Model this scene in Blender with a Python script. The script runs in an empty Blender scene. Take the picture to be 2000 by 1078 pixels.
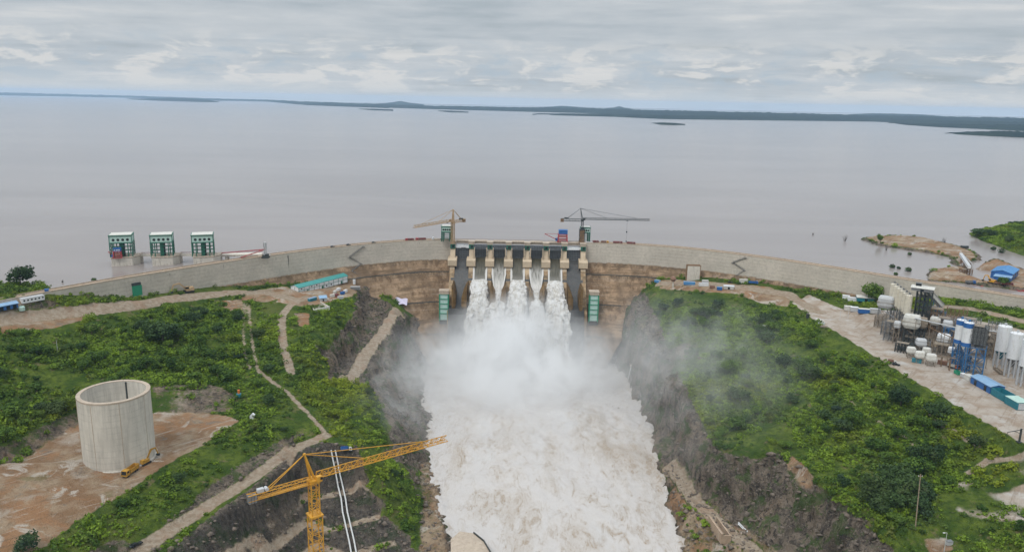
import bpy, bmesh, math, random
import numpy as np
from mathutils import Vector, Matrix, geometry

random.seed(7)
RNG = np.random.default_rng(7)
SC = bpy.context.scene
COL = SC.collection
PI = math.pi

# ------------------------------------------------------------------ camera
FOC, CAMZ = 1500.0, 145.0            # focal length in pixels of a 2000 px wide frame; metres above the dam crest (z = 0)
PITCH, ROLL = math.radians(12.84), math.radians(1.15)
cam_data = bpy.data.cameras.new('camera')
cam = bpy.data.objects.new('camera', cam_data)
COL.objects.link(cam)
cam_data.sensor_width = 36.0
cam_data.lens = 36.0 * FOC / 2000.0
cam_data.clip_start = 1.0
cam_data.clip_end = 200000.0
cam.matrix_world = (Matrix.Translation((0, 0, CAMZ)) @ Matrix.Rotation(PI / 2 - PITCH, 4, 'X')
                    @ Matrix.Rotation(ROLL, 4, 'Z'))
SC.camera = cam
CR = np.array((Matrix.Rotation(PI / 2 - PITCH, 3, 'X') @ Matrix.Rotation(ROLL, 3, 'Z')))

# ------------------------------------------------------------------ render settings, exposure
SC.render.engine = 'CYCLES'
SC.view_settings.view_transform = 'Standard'
SC.view_settings.look = 'None'
SC.view_settings.exposure = 0.0
SC.view_settings.gamma = 1.0
SC.cycles.use_denoising = True
SC.cycles.max_bounces = 14
SC.cycles.diffuse_bounces = 3
SC.cycles.glossy_bounces = 3
SC.cycles.transparent_max_bounces = 8
SC.cycles.volume_bounces = 10
SC.cycles.volume_step_rate = 1.0
SC.cycles.volume_max_steps = 256
SC.cycles.use_adaptive_sampling = True
SC.cycles.adaptive_threshold = 0.02


# ------------------------------------------------------------------ node helper
class NT:
    """A thin wrapper that adds nodes and links to one node tree."""
    def __init__(s, tree):
        s.t = tree
        tree.nodes.clear()

    def n(s, kind, props=None, **ins):
        nd = s.t.nodes.new(kind)
        for k, v in (props or {}).items():
            setattr(nd, k, v)
        for k, v in ins.items():
            key = int(k[1:]) if k[0] == 'i' and k[1:].isdigit() else k.replace('_', ' ')
            s.put(nd.inputs[key], v)
        return nd

    def put(s, sock, v):
        if isinstance(v, bpy.types.NodeSocket):
            s.t.links.new(v, sock)
        elif isinstance(v, bpy.types.Node):
            s.t.links.new(v.outputs[0], sock)
        else:
            sock.default_value = v

    def math(s, op, a, b=0.0, c=None, clamp=False):
        nd = s.t.nodes.new('ShaderNodeMath')
        nd.operation = op
        nd.use_clamp = clamp
        s.put(nd.inputs[0], a)
        s.put(nd.inputs[1], b)
        if c is not None:
            s.put(nd.inputs[2], c)
        return nd.outputs[0]

    def vmath(s, op, a, b=(0, 0, 0)):
        nd = s.t.nodes.new('ShaderNodeVectorMath')
        nd.operation = op
        s.put(nd.inputs[0], a)
        s.put(nd.inputs[1], b)
        return nd.outputs[1] if op in ('LENGTH', 'DOT_PRODUCT', 'DISTANCE') else nd.outputs[0]

    def noise(s, vec, scale, detail=4.0, rough=0.55, dist=0.0):
        nd = s.n('ShaderNodeTexNoise', Scale=scale, Detail=detail, Roughness=rough, Distortion=dist)
        if vec is not None:
            s.put(nd.inputs['Vector'], vec)
        return nd.outputs[0]

    def step(s, v, lo, hi, a=0.0, b=1.0):
        nd = s.n('ShaderNodeMapRange', {'interpolation_type': 'SMOOTHSTEP'}, i0=v, i1=lo, i2=hi, i3=a, i4=b)
        return nd.outputs[0]

    def mix(s, f, a, b, mode='MIX'):
        nd = s.t.nodes.new('ShaderNodeMix')
        nd.data_type = 'RGBA'
        nd.blend_type = mode
        s.put(nd.inputs[0], f)
        for sock, v in ((nd.inputs[6], a), (nd.inputs[7], b)):
            if isinstance(v, (tuple, list)) and len(v) == 3:
                v = (*v, 1.0)
            s.put(sock, v)
        return nd.outputs[2]

    def scale(s, vec, sx, sy, sz):
        return s.vmath('MULTIPLY', vec, (sx, sy, sz))


# ------------------------------------------------------------------ world: hazy sky behind a deck of broken cloud
SUN_EL, SUN_AZ = math.radians(52), math.radians(215)     # azimuth: direction the light comes from, clockwise from +Y
world = bpy.data.worlds.new('World')
SC.world = world
world.use_nodes = True
w = NT(world.node_tree)
sky = w.n('ShaderNodeTexSky', {'sky_type': 'NISHITA', 'sun_disc': False, 'sun_elevation': SUN_EL,
                               'sun_rotation': SUN_AZ, 'altitude': 200.0, 'air_density': 1.4, 'dust_density': 2.0})
bg_sky = w.n('ShaderNodeBackground', Color=sky, Strength=0.075)
direc = w.n('ShaderNodeTexCoord').outputs['Generated']
sep = w.n('ShaderNodeSeparateXYZ', Vector=direc)
dz = w.math('MAXIMUM', sep.outputs[2], 0.0)
inv = w.math('DIVIDE', 1.0, w.math('ADD', dz, 0.055))
px_ = w.math('MULTIPLY', sep.outputs[0], inv)
py_ = w.math('MULTIPLY', sep.outputs[1], inv)
cl = w.n('ShaderNodeCombineXYZ', X=px_, Y=py_, Z=0.0).outputs[0]
dirA = w.n('ShaderNodeCombineXYZ', X=w.math('MULTIPLY', sep.outputs[0], 2.6), Y=w.math('MULTIPLY', sep.outputs[1], 2.6), Z=w.math('MULTIPLY', dz, 30.0)).outputs[0]
dirB = w.n('ShaderNodeCombineXYZ', X=w.math('MULTIPLY', sep.outputs[0], 15.0), Y=w.math('MULTIPLY', sep.outputs[1], 15.0), Z=w.math('MULTIPLY', dz, 50.0)).outputs[0]
dirC = w.n('ShaderNodeCombineXYZ', X=w.math('MULTIPLY', sep.outputs[0], 9.0), Y=w.math('MULTIPLY', sep.outputs[1], 9.0), Z=w.math('MULTIPLY', dz, 44.0)).outputs[0]
big = w.noise(dirA, 1.0, 8.0, 0.58, 0.35)                 # broad thin shelves of cloud
mid = w.noise(dirC, 1.0, 8.0, 0.58, 0.25)
cum = w.noise(dirB, 1.0, 9.0, 0.60, 0.3)                  # heaps low over the horizon
wisp = w.noise(w.scale(cl, 0.45, 1.3, 1), 1.0, 7.0, 0.60, 0.6)   # streaks in perspective
lo_band = w.math('MULTIPLY', w.step(dz, 0.085, 0.045), w.step(dz, 0.0, 0.014, .35, 1.0))
shade = w.math('ADD', w.math('MULTIPLY', big, .48), w.math('MULTIPLY', mid, .30))
shade = w.math('ADD', shade, w.math('MULTIPLY', wisp, 0.22))
tone = w.step(shade, 0.37, 0.57)
ccol = w.mix(tone, (0.420, 0.476, 0.525), (0.556, 0.594, 0.626))
ccol = w.mix(w.step(shade, 0.53, 0.62, 0, .75), ccol, (0.68, 0.69, 0.695))
ccol = w.mix(w.math('MULTIPLY', w.step(cum, .47, .36), w.math('MULTIPLY', lo_band, .75)), ccol, (0.44, 0.52, 0.59))
ccol = w.mix(w.math('MULTIPLY', w.step(cum, .50, .60), w.math('MULTIPLY', lo_band, .80)), ccol, (0.72, 0.715, 0.70))
ccol = w.mix(w.step(dz, 0.028, 0.0, 0.0, 0.7), ccol, (0.64, 0.65, 0.64))
zen = w.step(dz, 0.20, 0.9, 1.0, 2.5)                     # an overcast sky is brightest overhead
bg_cloud = w.n('ShaderNodeBackground', Color=ccol, Strength=zen)
cover = w.step(shade, 0.33, 0.47, 0.82, 1.0)
mixs = w.n('ShaderNodeMixShader', i0=cover, i1=bg_sky.outputs[0], i2=bg_cloud.outputs[0])
w.n('ShaderNodeOutputWorld', Surface=mixs.outputs[0])

sun_data = bpy.data.lights.new('sun', 'SUN')
sun_data.energy = 1.45
sun_data.angle = math.radians(18)
sun_data.color = (1.0, 0.965, 0.91)
sun = bpy.data.objects.new('sun', sun_data)
COL.objects.link(sun)
sdir = Vector((math.sin(SUN_AZ) * math.cos(SUN_EL), math.cos(SUN_AZ) * math.cos(SUN_EL), math.sin(SUN_EL)))
sun.rotation_euler = sdir.to_track_quat('Z', 'Y').to_euler()
sun.location = (0, 0, 400)


# ------------------------------------------------------------------ placing helpers: a pixel of the 2000 px frame on a level plane
def W(px, py, z):
    d = CR @ np.array([(px - 1000) / FOC, (539 - py) / FOC, -1.0])
    t = (z - CAMZ) / d[2]
    return np.array([d[0] * t, d[1] * t, z])


def proj(p):
    q = (np.asarray(p, float) - np.array([0, 0, CAMZ])) @ CR
    dep = -q[..., 2]
    return 1000 + FOC * q[..., 0] / dep, 539 - FOC * q[..., 1] / dep, dep


# ------------------------------------------------------------------ objects
def tag(o, label=None, cat=None, group=None, kind=None):
    if label: o['label'] = label
    if cat: o['category'] = cat
    if group: o['group'] = group
    if kind: o['kind'] = kind
    return o


def thing(name, label, cat, loc, rz=0.0, group=None):
    o = bpy.data.objects.new(name, None)
    o.empty_display_size = 1.0
    COL.objects.link(o)
    o.location = [float(v) for v in loc]
    o.rotation_euler = (0, 0, rz)
    return tag(o, label, cat, group)


def children_of(o):
    return [c for c in bpy.data.objects if c.parent == o]


def copy_tree(o, parent=None, kids=None):
    c = o.copy()
    COL.objects.link(c)
    c.parent = parent
    for ch in (kids or children_of)(o):
        copy_tree(ch, c, kids)
    return c


class MB:
    """Collects boxes, bars and tubes into one mesh."""
    def __init__(s):
        s.v, s.f = [], []

    def add(s, vs, fs):
        b = len(s.v)
        s.v += [tuple(float(c) for c in v) for v in vs]
        s.f += [tuple(i + b for i in f) for f in fs]
        return s

    def box(s, c, size, rz=0.0):
        x, y, z = (k / 2 for k in size)
        co, si = math.cos(rz), math.sin(rz)
        vs = []
        for k in (-z, z):
            for a, b in ((-x, -y), (x, -y), (x, y), (-x, y)):
                vs.append((c[0] + a * co - b * si, c[1] + a * si + b * co, c[2] + k))
        return s.add(vs, [(3, 2, 1, 0), (4, 5, 6, 7), (0, 1, 5, 4), (1, 2, 6, 5), (2, 3, 7, 6), (3, 0, 4, 7)])

    def beam(s, p, q, w_, h_=None):
        h_ = h_ or w_
        p, q = Vector(p), Vector(q)
        d = (q - p)
        if d.length < 1e-6: return s
        d.normalize()
        up = Vector((0, 0, 1)) if abs(d.z) < 0.95 else Vector((0, 1, 0))
        a = d.cross(up).normalized() * (w_ / 2)
        b = a.cross(d).normalized() * (h_ / 2)
        vs = [e + m for e in (p, q) for m in (-a - b, a - b, a + b, -a + b)]
        return s.add(vs, [(3, 2, 1, 0), (4, 5, 6, 7), (0, 1, 5, 4), (1, 2, 6, 5), (2, 3, 7, 6), (3, 0, 4, 7)])

    def tube(s, p, q, r1, r2=None, n=12, caps=True):
        r2 = r1 if r2 is None else r2
        p, q = Vector(p), Vector(q)
        d = (q - p).normalized()
        up = Vector((0, 0, 1)) if abs(d.z) < 0.95 else Vector((0, 1, 0))
        a = d.cross(up).normalized()
        b = d.cross(a)
        vs = []
        for e, r in ((p, r1), (q, r2)):
            for i in range(n):
                t = 2 * PI * i / n
                vs.append(e + a * (r * math.cos(t)) + b * (r * math.sin(t)))
        fs = [(i, (i + 1) % n, n + (i + 1) % n, n + i) for i in range(n)]
        if caps:
            fs += [tuple(range(n))[::-1], tuple(range(n, 2 * n))]
        return s.add(vs, fs)

    def lathe(s, prof, c=(0, 0, 0), n=32):
        """prof: (radius, z) pairs from bottom to top, open at both ends unless radius 0."""
        vs = []
        for r, z in prof:
            for i in range(n):
                t = 2 * PI * i / n
                vs.append((c[0] + r * math.cos(t), c[1] + r * math.sin(t), c[2] + z))
        fs = []
        for k in range(len(prof) - 1):
            for i in range(n):
                j = (i + 1) % n
                fs.append((k * n + i, k * n + j, (k + 1) * n + j, (k + 1) * n + i))
        return s.add(vs, fs)

    def prism(s, pts, p0, axis_u, axis_v, ext):
        """polygon pts (u, v) at p0 in the plane axis_u/axis_v, pushed along ext."""
        p0, u, v, e = Vector(p0), Vector(axis_u), Vector(axis_v), Vector(ext)
        n = len(pts)
        a = [p0 + u * x + v * y for x, y in pts]
        vs = a + [k + e for k in a]
        fs = [tuple(range(n))[::-1], tuple(range(n, 2 * n))]
        fs += [(i, (i + 1) % n, n + (i + 1) % n, n + i) for i in range(n)]
        return s.add(vs, fs)

    def lattice(s, p, q, wid, seg, leg, brace, tri=False):
        """an open truss mast or jib from p to q: square, or three-chord with the apex up."""
        p, q = Vector(p), Vector(q)
        d = (q - p)
        L = d.length
        d.normalize()
        up = Vector((0, 0, 1)) if abs(d.z) < 0.95 else Vector((0, 1, 0))
        a = d.cross(up).normalized()
        b = a.cross(d).normalized()
        if tri:
            off = [a * (-wid / 2), a * (wid / 2), b * (wid * 1.1)]
        else:
            off = [(-a - b) * (wid / 2), (a - b) * (wid / 2), (a + b) * (wid / 2), (-a + b) * (wid / 2)]
        n = max(1, int(round(L / seg)))
        k = len(off)
        for o in off:
            s.beam(p + o, q + o, leg)
        for i in range(n):
            e0, e1 = p + d * (L * i / n), p + d * (L * (i + 1) / n)
            for j in range(k):
                o0, o1 = off[j], off[(j + 1) % k]
                s.beam(e0 + o0, e0 + o1, brace)
                if i % 2: o0, o1 = o1, o0
                s.beam(e0 + o0, e1 + o1, brace)
        return s

    def mesh(s, name):
        me = bpy.data.meshes.new(name)
        me.from_pydata(s.v, [], s.f)
        me.update()
        return me

    def build(s, name, mat, parent=None, smooth=False):
        me = s.mesh(name)
        if smooth:
            me.polygons.foreach_set('use_smooth', [True] * len(me.polygons))
        if mat is not None:
            me.materials.append(mat)
        o = bpy.data.objects.new(name, me)
        COL.objects.link(o)
        o.parent = parent
        return o


def mesh_np(name, verts, faces, mat=None, smooth=False):
    """verts (N,3), faces (M,k) as numpy arrays."""
    me = bpy.data.meshes.new(name)
    m, k = faces.shape
    me.vertices.add(len(verts))
    me.vertices.foreach_set('co', np.ascontiguousarray(verts, np.float32).ravel())
    me.loops.add(m * k)
    me.loops.foreach_set('vertex_index', np.ascontiguousarray(faces, np.int32).ravel())
    me.polygons.add(m)
    me.polygons.foreach_set('loop_start', np.arange(m, dtype=np.int32) * k)
    me.polygons.foreach_set('loop_total', np.full(m, k, np.int32))
    if smooth:
        me.polygons.foreach_set('use_smooth', np.ones(m, bool))
    me.update(calc_edges=True)
    if mat is not None:
        me.materials.append(mat)
    return me


def link(name, me, parent=None):
    o = bpy.data.objects.new(name, me)
    COL.objects.link(o)
    o.parent = parent
    return o


# ------------------------------------------------------------------ numpy value noise
def vnoise(p, seed=0):
    p = np.asarray(p, np.float64)
    i = np.floor(p).astype(np.int64)
    f = p - i
    u = f * f * (3 - 2 * f)

    def h(ix, iy, iz):
        n = (ix * 374761393 + iy * 668265263 + iz * 2147483647 + seed * 974634777) & 0xffffffff
        n = ((n ^ (n >> 13)) * 1274126177) & 0xffffffff
        n = ((n ^ (n >> 16)) * 2246822519) & 0xffffffff
        return ((n ^ (n >> 15)) & 0xffff) / 65535.0
    x, y, z = i[:, 0], i[:, 1], i[:, 2]
    r = 0
    for dx in (0, 1):
        for dy in (0, 1):
            for dz_ in (0, 1):
                wgt = (u[:, 0] if dx else 1 - u[:, 0]) * (u[:, 1] if dy else 1 - u[:, 1]) * (u[:, 2] if dz_ else 1 - u[:, 2])
                r = r + wgt * h(x + dx, y + dy, z + dz_)
    return r * 2 - 1


def fbm(p, oct_=4, seed=0, gain=0.5):
    r, a, s = 0, 1.0, 0
    p = np.array(p, np.float64)
    for k in range(oct_):
        r = r + a * vnoise(p, seed + k * 17)
        s += a
        a *= gain
        p = p * 2.03 + 11.3
    return r / s


# ------------------------------------------------------------------ general materials
def material(name):
    m = bpy.data.materials.new(name)
    m.use_nodes = True
    return m, NT(m.node_tree)


def plain(name, col, rough=0.6, metal=0.0, var=0.18, nscale=0.6, dirt=None, dirt_amt=0.5, bump=0.0, rnd=0.0):
    """paint, metal or concrete: base colour broken up by two sizes of noise, optional dirt patches and per-object change."""
    m, t = material(name)
    pos = t.n('ShaderNodeTexCoord').outputs['Object']
    n1 = t.noise(pos, nscale, 5.0, 0.6)
    n2 = t.noise(pos, nscale * 6, 3.0, 0.6)
    f = t.step(t.math('ADD', t.math('MULTIPLY', n1, 0.65), t.math('MULTIPLY', n2, 0.35)), 0.3, 0.7)
    c = t.mix(f, tuple(k * (1 - var) for k in col), tuple(min(1, k * (1 + var)) for k in col))
    if dirt:
        pz = t.scale(pos, 1.0, 1.0, 0.25)
        c = t.mix(t.step(t.noise(pz, nscale * 2.1, 6.0, 0.65), 0.50, 0.72, 0.0, dirt_amt), c, dirt)
    if rnd:
        r = t.n('ShaderNodeObjectInfo').outputs['Random']
        c = t.mix(t.math('MULTIPLY', r, rnd), c, tuple(k * 0.45 for k in col))
    b = t.n('ShaderNodeBsdfPrincipled', Base_Color=c, Roughness=rough, Metallic=metal)
    if bump:
        bp = t.n('ShaderNodeBump', Strength=bump, Distance=0.3, Height=n2)
        t.put(b.inputs['Normal'], bp.outputs[0])
    t.n('ShaderNodeOutputMaterial', Surface=b.outputs[0])
    return m

# ================================================================== DAM AXIS (plan of the crest's downstream edge)
CREST_PX = [(95, 572), (200, 552.5), (290, 536), (420, 517.5), (560, 497), (640, 485.5), (700, 478.5), (760, 474.8), (800, 473.2), (885, 472),
            (1010, 473), (1135, 474.5), (1200, 476.5), (1260, 480), (1330, 486), (1400, 493), (1480, 503), (1560, 514.5), (1630, 525.5), (1700, 537),
            (1780, 549.5), (1850, 561), (1930, 573), (2000, 583), (2090, 597)]
_cx = np.array([W(a, b, 0)[:2] for a, b in CREST_PX])
_cp = np.array([a for a, b in CREST_PX], float)
# a smooth line through the measured points: two arcs and the straight spillway between them
SX0, SX1, SY = -63.5, 73.5, 797.0
_k = np.linspace(SX0 - 1e-6, -430, 300)


def _fit(side):
    m = (_cx[:, 0] < SX0) if side < 0 else (_cx[:, 0] > SX1)
    x0 = SX0 if side < 0 else SX1
    dx = np.abs(_cx[m, 0] - x0)
    dy = SY - _cx[m, 1]
    A = np.stack([dx ** 2, dx ** 3, dx ** 4], 1)
    return np.linalg.lstsq(A, dy, rcond=None)[0]


_cl, _cr = _fit(-1), _fit(1)


def crest_y(x):
    x = np.asarray(x, float)
    dl, dr = np.maximum(SX0 - x, 0), np.maximum(x - SX1, 0)
    return SY - (_cl[0] * dl ** 2 + _cl[1] * dl ** 3 + _cl[2] * dl ** 4) - (_cr[0] * dr ** 2 + _cr[1] * dr ** 3 + _cr[2] * dr ** 4)


def crest_n(x):
    """unit normal of the axis, pointing downstream."""
    s = (crest_y(x + .5) - crest_y(x - .5))
    n = np.array([s, -1.0])
    return n / np.hypot(*n)


def crest_pt(x, off=0.0, z=0.0):
    n = crest_n(x)
    return np.array([x + n[0] * off, float(crest_y(x)) + n[1] * off, z])


def face_off(z):
    """how far the downstream face stands out from the crest edge at height z."""
    if z > -20: return 0.0
    o = 0.9
    o += 0.72 * (-20 - max(z, -1e9))
    if z < -31: o += 1.6
    if z < -58: o += 1.8
    if z < -86: o += 1.8
    return o


def crest_from_px(px):
    return float(np.interp(px, _cp, _cx[:, 0]))


# ================================================================== TERRAIN
WATER_Z, RIVER_Z = -5.0, -113.0
TP = []                                                        # control points of the ground


def line(pts, z=None, step=9.0):
    """a break line given as pixels on a known height."""
    q = [W(p[0], p[1], p[2] if len(p) > 2 else z) for p in pts]
    for a, b in zip(q, q[1:]):
        n = max(1, int(np.linalg.norm(b[:2] - a[:2]) / step))
        for i in range(n):
            TP.append(a + (b - a) * i / n)
    TP.append(q[-1])


def wline(pts, step=9.0):
    q = [np.array(p, float) for p in pts]
    for a, b in zip(q, q[1:]):
        n = max(1, int(np.linalg.norm(b[:2] - a[:2]) / step))
        for i in range(n):
            TP.append(a + (b - a) * i / n)
    TP.append(q[-1])


# ground along the foot of the dam, left wing, gorge, right wing
FOOT = [(40, 0.2), (95, -0.4), (150, -5), (200, -11), (268, -17), (330, -16.8), (400, -19), (480, -24), (560, -28), (640, -32), (700, -36.5), (730, -48),
        (765, -58), (790, -75), (806, -88), (830, -104), (850, -114)]
FOOT_R = [(1150, -114), (1172, -96), (1195, -78), (1222, -60), (1255, -45), (1290, -33), (1340, -28), (1400, -25), (1480, -23.5), (1560, -23.5), (1650, -23), (1700, -22),
          (1770, -17), (1810, -12.5), (1900, -8.6), (2000, -8), (2090, -6)]
for tab in (FOOT, FOOT_R):
    xs = [crest_from_px(a) if a > 60 else -372.0 for a, _ in tab]
    prev = None
    for x, (a, z) in zip(xs, tab):
        cur = (x, z)
        if prev:
            n = max(1, int(abs(x - prev[0]) / 8))
            for i in range(n):
                f = i / n
                xx, zz = prev[0] + (x - prev[0]) * f, prev[1] + (z - prev[1]) * f
                TP.append(crest_pt(xx, face_off(zz) + 0.3, zz))
                TP.append(crest_pt(xx, -7.5, min(zz, -14.0) if zz < -1 else zz))
                TP.append(crest_pt(xx, -24, -15.0 if zz < -1 else zz - 2))
        prev = cur
# ---- left bank, below the dam
line([(-60, 640, -10), (0, 627, -11), (100, 612, -13), (200, 600, -15), (330, 583, -19), (430, 574, -23), (520, 571, -27.5), (570, 574, -29.5)])
line([(-60, 668, -14), (0, 650, -15), (160, 625, -19), (300, 606, -24), (400, 596, -27), (470, 594, -28.5), (530, 592, -30), (575, 597, -31.5), (640, 596, -36), (690, 575, -38)])
line([(-60, 740, -25), (0, 720, -27), (150, 700, -31), (300, 680, -35), (440, 665, -37.5)])
line([(-60, 820, -36), (0, 800, -38), (150, 768, -42), (300, 755, -44), (440, 735, -47)])
line([(-60, 905, -43), (0, 868, -43), (90, 826, -43.5), (165, 792, -44), (290, 768, -45), (380, 760, -46.5), (455, 772, -49.5)])
line([(-60, 930, -50.5), (0, 905, -51), (90, 868, -51), (160, 830, -51.2), (300, 806, -51.5), (400, 806, -52), (446, 816, -52.3)])
line([(-60, 1060, -51), (0, 1040, -51), (100, 1010, -51.5), (210, 965, -52), (300, 920, -52), (380, 872, -52.2), (446, 822, -52.5)])
TP.append(W(235, 900, -51.5))
line([(40, 1090, -54), (120, 1050, -55), (220, 1000, -56), (330, 940, -56), (430, 880, -56), (520, 830, -56), (560, 800, -56.5)])
line([(160, 1090, -60), (260, 1030, -60), (360, 970, -60), (460, 905, -59), (540, 850, -59), (598, 812, -58.5)])
line([(482, 600, -29.5), (480, 640, -34), (484, 690, -41.5), (508, 730, -48), (560, 764, -54), (600, 806, -58), (637, 846, -62)])
line([(575, 600, -31.5), (550, 628, -35), (553, 680, -43), (568, 724, -49.5)], step=6)
line([(600, 725, -50.5), (610, 690, -46), (620, 650, -42), (640, 612, -38)])
line([(250, 1090, -66), (400, 987, -65), (500, 922, -64), (560, 880, -63.3), (600, 856, -62.6), (636, 846, -62)], step=6)
line([(310, 1090, -66.4), (430, 1003, -65.4), (520, 944, -64.4), (575, 902, -63.7), (612, 880, -63), (655, 866, -62.6), (705, 878, -64)], step=6)
# benches of the powerhouse cut
line([(395, 1110, -78), (440, 1073, -79.5), (514, 1025, -85.5), (595, 966, -88), (632, 964, -88), (722, 950, -88)], step=4)
line([(410, 1115, -78.4), (455, 1080, -80), (525, 1033, -86), (600, 976, -88.4), (634, 973, -88.4), (724, 959, -88.4)], step=4)
line([(470, 1112, -93), (506, 1084, -95.5), (595, 1017, -98), (642, 1030, -98), (738, 1004, -98)], step=4)
line([(488, 1115, -93.4), (522, 1090, -95.9), (602, 1026, -98.4), (645, 1040, -98.4), (742, 1013, -98.4)], step=4)
line([(560, 1100, -105.5), (615, 1062, -105.5), (676, 1080, -105.5), (768, 1052, -105.5)], step=4)
line([(560, 1112, -105.9), (617, 1071, -105.9), (678, 1089, -105.9), (770, 1061, -105.9)], step=4)
line([(600, 1130, -112), (700, 1110, -112), (780, 1085, -112)], step=8)
# rocky left abutment with the haul road
line([(702, 556, -38.5), (694, 620, -46), (655, 680, -54), (636, 735, -60)], step=6)
line([(735, 590, -54.5), (700, 650, -62), (672, 695, -68), (648, 738, -72)], step=6)
line([(770, 606, -58), (735, 650, -63.5), (700, 695, -69), (662, 740, -72)], step=5)
line([(786, 616, -58.4), (756, 655, -64), (724, 695, -69.5), (690, 741, -72.4)], step=5)
line([(800, 655, -80), (780, 700, -91), (770, 745, -97)], step=7)
line([(826, 700, -109), (815, 760, -110), (816, 800, -110), (825, 850, -110), (838, 900, -110.5), (846, 960, -111), (860, 1020, -111), (876, 1090, -111)], step=7)
# the green knob and the slope below it
line([(610, 752, -59), (650, 756, -63), (690, 762, -67), (722, 768, -72)], step=6)
line([(650, 800, -62), (690, 810, -66), (722, 820, -70), (745, 828, -76)], step=6)
line([(640, 842, -62.3), (690, 852, -66), (730, 862, -73), (760, 872, -83)], step=6)
line([(735, 752, -79), (760, 810, -84), (785, 870, -92), (800, 930, -100)], step=6)
line([(705, 900, -68), (730, 915, -77), (765, 925, -87), (790, 950, -97)], step=6)
line([(735, 958, -86), (760, 965, -91), (790, 990, -100)], step=6)
line([(750, 1008, -98.5), (775, 1010, -101), (806, 1040, -106)], step=6)
line([(818, 905, -109), (824, 960, -110), (822, 1020, -110), (815, 1090, -111)], step=7)
# river bed edges
line([(836, 640, -119), (832, 700, -119), (842, 760, -119), (846, 800, -119), (848, 850, -119), (858, 900, -119), (866, 960, -119), (880, 1020, -119), (900, 1090, -119)], step=8)
line([(835, 690, -113), (827, 740, -113), (829, 800, -113), (834, 850, -113), (847, 900, -113), (854, 960, -113), (867, 1020, -113), (886, 1090, -113)], step=7)
line([(1165, 640, -119), (1185, 700, -119), (1205, 740, -119), (1245, 800, -119), (1260, 870, -119), (1273, 940, -119), (1298, 1020, -119), (1320, 1090, -119)], step=8)
line([(1192, 680, -113), (1222, 735, -113), (1262, 800, -113), (1275, 870, -113), (1289, 940, -113), (1314, 1020, -113), (1336, 1090, -113)], step=7)
wline([(0, 740, -120), (15, 600, -120), (25, 500, -120), (30, 400, -120), (30, 250, -120), (30, 100, -120)])
wline([(-36, 400, -113), (-30, 340, -113), (-28, 250, -113), (-30, 100, -113)])
wline([(100, 392, -113), (92, 300, -113), (88, 100, -113)])
wline([(-60, 370, -112), (-62, 300, -112), (-62, 100, -112)])
wline([(-140, 330, -112), (-150, 250, -112), (-150, 100, -112)])
wline([(-172, 318, -98), (-185, 240, -97), (-190, 100, -97)])
wline([(-180, 318, -87), (-205, 240, -81), (-210, 100, -81)])
wline([(-190, 290, -66), (-225, 200, -64), (-230, 100, -64)])
# ---- right bank
line([(1290, 552, -31), (1400, 562, -27.5), (1480, 567, -27), (1560, 584, -28), (1600, 600, -28)])
line([(1270, 575, -40), (1350, 592, -38), (1450, 612, -38), (1540, 622, -33), (1600, 662, -34), (1740, 748, -35), (1870, 822, -35), (1990, 890, -35.5), (2100, 960, -35.5)])
line([(1548, 598, -28.5), (1580, 618, -28.5), (1640, 652, -29.5), (1760, 728, -30), (1880, 799, -30), (1990, 862, -30), (2100, 930, -30)], step=7)
line([(1560, 592, -28), (1640, 610, -28), (1700, 640, -29), (1850, 690, -30), (2000, 760, -30), (2100, 800, -30)])
line([(1720, 606, -21.5), (1850, 624, -15.5), (2000, 657, -16), (2100, 690, -16)])
line([(1800, 592, -13), (1900, 600, -9.6), (2000, 616, -9), (2100, 636, -9)])
line([(1740, 626, -25), (1850, 645, -21.5), (2000, 695, -23), (2100, 730, -23)])
line([(1280, 630, -52), (1350, 660, -49), (1450, 690, -48), (1560, 720, -46), (1660, 790, -46), (1780, 860, -46), (1920, 930, -46), (2060, 1000, -46)])
line([(1330, 750, -62), (1420, 770, -59), (1520, 800, -57), (1640, 870, -55), (1760, 930, -53), (1900, 1000, -51), (2060, 1090, -50)])
line([(1246, 596, -50), (1240, 640, -62), (1268, 690, -66), (1310, 750, -68), (1345, 800, -69), (1375, 850, -71), (1402, 886, -72)], step=6)
line([(1222, 610, -62), (1218, 650, -78), (1240, 700, -86), (1290, 780, -92), (1330, 860, -95)], step=7)
line([(1402, 886, -72), (1470, 905, -70), (1528, 890, -66), (1562, 945, -68), (1640, 1015, -68), (1715, 1090, -68)], step=6)
line([(1500, 870, -62), (1600, 930, -60), (1700, 1000, -59), (1800, 1090, -58)], step=8)
line([(1198, 680, -110), (1228, 735, -109), (1268, 792, -107), (1292, 850, -106), (1313, 900, -104), (1372, 975, -101), (1440, 1022, -100), (1530, 1090, -99)], step=6)
line([(1300, 925, -105), (1340, 985, -102), (1400, 1042, -101), (1455, 1090, -100)], step=6)
line([(1420, 960, -90), (1500, 985, -86), (1580, 1030, -84), (1650, 1090, -84)], step=8)
wline([(160, 360, -100), (150, 300, -100), (145, 100, -100)])
wline([(195, 330, -68), (190, 250, -68), (185, 100, -68)])
wline([(240, 320, -55), (250, 250, -55), (250, 100, -55)])
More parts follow.
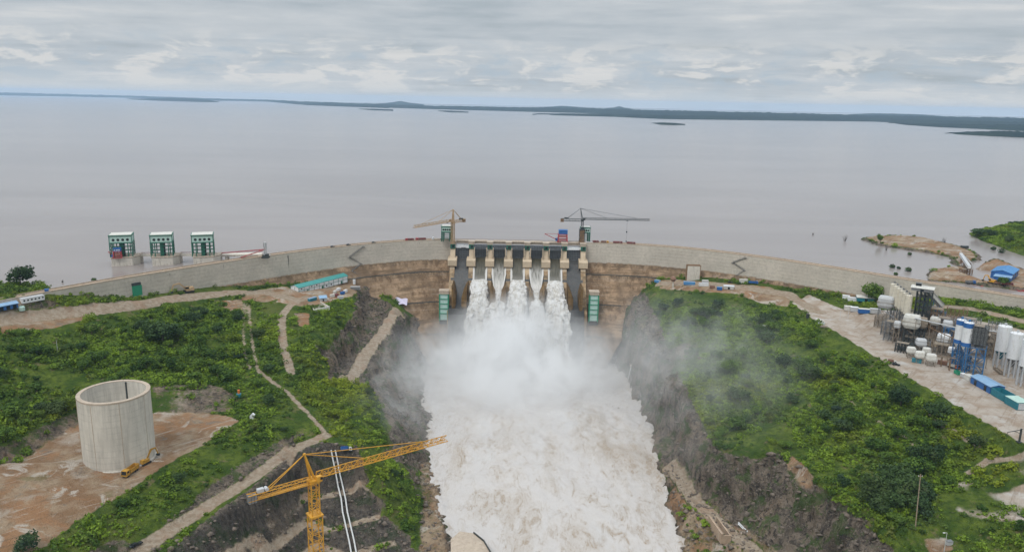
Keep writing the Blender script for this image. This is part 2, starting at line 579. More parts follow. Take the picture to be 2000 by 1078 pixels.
# ---- upstream of the dam: lake bed, shores, the spit, the works pad, the right bank
line([(-300, 560, 6), (-100, 556, 3), (-20, 560, -2.0), (40, 561, -2.2), (80, 562, -3.2), (97, 566, -2.5)])
line([(-300, 540, 3), (-100, 548, -5), (0, 551, -5), (50, 553, -5), (92, 556, -5), (110, 563, -5)])
line([(-300, 520, -9), (-100, 535, -12), (0, 542, -12), (60, 545, -12), (105, 550, -12), (140, 552, -12)])
wline([(-420, 560, 1.0), (-480, 540, 2.0), (-700, 480, 4.0)])
SPIT = [(1683, 467), (1703, 463), (1760, 462), (1805, 466), (1850, 477), (1885, 487), (1908, 497), (1914, 507), (1896, 516), (1886, 526), (1870, 520), (1850, 503), (1815, 495), (1770, 488), (1725, 482), (1700, 475)]
PADS = [(1803, 540), (1820, 528), (1850, 523), (1890, 522), (1912, 514), (1945, 510), (1985, 522), (2030, 540), (2100, 545), (2100, 575), (2000, 568), (1900, 556), (1830, 551), (1806, 548)]
BANK = [(1893, 457), (1925, 449), (1975, 440), (2060, 436), (2160, 440), (2160, 500), (2060, 505), (1998, 500), (1968, 490), (1940, 478), (1915, 470)]


def _inset(poly, d):
    q = np.array([W(a, b, WATER_Z)[:2] for a, b in poly])
    c = q.mean(0)
    out = []
    n = len(q)
    area = 0.5 * sum(q[i - 1][0] * q[i][1] - q[i][0] * q[i - 1][1] for i in range(n))
    sg = 1 if area > 0 else -1
    for i in range(n):
        t = q[(i + 1) % n] - q[i - 1]
        t = t / (np.hypot(*t) + 1e-9)
        out.append(q[i] + sg * d * np.array([-t[1], t[0]]))
    return np.array(out)


def closed(q, z, step=8):
    q = list(q) + [q[0]]
    wline([(a[0], a[1], z) for a in q], step)


for poly, top, ins in ((SPIT, -2.6, 4.0), (PADS, -2.2, 5.0)):
    closed(_inset(poly, 0), WATER_Z)
    closed(_inset(poly, -7), -13)
    closed(_inset(poly, ins), top)
    closed(_inset(poly, ins + 5), top + .2) if poly is PADS else None
closed(_inset(BANK, 0), WATER_Z)
closed(_inset(BANK, -10), -12)
closed(_inset(BANK, 10), -1.5)
closed(_inset(BANK, 30), 4)
wline([(-250, 800, -16), (0, 860, -18), (200, 850, -18), (330, 760, -16)], 20)
wline([(-700, 700, -16), (-300, 1000, -18), (300, 1050, -18), (480, 960, -16)], 30)
wline([(-700, 1180, -20), (900, 1180, -20)], 60)
wline([(-700, 100, -30), (-700, 480, -5)], 60)
wline([(-560, 100, -45), (-500, 300, -45), (-460, 400, -38), (-440, 480, -16)], 40)
wline([(-330, 100, -52), (-300, 280, -51)], 40)
wline([(900, 100, -30), (900, 1180, 20)], 60)
wline([(420, 100, -36), (430, 300, -31), (470, 450, -26), (560, 560, -6), (700, 640, 5)], 30)
wline([(330, 100, -44), (335, 280, -44)], 30)
wline([(720, 760, 3), (760, 900, 6), (760, 1050, 3)], 30)
wline([(640, 690, 0), (600, 800, -2.5)], 20)

GX0, GX1, GY0, GY1, GS = -520.0, 700.0, 216.0, 1080.0, 1.6
gx = np.arange(GX0, GX1 + .1, GS)
gy = np.arange(GY0, GY1 + .1, GS)
NX, NY = len(gx), len(gy)
_tp = np.array(TP)
_key = np.round(_tp[:, :2] / 1.5).astype(int)
_, _ui = np.unique(_key, axis=0, return_index=True)
_tp = _tp[np.sort(_ui)]
_res = geometry.delaunay_2d_cdt([Vector((float(a), float(b))) for a, b in _tp[:, :2]], [], [], 0, 1e-5)
_tv = np.array([tuple(v) for v in _res[0]])
_tz = np.array([_tp[o[0], 2] if o else 0.0 for o in _res[3]])
HZ = np.full((NY, NX), -20.0)
for tri in _res[2]:
    a, b, c = (_tv[i] for i in tri)
    i0, i1 = int(max(0, math.floor((min(a[0], b[0], c[0]) - GX0) / GS))), int(min(NX - 1, math.ceil((max(a[0], b[0], c[0]) - GX0) / GS)))
    j0, j1 = int(max(0, math.floor((min(a[1], b[1], c[1]) - GY0) / GS))), int(min(NY - 1, math.ceil((max(a[1], b[1], c[1]) - GY0) / GS)))
    if i1 < i0 or j1 < j0: continue
    X, Y = np.meshgrid(gx[i0:i1 + 1], gy[j0:j1 + 1])
    den = (b[1] - c[1]) * (a[0] - c[0]) + (c[0] - b[0]) * (a[1] - c[1])
    if abs(den) < 1e-9: continue
    l1 = ((b[1] - c[1]) * (X - c[0]) + (c[0] - b[0]) * (Y - c[1])) / den
    l2 = ((c[1] - a[1]) * (X - c[0]) + (a[0] - c[0]) * (Y - c[1])) / den
    l3 = 1 - l1 - l2
    m = (l1 >= -1e-6) & (l2 >= -1e-6) & (l3 >= -1e-6)
    HZ[j0:j1 + 1, i0:i1 + 1][m] = (l1 * _tz[tri[0]] + l2 * _tz[tri[1]] + l3 * _tz[tri[2]])[m]


def blur(a, n=1):
    for _ in range(n):
        p = np.pad(a, 1, mode='edge')
        a = (p[:-2, 1:-1] + p[2:, 1:-1] + 2 * p[1:-1, 1:-1]) / 4
        p = np.pad(a, 1, mode='edge')
        a = (p[1:-1, :-2] + p[1:-1, 2:] + 2 * p[1:-1, 1:-1]) / 4
    return a


HZ = blur(HZ, 2)
GXX, GYY = np.meshgrid(gx, gy)
_flat = np.stack([GXX.ravel(), GYY.ravel(), np.zeros(NX * NY)], 1)


def hz(x, y):
    fx = np.clip((np.asarray(x, float) - GX0) / GS, 0, NX - 1.001)
    fy = np.clip((np.asarray(y, float) - GY0) / GS, 0, NY - 1.001)
    i, j = fx.astype(int), fy.astype(int)
    u, v = fx - i, fy - j
    return (HZ[j, i] * (1 - u) * (1 - v) + HZ[j, i + 1] * u * (1 - v) + HZ[j + 1, i] * (1 - u) * v + HZ[j + 1, i + 1] * u * v)


def T(px, py):
    """the point of the ground seen at a pixel."""
    d = CR @ np.array([(px - 1000) / FOC, (539 - py) / FOC, -1.0])
    t = np.arange(180, 1600, 1.0)
    P = d[None] * t[:, None] + np.array([0, 0, CAMZ])
    h = hz(P[:, 0], P[:, 1])
    k = np.argmax((P[:, 2] < h) & (P[:, 1] > GY0))
    return np.array([P[k, 0], P[k, 1], h[k]])


def in_poly(q, X=None, Y=None):
    X = GXX if X is None else X
    Y = GYY if Y is None else Y
    inside = np.zeros(X.shape, bool)
    n = len(q)
    for i in range(n):
        x0, y0, x1, y1 = q[i - 1][0], q[i - 1][1], q[i][0], q[i][1]
        if y0 == y1: continue
        c = ((y0 > Y) != (y1 > Y)) & (X < (x1 - x0) * (Y - y0) / (y1 - y0) + x0)
        inside ^= c
    return inside


def area(pts):
    return in_poly([T(*p) for p in pts]).astype(float)


def dist_line(q):
    D = np.full((NY, NX), 1e9)
    for a, b in zip(q, q[1:]):
        dx, dy = b[0] - a[0], b[1] - a[1]
        L2 = dx * dx + dy * dy + 1e-9
        i0, i1 = np.searchsorted(gx, [min(a[0], b[0]) - 20, max(a[0], b[0]) + 20])
        j0, j1 = np.searchsorted(gy, [min(a[1], b[1]) - 20, max(a[1], b[1]) + 20])
        X, Y = GXX[j0:j1, i0:i1], GYY[j0:j1, i0:i1]
        t = np.clip(((X - a[0]) * dx + (Y - a[1]) * dy) / L2, 0, 1)
        D[j0:j1, i0:i1] = np.minimum(D[j0:j1, i0:i1], np.hypot(X - a[0] - t * dx, Y - a[1] - t * dy))
    return D


def strip(pts, width):
    return (dist_line([T(*p) for p in pts]) < width / 2).astype(float)


# ---------------------------------------------------------------- what covers the ground
road_defs = [
    ('dirt_road', 11, [(-60, 640), (0, 630), (100, 617), (200, 602), (330, 583), (450, 572), (520, 571), (575, 585)]),
    ('dirt_road', 9, [(-60, 606), (0, 594), (60, 580), (100, 570)]),
    ('dirt_track', 2.2, [(478, 592), (474, 640), (478, 690), (488, 722)]),
    ('dirt_track', 2.2, [(486, 592), (489, 640), (496, 690), (505, 724)]),
    ('dirt_road', 6.5, [(600, 580), (575, 592), (551, 618), (550, 650), (556, 690), (569, 727)]),
    ('dirt_track', 3.2, [(505, 724), (530, 744), (560, 765), (578, 785), (600, 806), (625, 832), (638, 850)]),
    ('dirt_road', 8, [(270, 1090), (400, 994), (500, 931), (560, 890), (600, 866), (638, 850)]),
    ('dirt_road', 11.0, [(776, 609), (745, 652), (711, 695), (676, 742)]),
    ('dirt_road', 9, [(1306, 912), (1356, 978), (1420, 1034), (1490, 1090)]),
    ('dirt_road', 12, [(1290, 553), (1380, 556), (1470, 565), (1540, 575), (1600, 610)]),
    ('dirt_track', 2.0, [(1640, 770), (1700, 815), (1760, 850), (1800, 880)]),
    ('dirt_track', 2.6, [(1800, 800), (1850, 835), (1915, 875)]),
    ('dirt_road', 7, [(1830, 598), (1900, 604), (2000, 628), (2100, 650)]),
    ('dirt_track', 4, [(1890, 925), (1930, 900), (2000, 890)]),
]
ROADM = np.zeros((NY, NX))
ROAD_ID = np.full((NY, NX), -1)
for i, (nm, wd, pts) in enumerate(road_defs):
    s_ = strip(pts, wd)
    ROADM = np.maximum(ROADM, s_)
    ROAD_ID[s_ > 0.5] = i
gyr, gxr = np.gradient(HZ, GS)
SLOPE = np.hypot(gxr, gyr)
YARD0 = area([(1545, 592), (1580, 575), (1625, 596), (1700, 614), (1722, 606), (1850, 616), (2000, 644), (2100, 664), (2100, 925), (1990, 862), (1880, 799), (1760, 728), (1640, 652), (1580, 618)])
YARD = YARD0
PAD = area([(-60, 928), (0, 906), (90, 870), (165, 828), (300, 806), (400, 806), (470, 822), (430, 845), (400, 868), (350, 893), (250, 960), (150, 1020), (60, 1090), (-60, 1090)])
WORKS = np.maximum(in_poly(_inset(PADS, 2)), 0).astype(float)
SPITM = in_poly(_inset(SPIT, 0)).astype(float)
BARE = np.maximum.reduce([
    area([(420, 590), (470, 585), (480, 600), (470, 612), (440, 606)]),
    area([(560, 565), (690, 545), (700, 560), (690, 580), (640, 592), (590, 600), (540, 590)]),
    area([(575, 612), (605, 612), (603, 635), (585, 640)]),
    area([(1285, 548), (1400, 552), (1500, 560), (1545, 580), (1540, 600), (1440, 575), (1380, 572), (1290, 565)]),
    area([(470, 570), (560, 560), (575, 575), (520, 590), (470, 585)]),
    area([(1545, 884), (1562, 900), (1590, 945), (1575, 962), (1548, 935), (1536, 905)]) * .8,
    area([(90, 625), (200, 600), (330, 583), (330, 592), (200, 614), (110, 640), (0, 655), (0, 635)]),
    area([(1800, 1052), (1850, 1046), (1870, 1075), (1820, 1090)]) * .8,
])
RIVERBANK = np.maximum(area([(818, 900), (848, 900), (860, 960), (880, 1090), (815, 1090), (822, 980)]),
                       area([(1290, 900), (1310, 905), (1372, 976), (1440, 1022), (1540, 1090), (1335, 1090), (1300, 980)]))
ROCKP = np.maximum.reduce([
    area([(702, 552), (735, 575), (770, 600), (800, 650), (845, 640), (845, 690), (828, 740), (830, 850), (848, 900), (818, 905), (800, 940), (770, 860), (745, 790), (720, 748), (640, 742), (652, 685), (688, 625)]),
    area([(318, 1090), (425, 1001), (512, 938), (575, 890), (612, 868), (655, 864), (702, 880), (715, 940), (740, 1000), (800, 1050), (800, 1090)]),
    area([(1255, 570), (1285, 620), (1305, 690), (1340, 760), (1372, 830), (1402, 880), (1470, 900), (1528, 888), (1568, 930), (1645, 985), (1730, 1062), (1745, 1090), (1530, 1090), (1440, 1030), (1300, 910), (1260, 800), (1190, 690), (1170, 640), (1220, 600)]),
    area([(300, 1090), (420, 990), (520, 925), (575, 870), (600, 840), (560, 850), (470, 905), (380, 975), (280, 1060)]) * .75,
])
PATCH = area([(1846, 948), (1880, 938), (1930, 950), (2000, 945), (2100, 960), (2100, 1040), (1985, 1024), (1930, 1020), (1895, 1010), (1866, 1000)])
PATCH2 = area([(1955, 890), (2000, 880), (2100, 900), (2100, 940), (1990, 932), (1960, 915)])
CUT = np.maximum(area([(-60, 925), (0, 872), (90, 828), (165, 793), (165, 830), (90, 870), (0, 906), (-60, 930)]), area([(296, 756), (400, 746), (468, 766), (456, 806), (400, 806), (300, 806)]))
BENCH = [[(402, 1112, -78.2), (448, 1077, -79.7), (520, 1029, -85.7), (598, 971, -88.2), (633, 969, -88.2), (722, 955, -88.2)],
         [(479, 1114, -93.2), (514, 1087, -95.7), (598, 1022, -98.2), (644, 1035, -98.2), (740, 1009, -98.2)],
         [(560, 1106, -105.7), (616, 1067, -105.7), (677, 1085, -105.7), (769, 1057, -105.7)]]
BENCHM = np.maximum.reduce([(dist_line([W(*p) for p in b]) < 1.7).astype(float) for b in BENCH]) * (SLOPE < 1.7)
BENCHN = np.minimum.reduce([dist_line([W(*p) for p in b]) for b in BENCH])
_nz = fbm(_flat * 0.045, 4, 3).reshape(NY, NX)
_nz2 = fbm(_flat * 0.16, 3, 9).reshape(NY, NX)
ROCK = np.clip(np.maximum(ROCKP, np.clip((SLOPE - 0.95) * 2.5, 0, 1)), 0, 1)
GREENP = np.maximum.reduce([          # scrub that keeps a hold on the rock
    area([(700, 900), (740, 890), (790, 905), (812, 960), (806, 1030), (770, 1010), (735, 950)]),
    area([(600, 745), (660, 742), (722, 760), (742, 800), (760, 860), (745, 880), (660, 872), (636, 842), (610, 800)]),
])
ROCK = ROCK * (1 - GREENP * 0.95)
BELT = area([(1640, 566), (1720, 572), (1800, 574), (1900, 578), (2000, 592), (2150, 612), (2150, 645), (2000, 622), (1900, 600), (1830, 594), (1740, 590)])
ROCK = ROCK * (1 - BELT)
for poly_ in (SPIT, PADS):
    ring_ = in_poly(_inset(poly_, -4)) & ~in_poly(_inset(poly_, 3.5))
    ROCK = np.maximum(ROCK, ring_ * .95)
    SPITM[ring_] = 0
    WORKS[ring_] = 0
ROCK = np.maximum(ROCK, CUT * np.clip(.72 + .8 * _nz, .35, 1))
ROCK = np.maximum(ROCK, RIVERBANK * .58) * (1 - BENCHM)
ROCK = np.clip(blur(ROCK, 1) * (1 - ROADM) * (1 - YARD) * (1 - PAD) * (1 - PATCH), 0, 1)
UNDER = (HZ < WATER_Z - .3) & (GYY > crest_y(GXX) + 3)
SOIL = np.clip(np.maximum.reduce([BARE, PAD, WORKS, SPITM * .7, RIVERBANK * .55, CUT * .38]), 0, 1)
PALE = np.maximum(YARD, np.maximum(PATCH, PATCH2 * .8) * np.clip(.62 + 1.1 * fbm(_flat * .09, 3, 64).reshape(NY, NX), 0, 1))
MASK = {'rock': ROCK, 'soil': blur(SOIL, 1) * (1 - ROADM), 'pale': blur(PALE, 1), 'road': np.maximum(blur(ROADM, 1), blur(BENCHM, 1) * 1.15)}
GREEN = np.clip(1 - np.maximum.reduce([ROCK, blur(np.maximum.reduce([SOIL, PALE, ROADM]), 1), UNDER.astype(float)]), 0, 1)
GREEN[HZ < -108.5] = 0
ROCK[HZ < -111] = np.maximum(ROCK, .8)[HZ < -111]

# uneven ground: soft swells under the grass, broken blocks in the rock, ruts and spoil on bare ground
ROUGH = (ROCK > .3)
HZ = HZ + _nz * (0.9 * GREEN) + _nz2 * (0.35 * GREEN + 0.16 * np.clip(PAD + BARE, 0, 1)) * (1 - ROADM)
pts = np.stack([GXX.ravel(), GYY.ravel(), HZ.ravel()], 1)
gyr, gxr = np.gradient(HZ, GS)
nrm = np.stack([-gxr.ravel(), -gyr.ravel(), np.ones(NX * NY)], 1)
nrm /= np.linalg.norm(nrm, axis=1)[:, None]
rk = ROCK.ravel() * (1 - ROADM.ravel())
sel = rk > .05
near_dam = np.clip((np.abs(crest_y(pts[:, 0]) - pts[:, 1]) - 10) / 20, 0.15, 1)
q3 = pts[sel] * np.array([1, 1, .8])
blocks = fbm(q3 * 0.055, 3, 21) * 4.0 - np.abs(fbm(q3 * 0.11, 3, 33)) * 6.0 + 1.2 + fbm(q3 * .36, 2, 5) * 1.9
# gullies running down the cliffs
gul = fbm(q3 * np.array([.12, .12, .02]), 3, 55)
blocks = blocks + np.minimum(gul, 0) * 5.0 + fbm(q3 * np.array([.025, .025, .15]), 2, 61) * 3.2 + vnoise(q3 * .5, 8) * 1.0
bench_calm = np.clip(BENCHN.ravel()[sel] / 14, .05, 1)
blocks = np.where(BENCHN.ravel()[sel] < 40, blocks * .55, blocks) * bench_calm * (1 - .6 * CUT.ravel()[sel])
pts[sel] += nrm[sel] * (blocks * rk[sel] * near_dam[sel])[:, None]

# ================================================================== TERRAIN MESHES
def terrain_material():
    m, t = material('ground_cover')
    pos = t.n('ShaderNodeNewGeometry').outputs['Position']
    at = t.n('ShaderNodeAttribute', {'attribute_name': 'cover'})
    sp = t.n('ShaderNodeSeparateColor', Color=at.outputs['Color'])
    rock, soil, pale, road = sp.outputs[0], sp.outputs[1], sp.outputs[2], at.outputs['Alpha']
    n_b = t.noise(pos, 0.018, 5.0, 0.6)
    n_m = t.noise(pos, 0.07, 5.0, 0.62)
    n_f = t.noise(pos, 0.35, 5.0, 0.65)
    n_x = t.noise(pos, 1.4, 3.0, 0.6)
    # grass and low scrub
    g = t.mix(t.step(n_m, 0.35, 0.66), (0.044, 0.084, 0.011), (0.125, 0.168, 0.024))
    g = t.mix(t.step(n_f, 0.42, 0.68, 0, .75), g, (0.026, 0.052, 0.010))
    g = t.mix(t.step(n_b, 0.54, 0.68, 0, .55), g, (0.125, 0.135, 0.035))
    g = t.mix(t.step(t.noise(pos, 0.11, 4.0, 0.7), 0.58, 0.70, 0, .7), g, (0.20, 0.155, 0.085))
    # red-brown earth with pale scraped patches
    e = t.mix(t.step(n_m, 0.36, 0.64), (0.255, 0.150, 0.082), (0.385, 0.290, 0.195))
    sv = t.scale(pos, .5, .5, .5)
    e = t.mix(t.step(t.noise(sv, 0.07, 6.0, 0.62, 0.8), 0.53, 0.66, 0, .8), e, (0.46, 0.39, 0.32))
    e = t.mix(t.step(t.noise(sv, 0.16, 6.0, 0.66, 0.4), 0.54, 0.70, 0, .7), e, (0.25, 0.185, 0.125))
    e = t.mix(t.step(t.noise(sv, 0.11, 4.0, 0.6, 0.5), 0.60, 0.70, 0, .6), e, (0.15, 0.135, 0.055))
    rot = t.n('ShaderNodeVectorRotate', {'rotation_type': 'Z_AXIS'}, Vector=pos, Angle=-0.86)
    rut = t.noise(t.scale(rot.outputs[0], .03, .42, .1), 1.0, 6.0, .66, .5)
    e = t.mix(t.step(t.noise(pos, 0.030, 6.0, .66, .6), .50, .60, 0, .75), e, (0.335, 0.175, 0.085))
    e = t.mix(t.step(t.noise(pos, 0.045, 6.0, .68, 1.2), .55, .63, 0, .85), e, (0.53, 0.47, 0.40))
    e = t.mix(t.step(t.noise(t.scale(pos, 1, 1, .3), 0.06, 6.0, .68, .5), .58, .66, 0, .7), e, (0.20, 0.175, 0.145))
    e = t.mix(t.step(rut, .57, .68, 0, .6), e, (0.17, 0.115, 0.075))
    e = t.mix(t.step(rut, .42, .34, 0, .6), e, (0.50, 0.43, 0.36))
    e = t.mix(t.step(n_x, .52, .72, 0, .35), e, (0.20, 0.14, 0.09))
    # pale concrete-dusted yard
    y = t.mix(t.step(n_m, 0.36, 0.64), (0.40, 0.31, 0.235), (0.53, 0.465, 0.40))
    y = t.mix(t.step(t.noise(sv, 0.12, 6.0, 0.65, .2), 0.52, 0.66, 0, .75), y, (0.60, 0.58, 0.55))
    y = t.mix(t.step(t.noise(sv, 0.21, 6.0, 0.66, .2), 0.56, 0.70, 0, .7), y, (0.30, 0.20, 0.125))
    y = t.mix(t.step(rut, .55, .66, 0, .5), y, (0.27, 0.19, 0.13))
    # roads
    r = t.mix(t.step(n_f, 0.35, 0.65), (0.31, 0.235, 0.165), (0.42, 0.345, 0.265))
    r = t.mix(t.step(n_m, 0.5, 0.7, 0, .5), r, (0.36, 0.21, 0.13))
    # rock: dark bedded stone, tan weathered streaks
    rv = t.scale(pos, 1, 1, 0.35)
    rv = t.scale(pos, 1, 1, .22)
    lv = t.scale(pos, .25, .25, 1.0)
    k = t.mix(t.step(t.noise(rv, 0.10, 8.0, 0.72, 0.4), 0.36, 0.64), (0.078, 0.064, 0.052), (0.225, 0.180, 0.138))
    k = t.mix(t.step(t.noise(rv, 0.045, 7.0, 0.70, 0.4), 0.48, 0.66, 0, .6), k, (0.270, 0.195, 0.130))
    k = t.mix(t.step(t.noise(rv, 0.38, 6.0, 0.74, .4), 0.50, 0.64, 0, .9), k, (0.024, 0.022, 0.021))
    k = t.mix(t.step(t.noise(lv, 0.30, 5.0, 0.7, .6), 0.55, 0.66, 0, .75), k, (0.030, 0.027, 0.025))
    k = t.mix(t.step(t.noise(pos, 0.8, 5.0, 0.75), 0.53, 0.66, 0, .75), k, (0.28, 0.24, 0.195))
    k = t.mix(t.step(t.noise(pos, 0.08, 6.0, 0.72, .6), 0.50, 0.60, 0, .75), k, (0.045, 0.085, 0.016))

    def edge(msk, amt=0.55):
        q = t.math('ADD', msk, t.math('MULTIPLY', t.math('SUBTRACT', t.math('ADD', t.math('MULTIPLY', n_f, .55), t.math('MULTIPLY', n_m, .45)), 0.5), amt * 2))
        return t.step(q, 0.34, 0.66)
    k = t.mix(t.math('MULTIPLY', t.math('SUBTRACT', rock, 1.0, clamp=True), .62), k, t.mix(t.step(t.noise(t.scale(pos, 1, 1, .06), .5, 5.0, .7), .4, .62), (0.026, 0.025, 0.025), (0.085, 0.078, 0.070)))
    c = t.mix(edge(rock, .8), g, k)
    c = t.mix(edge(soil, .55), c, e)
    c = t.mix(edge(pale, .25), c, y)
    c = t.mix(edge(road, .30), c, r)
    hgt = t.math('ADD', t.math('MULTIPLY', n_f, .8), t.math('MULTIPLY', n_x, .35))
    bp = t.n('ShaderNodeBump', Strength=1.0, Distance=2.6, Height=hgt)
    b = t.n('ShaderNodeBsdfPrincipled', Base_Color=c, Roughness=0.95, Specular_IOR_Level=0.15)
    t.put(b.inputs['Normal'], bp.outputs[0])
    t.n('ShaderNodeOutputMaterial', Surface=b.outputs[0])
    return m


M_GROUND = terrain_material()
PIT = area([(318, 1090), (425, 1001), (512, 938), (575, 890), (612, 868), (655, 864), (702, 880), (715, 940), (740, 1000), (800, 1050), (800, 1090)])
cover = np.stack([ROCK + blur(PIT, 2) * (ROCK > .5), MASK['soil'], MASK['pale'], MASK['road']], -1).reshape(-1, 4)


def cellmean(a):
    return (a[:-1, :-1] + a[1:, :-1] + a[:-1, 1:] + a[1:, 1:]) / 4


CLS = np.zeros((NY - 1, NX - 1), int)                       # 0 ground
CLS[cellmean(ROCK) > .5] = 1
CLS[cellmean(SOIL) > .5] = 2
CLS[cellmean(PAD) > .5] = 3
CLS[cellmean(YARD) > .5] = 4
CLS[cellmean(SPITM) > .5] = 5
CLS[cellmean(WORKS) > .5] = 6
CLS[(cellmean(HZ) < -111.5) & (GYY[:-1, :-1] < 780)] = 7
rid = ROAD_ID[:-1, :-1]
for i in range(len(road_defs)):
    CLS[(rid == i) & (cellmean(ROADM) > .5)] = 20 + i
hid = cellmean(UNDER.astype(float)) > .99
deep = cellmean(HZ) < -9
CLS[hid & deep] = -1
# nothing of the ground is left inside the dam
CXX = GXX[:-1, :-1] + GS / 2
CYY = GYY[:-1, :-1] + GS / 2
indam = (CXX > -372) & (CXX < 450) & (CYY > crest_y(CXX) - 0) & (CYY < crest_y(CXX) + 7) & (cellmean(HZ) < -2)
CLS[indam] = -1
NAMES = {0: 'ground', 1: 'rock_slope', 2: 'bare_ground', 3: 'tower_pad', 4: 'plant_yard', 5: 'spit', 6: 'shore_pad', 7: 'river_bed'}
for i, rd in enumerate(road_defs):
    NAMES[20 + i] = rd[0]
idx = np.arange(NX * NY).reshape(NY, NX)
quads = np.stack([idx[:-1, :-1], idx[:-1, 1:], idx[1:, 1:], idx[1:, :-1]], -1)
for cls, nm in NAMES.items():
    f = quads[CLS == cls]
    if not len(f): continue
    u, invx = np.unique(f, return_inverse=True)
    me = mesh_np(nm, pts[u], invx.reshape(-1, 4), M_GROUND, smooth=True)
    ca = me.color_attributes.new('cover', 'FLOAT_COLOR', 'POINT')
    ca.data.foreach_set('color', np.ascontiguousarray(cover[u], np.float32).ravel())
    tag(link(nm, me), kind='structure')

# the land around, coarse, out to where nothing of it shows
rim = MB()
for (x0, x1, y0, y1) in ((-2600, GX0 + 2, -600, 545), (GX1 - 2, 2600, -600, 1080), (GX0, GX1, -600, GY0 + 2)):
    nx_, ny_ = 30, 24
    xs = np.linspace(x0, x1, nx_)
    ys = np.linspace(y0, y1, ny_)
    vs, fs = [], []
    for yy in ys:
        for xx in xs:
            cx_, cy_ = min(max(xx, GX0), GX1), min(max(yy, GY0), GY1)
            base = float(hz(cx_, cy_))
            dd = math.hypot(xx - cx_, yy - cy_)
            f_ = min(1.0, dd / 500)
            far = 12 + 26 * math.sin(xx * .004) * math.cos(yy * .005)
            if y1 < 300 and abs(xx - 20) < 130: f_ *= 0.0
            vs.append((xx, yy, base * (1 - f_) + far * f_ - 0.6))
    for j in range(ny_ - 1):
        for i in range(nx_ - 1):
            a = j * nx_ + i
            fs.append((a, a + 1, a + nx_ + 1, a + nx_))
    rim.add(vs, fs)
tag(rim.build('ground', M_GROUND, smooth=True), kind='structure')

# ================================================================== WATER
WATER_R = 25000.0


def lake_material():
    m, t = material('lake_water')
    pos = t.n('ShaderNodeNewGeometry').outputs['Position']
    a = t.noise(t.scale(pos, 1, 2.2, 1), 0.05, 4.0, 0.6)
    b_ = t.noise(t.scale(pos, 1, 2.0, 1), 0.4, 4.0, 0.6)
    big_ = t.noise(t.scale(pos, 0.25, 1, 1), 0.004, 4.0, 0.6, 0.6)
    c = t.mix(t.step(big_, 0.35, 0.65), (0.240, 0.208, 0.194), (0.282, 0.248, 0.232))
    h = t.math('ADD', t.math('MULTIPLY', a, .6), t.math('MULTIPLY', b_, .25))
    bp = t.n('ShaderNodeBump', Strength=0.22, Distance=0.5, Height=h)
    b = t.n('ShaderNodeBsdfPrincipled', Base_Color=c, Roughness=0.16, IOR=1.33, Specular_IOR_Level=0.42)
    t.put(b.inputs['Normal'], bp.outputs[0])
    t.n('ShaderNodeOutputMaterial', Surface=b.outputs[0])
    return m


M_LAKE = lake_material()
lake = MB()
lx = [-24900, -9000, -3000, -1200, -800, -520, -440, -400] + list(np.arange(-372, 441, 7.0)) + [446, 470, 520, 700, 1200, 3000, 9000, 24900]
vs = []
for x in lx:
    if x < -372: y0 = 560.0
    elif x > 442: y0 = 640.0
    else: y0 = float(crest_y(x)) + 5.0
    yf = math.sqrt(max(WATER_R ** 2 - x * x, 700 ** 2))
    ym = max(y0 + 100, 1100) if abs(x) < 10000 else y0 + 50
    ym2 = min(yf, 4000) if abs(x) < 20000 else y0 + 80
    vs += [(x, y0, WATER_Z), (x, ym, WATER_Z), (x, max(ym2, ym + 5), WATER_Z), (x, max(yf, ym + 20), WATER_Z)]
fs = []
for i in range(len(lx) - 1):
    for k in range(3):
        fs.append((4 * i + k, 4 * i + 4 + k, 4 * i + 5 + k, 4 * i + 1 + k))
# a finely stepped far rim so that the horizon is a clean line
far_rim = []
lake.add(vs, fs)
tag(lake.build('reservoir_water', M_LAKE), kind='structure')
disc = MB()
na = 160
ring = []
for r_ in (3600, WATER_R):
    for i in range(na + 1):
        t_ = math.radians(-70 + 140 * i / na)
        ring.append((r_ * math.sin(t_), r_ * math.cos(t_), WATER_Z - 0.5))
disc.add(ring, [(i, i + 1, na + 2 + i, na + 1 + i) for i in range(na)])
tag(disc.build('reservoir_water', M_LAKE), kind='structure')


# ---- distant shores: low wooded land with its own depth
def far_material():
    m, t = material('far_woodland')
    pos = t.n('ShaderNodeNewGeometry').outputs['Position']
    n1 = t.noise(pos, 0.004, 6.0, 0.65)
    n2 = t.noise(pos, 0.03, 4.0, 0.6)
    c = t.mix(t.step(n1, 0.35, 0.65), (0.006, 0.014, 0.012), (0.020, 0.033, 0.018))
    c = t.mix(t.step(n2, 0.5, 0.7, 0, .5), c, (0.012, 0.022, 0.012))
    c = t.mix(t.step(n1, 0.66, 0.74, 0, .35), c, (0.12, 0.10, 0.075))
    b = t.n('ShaderNodeBsdfDiffuse', Color=c)
    t.n('ShaderNodeOutputMaterial', Surface=b.outputs[0])
    return m


M_FAR = far_material()


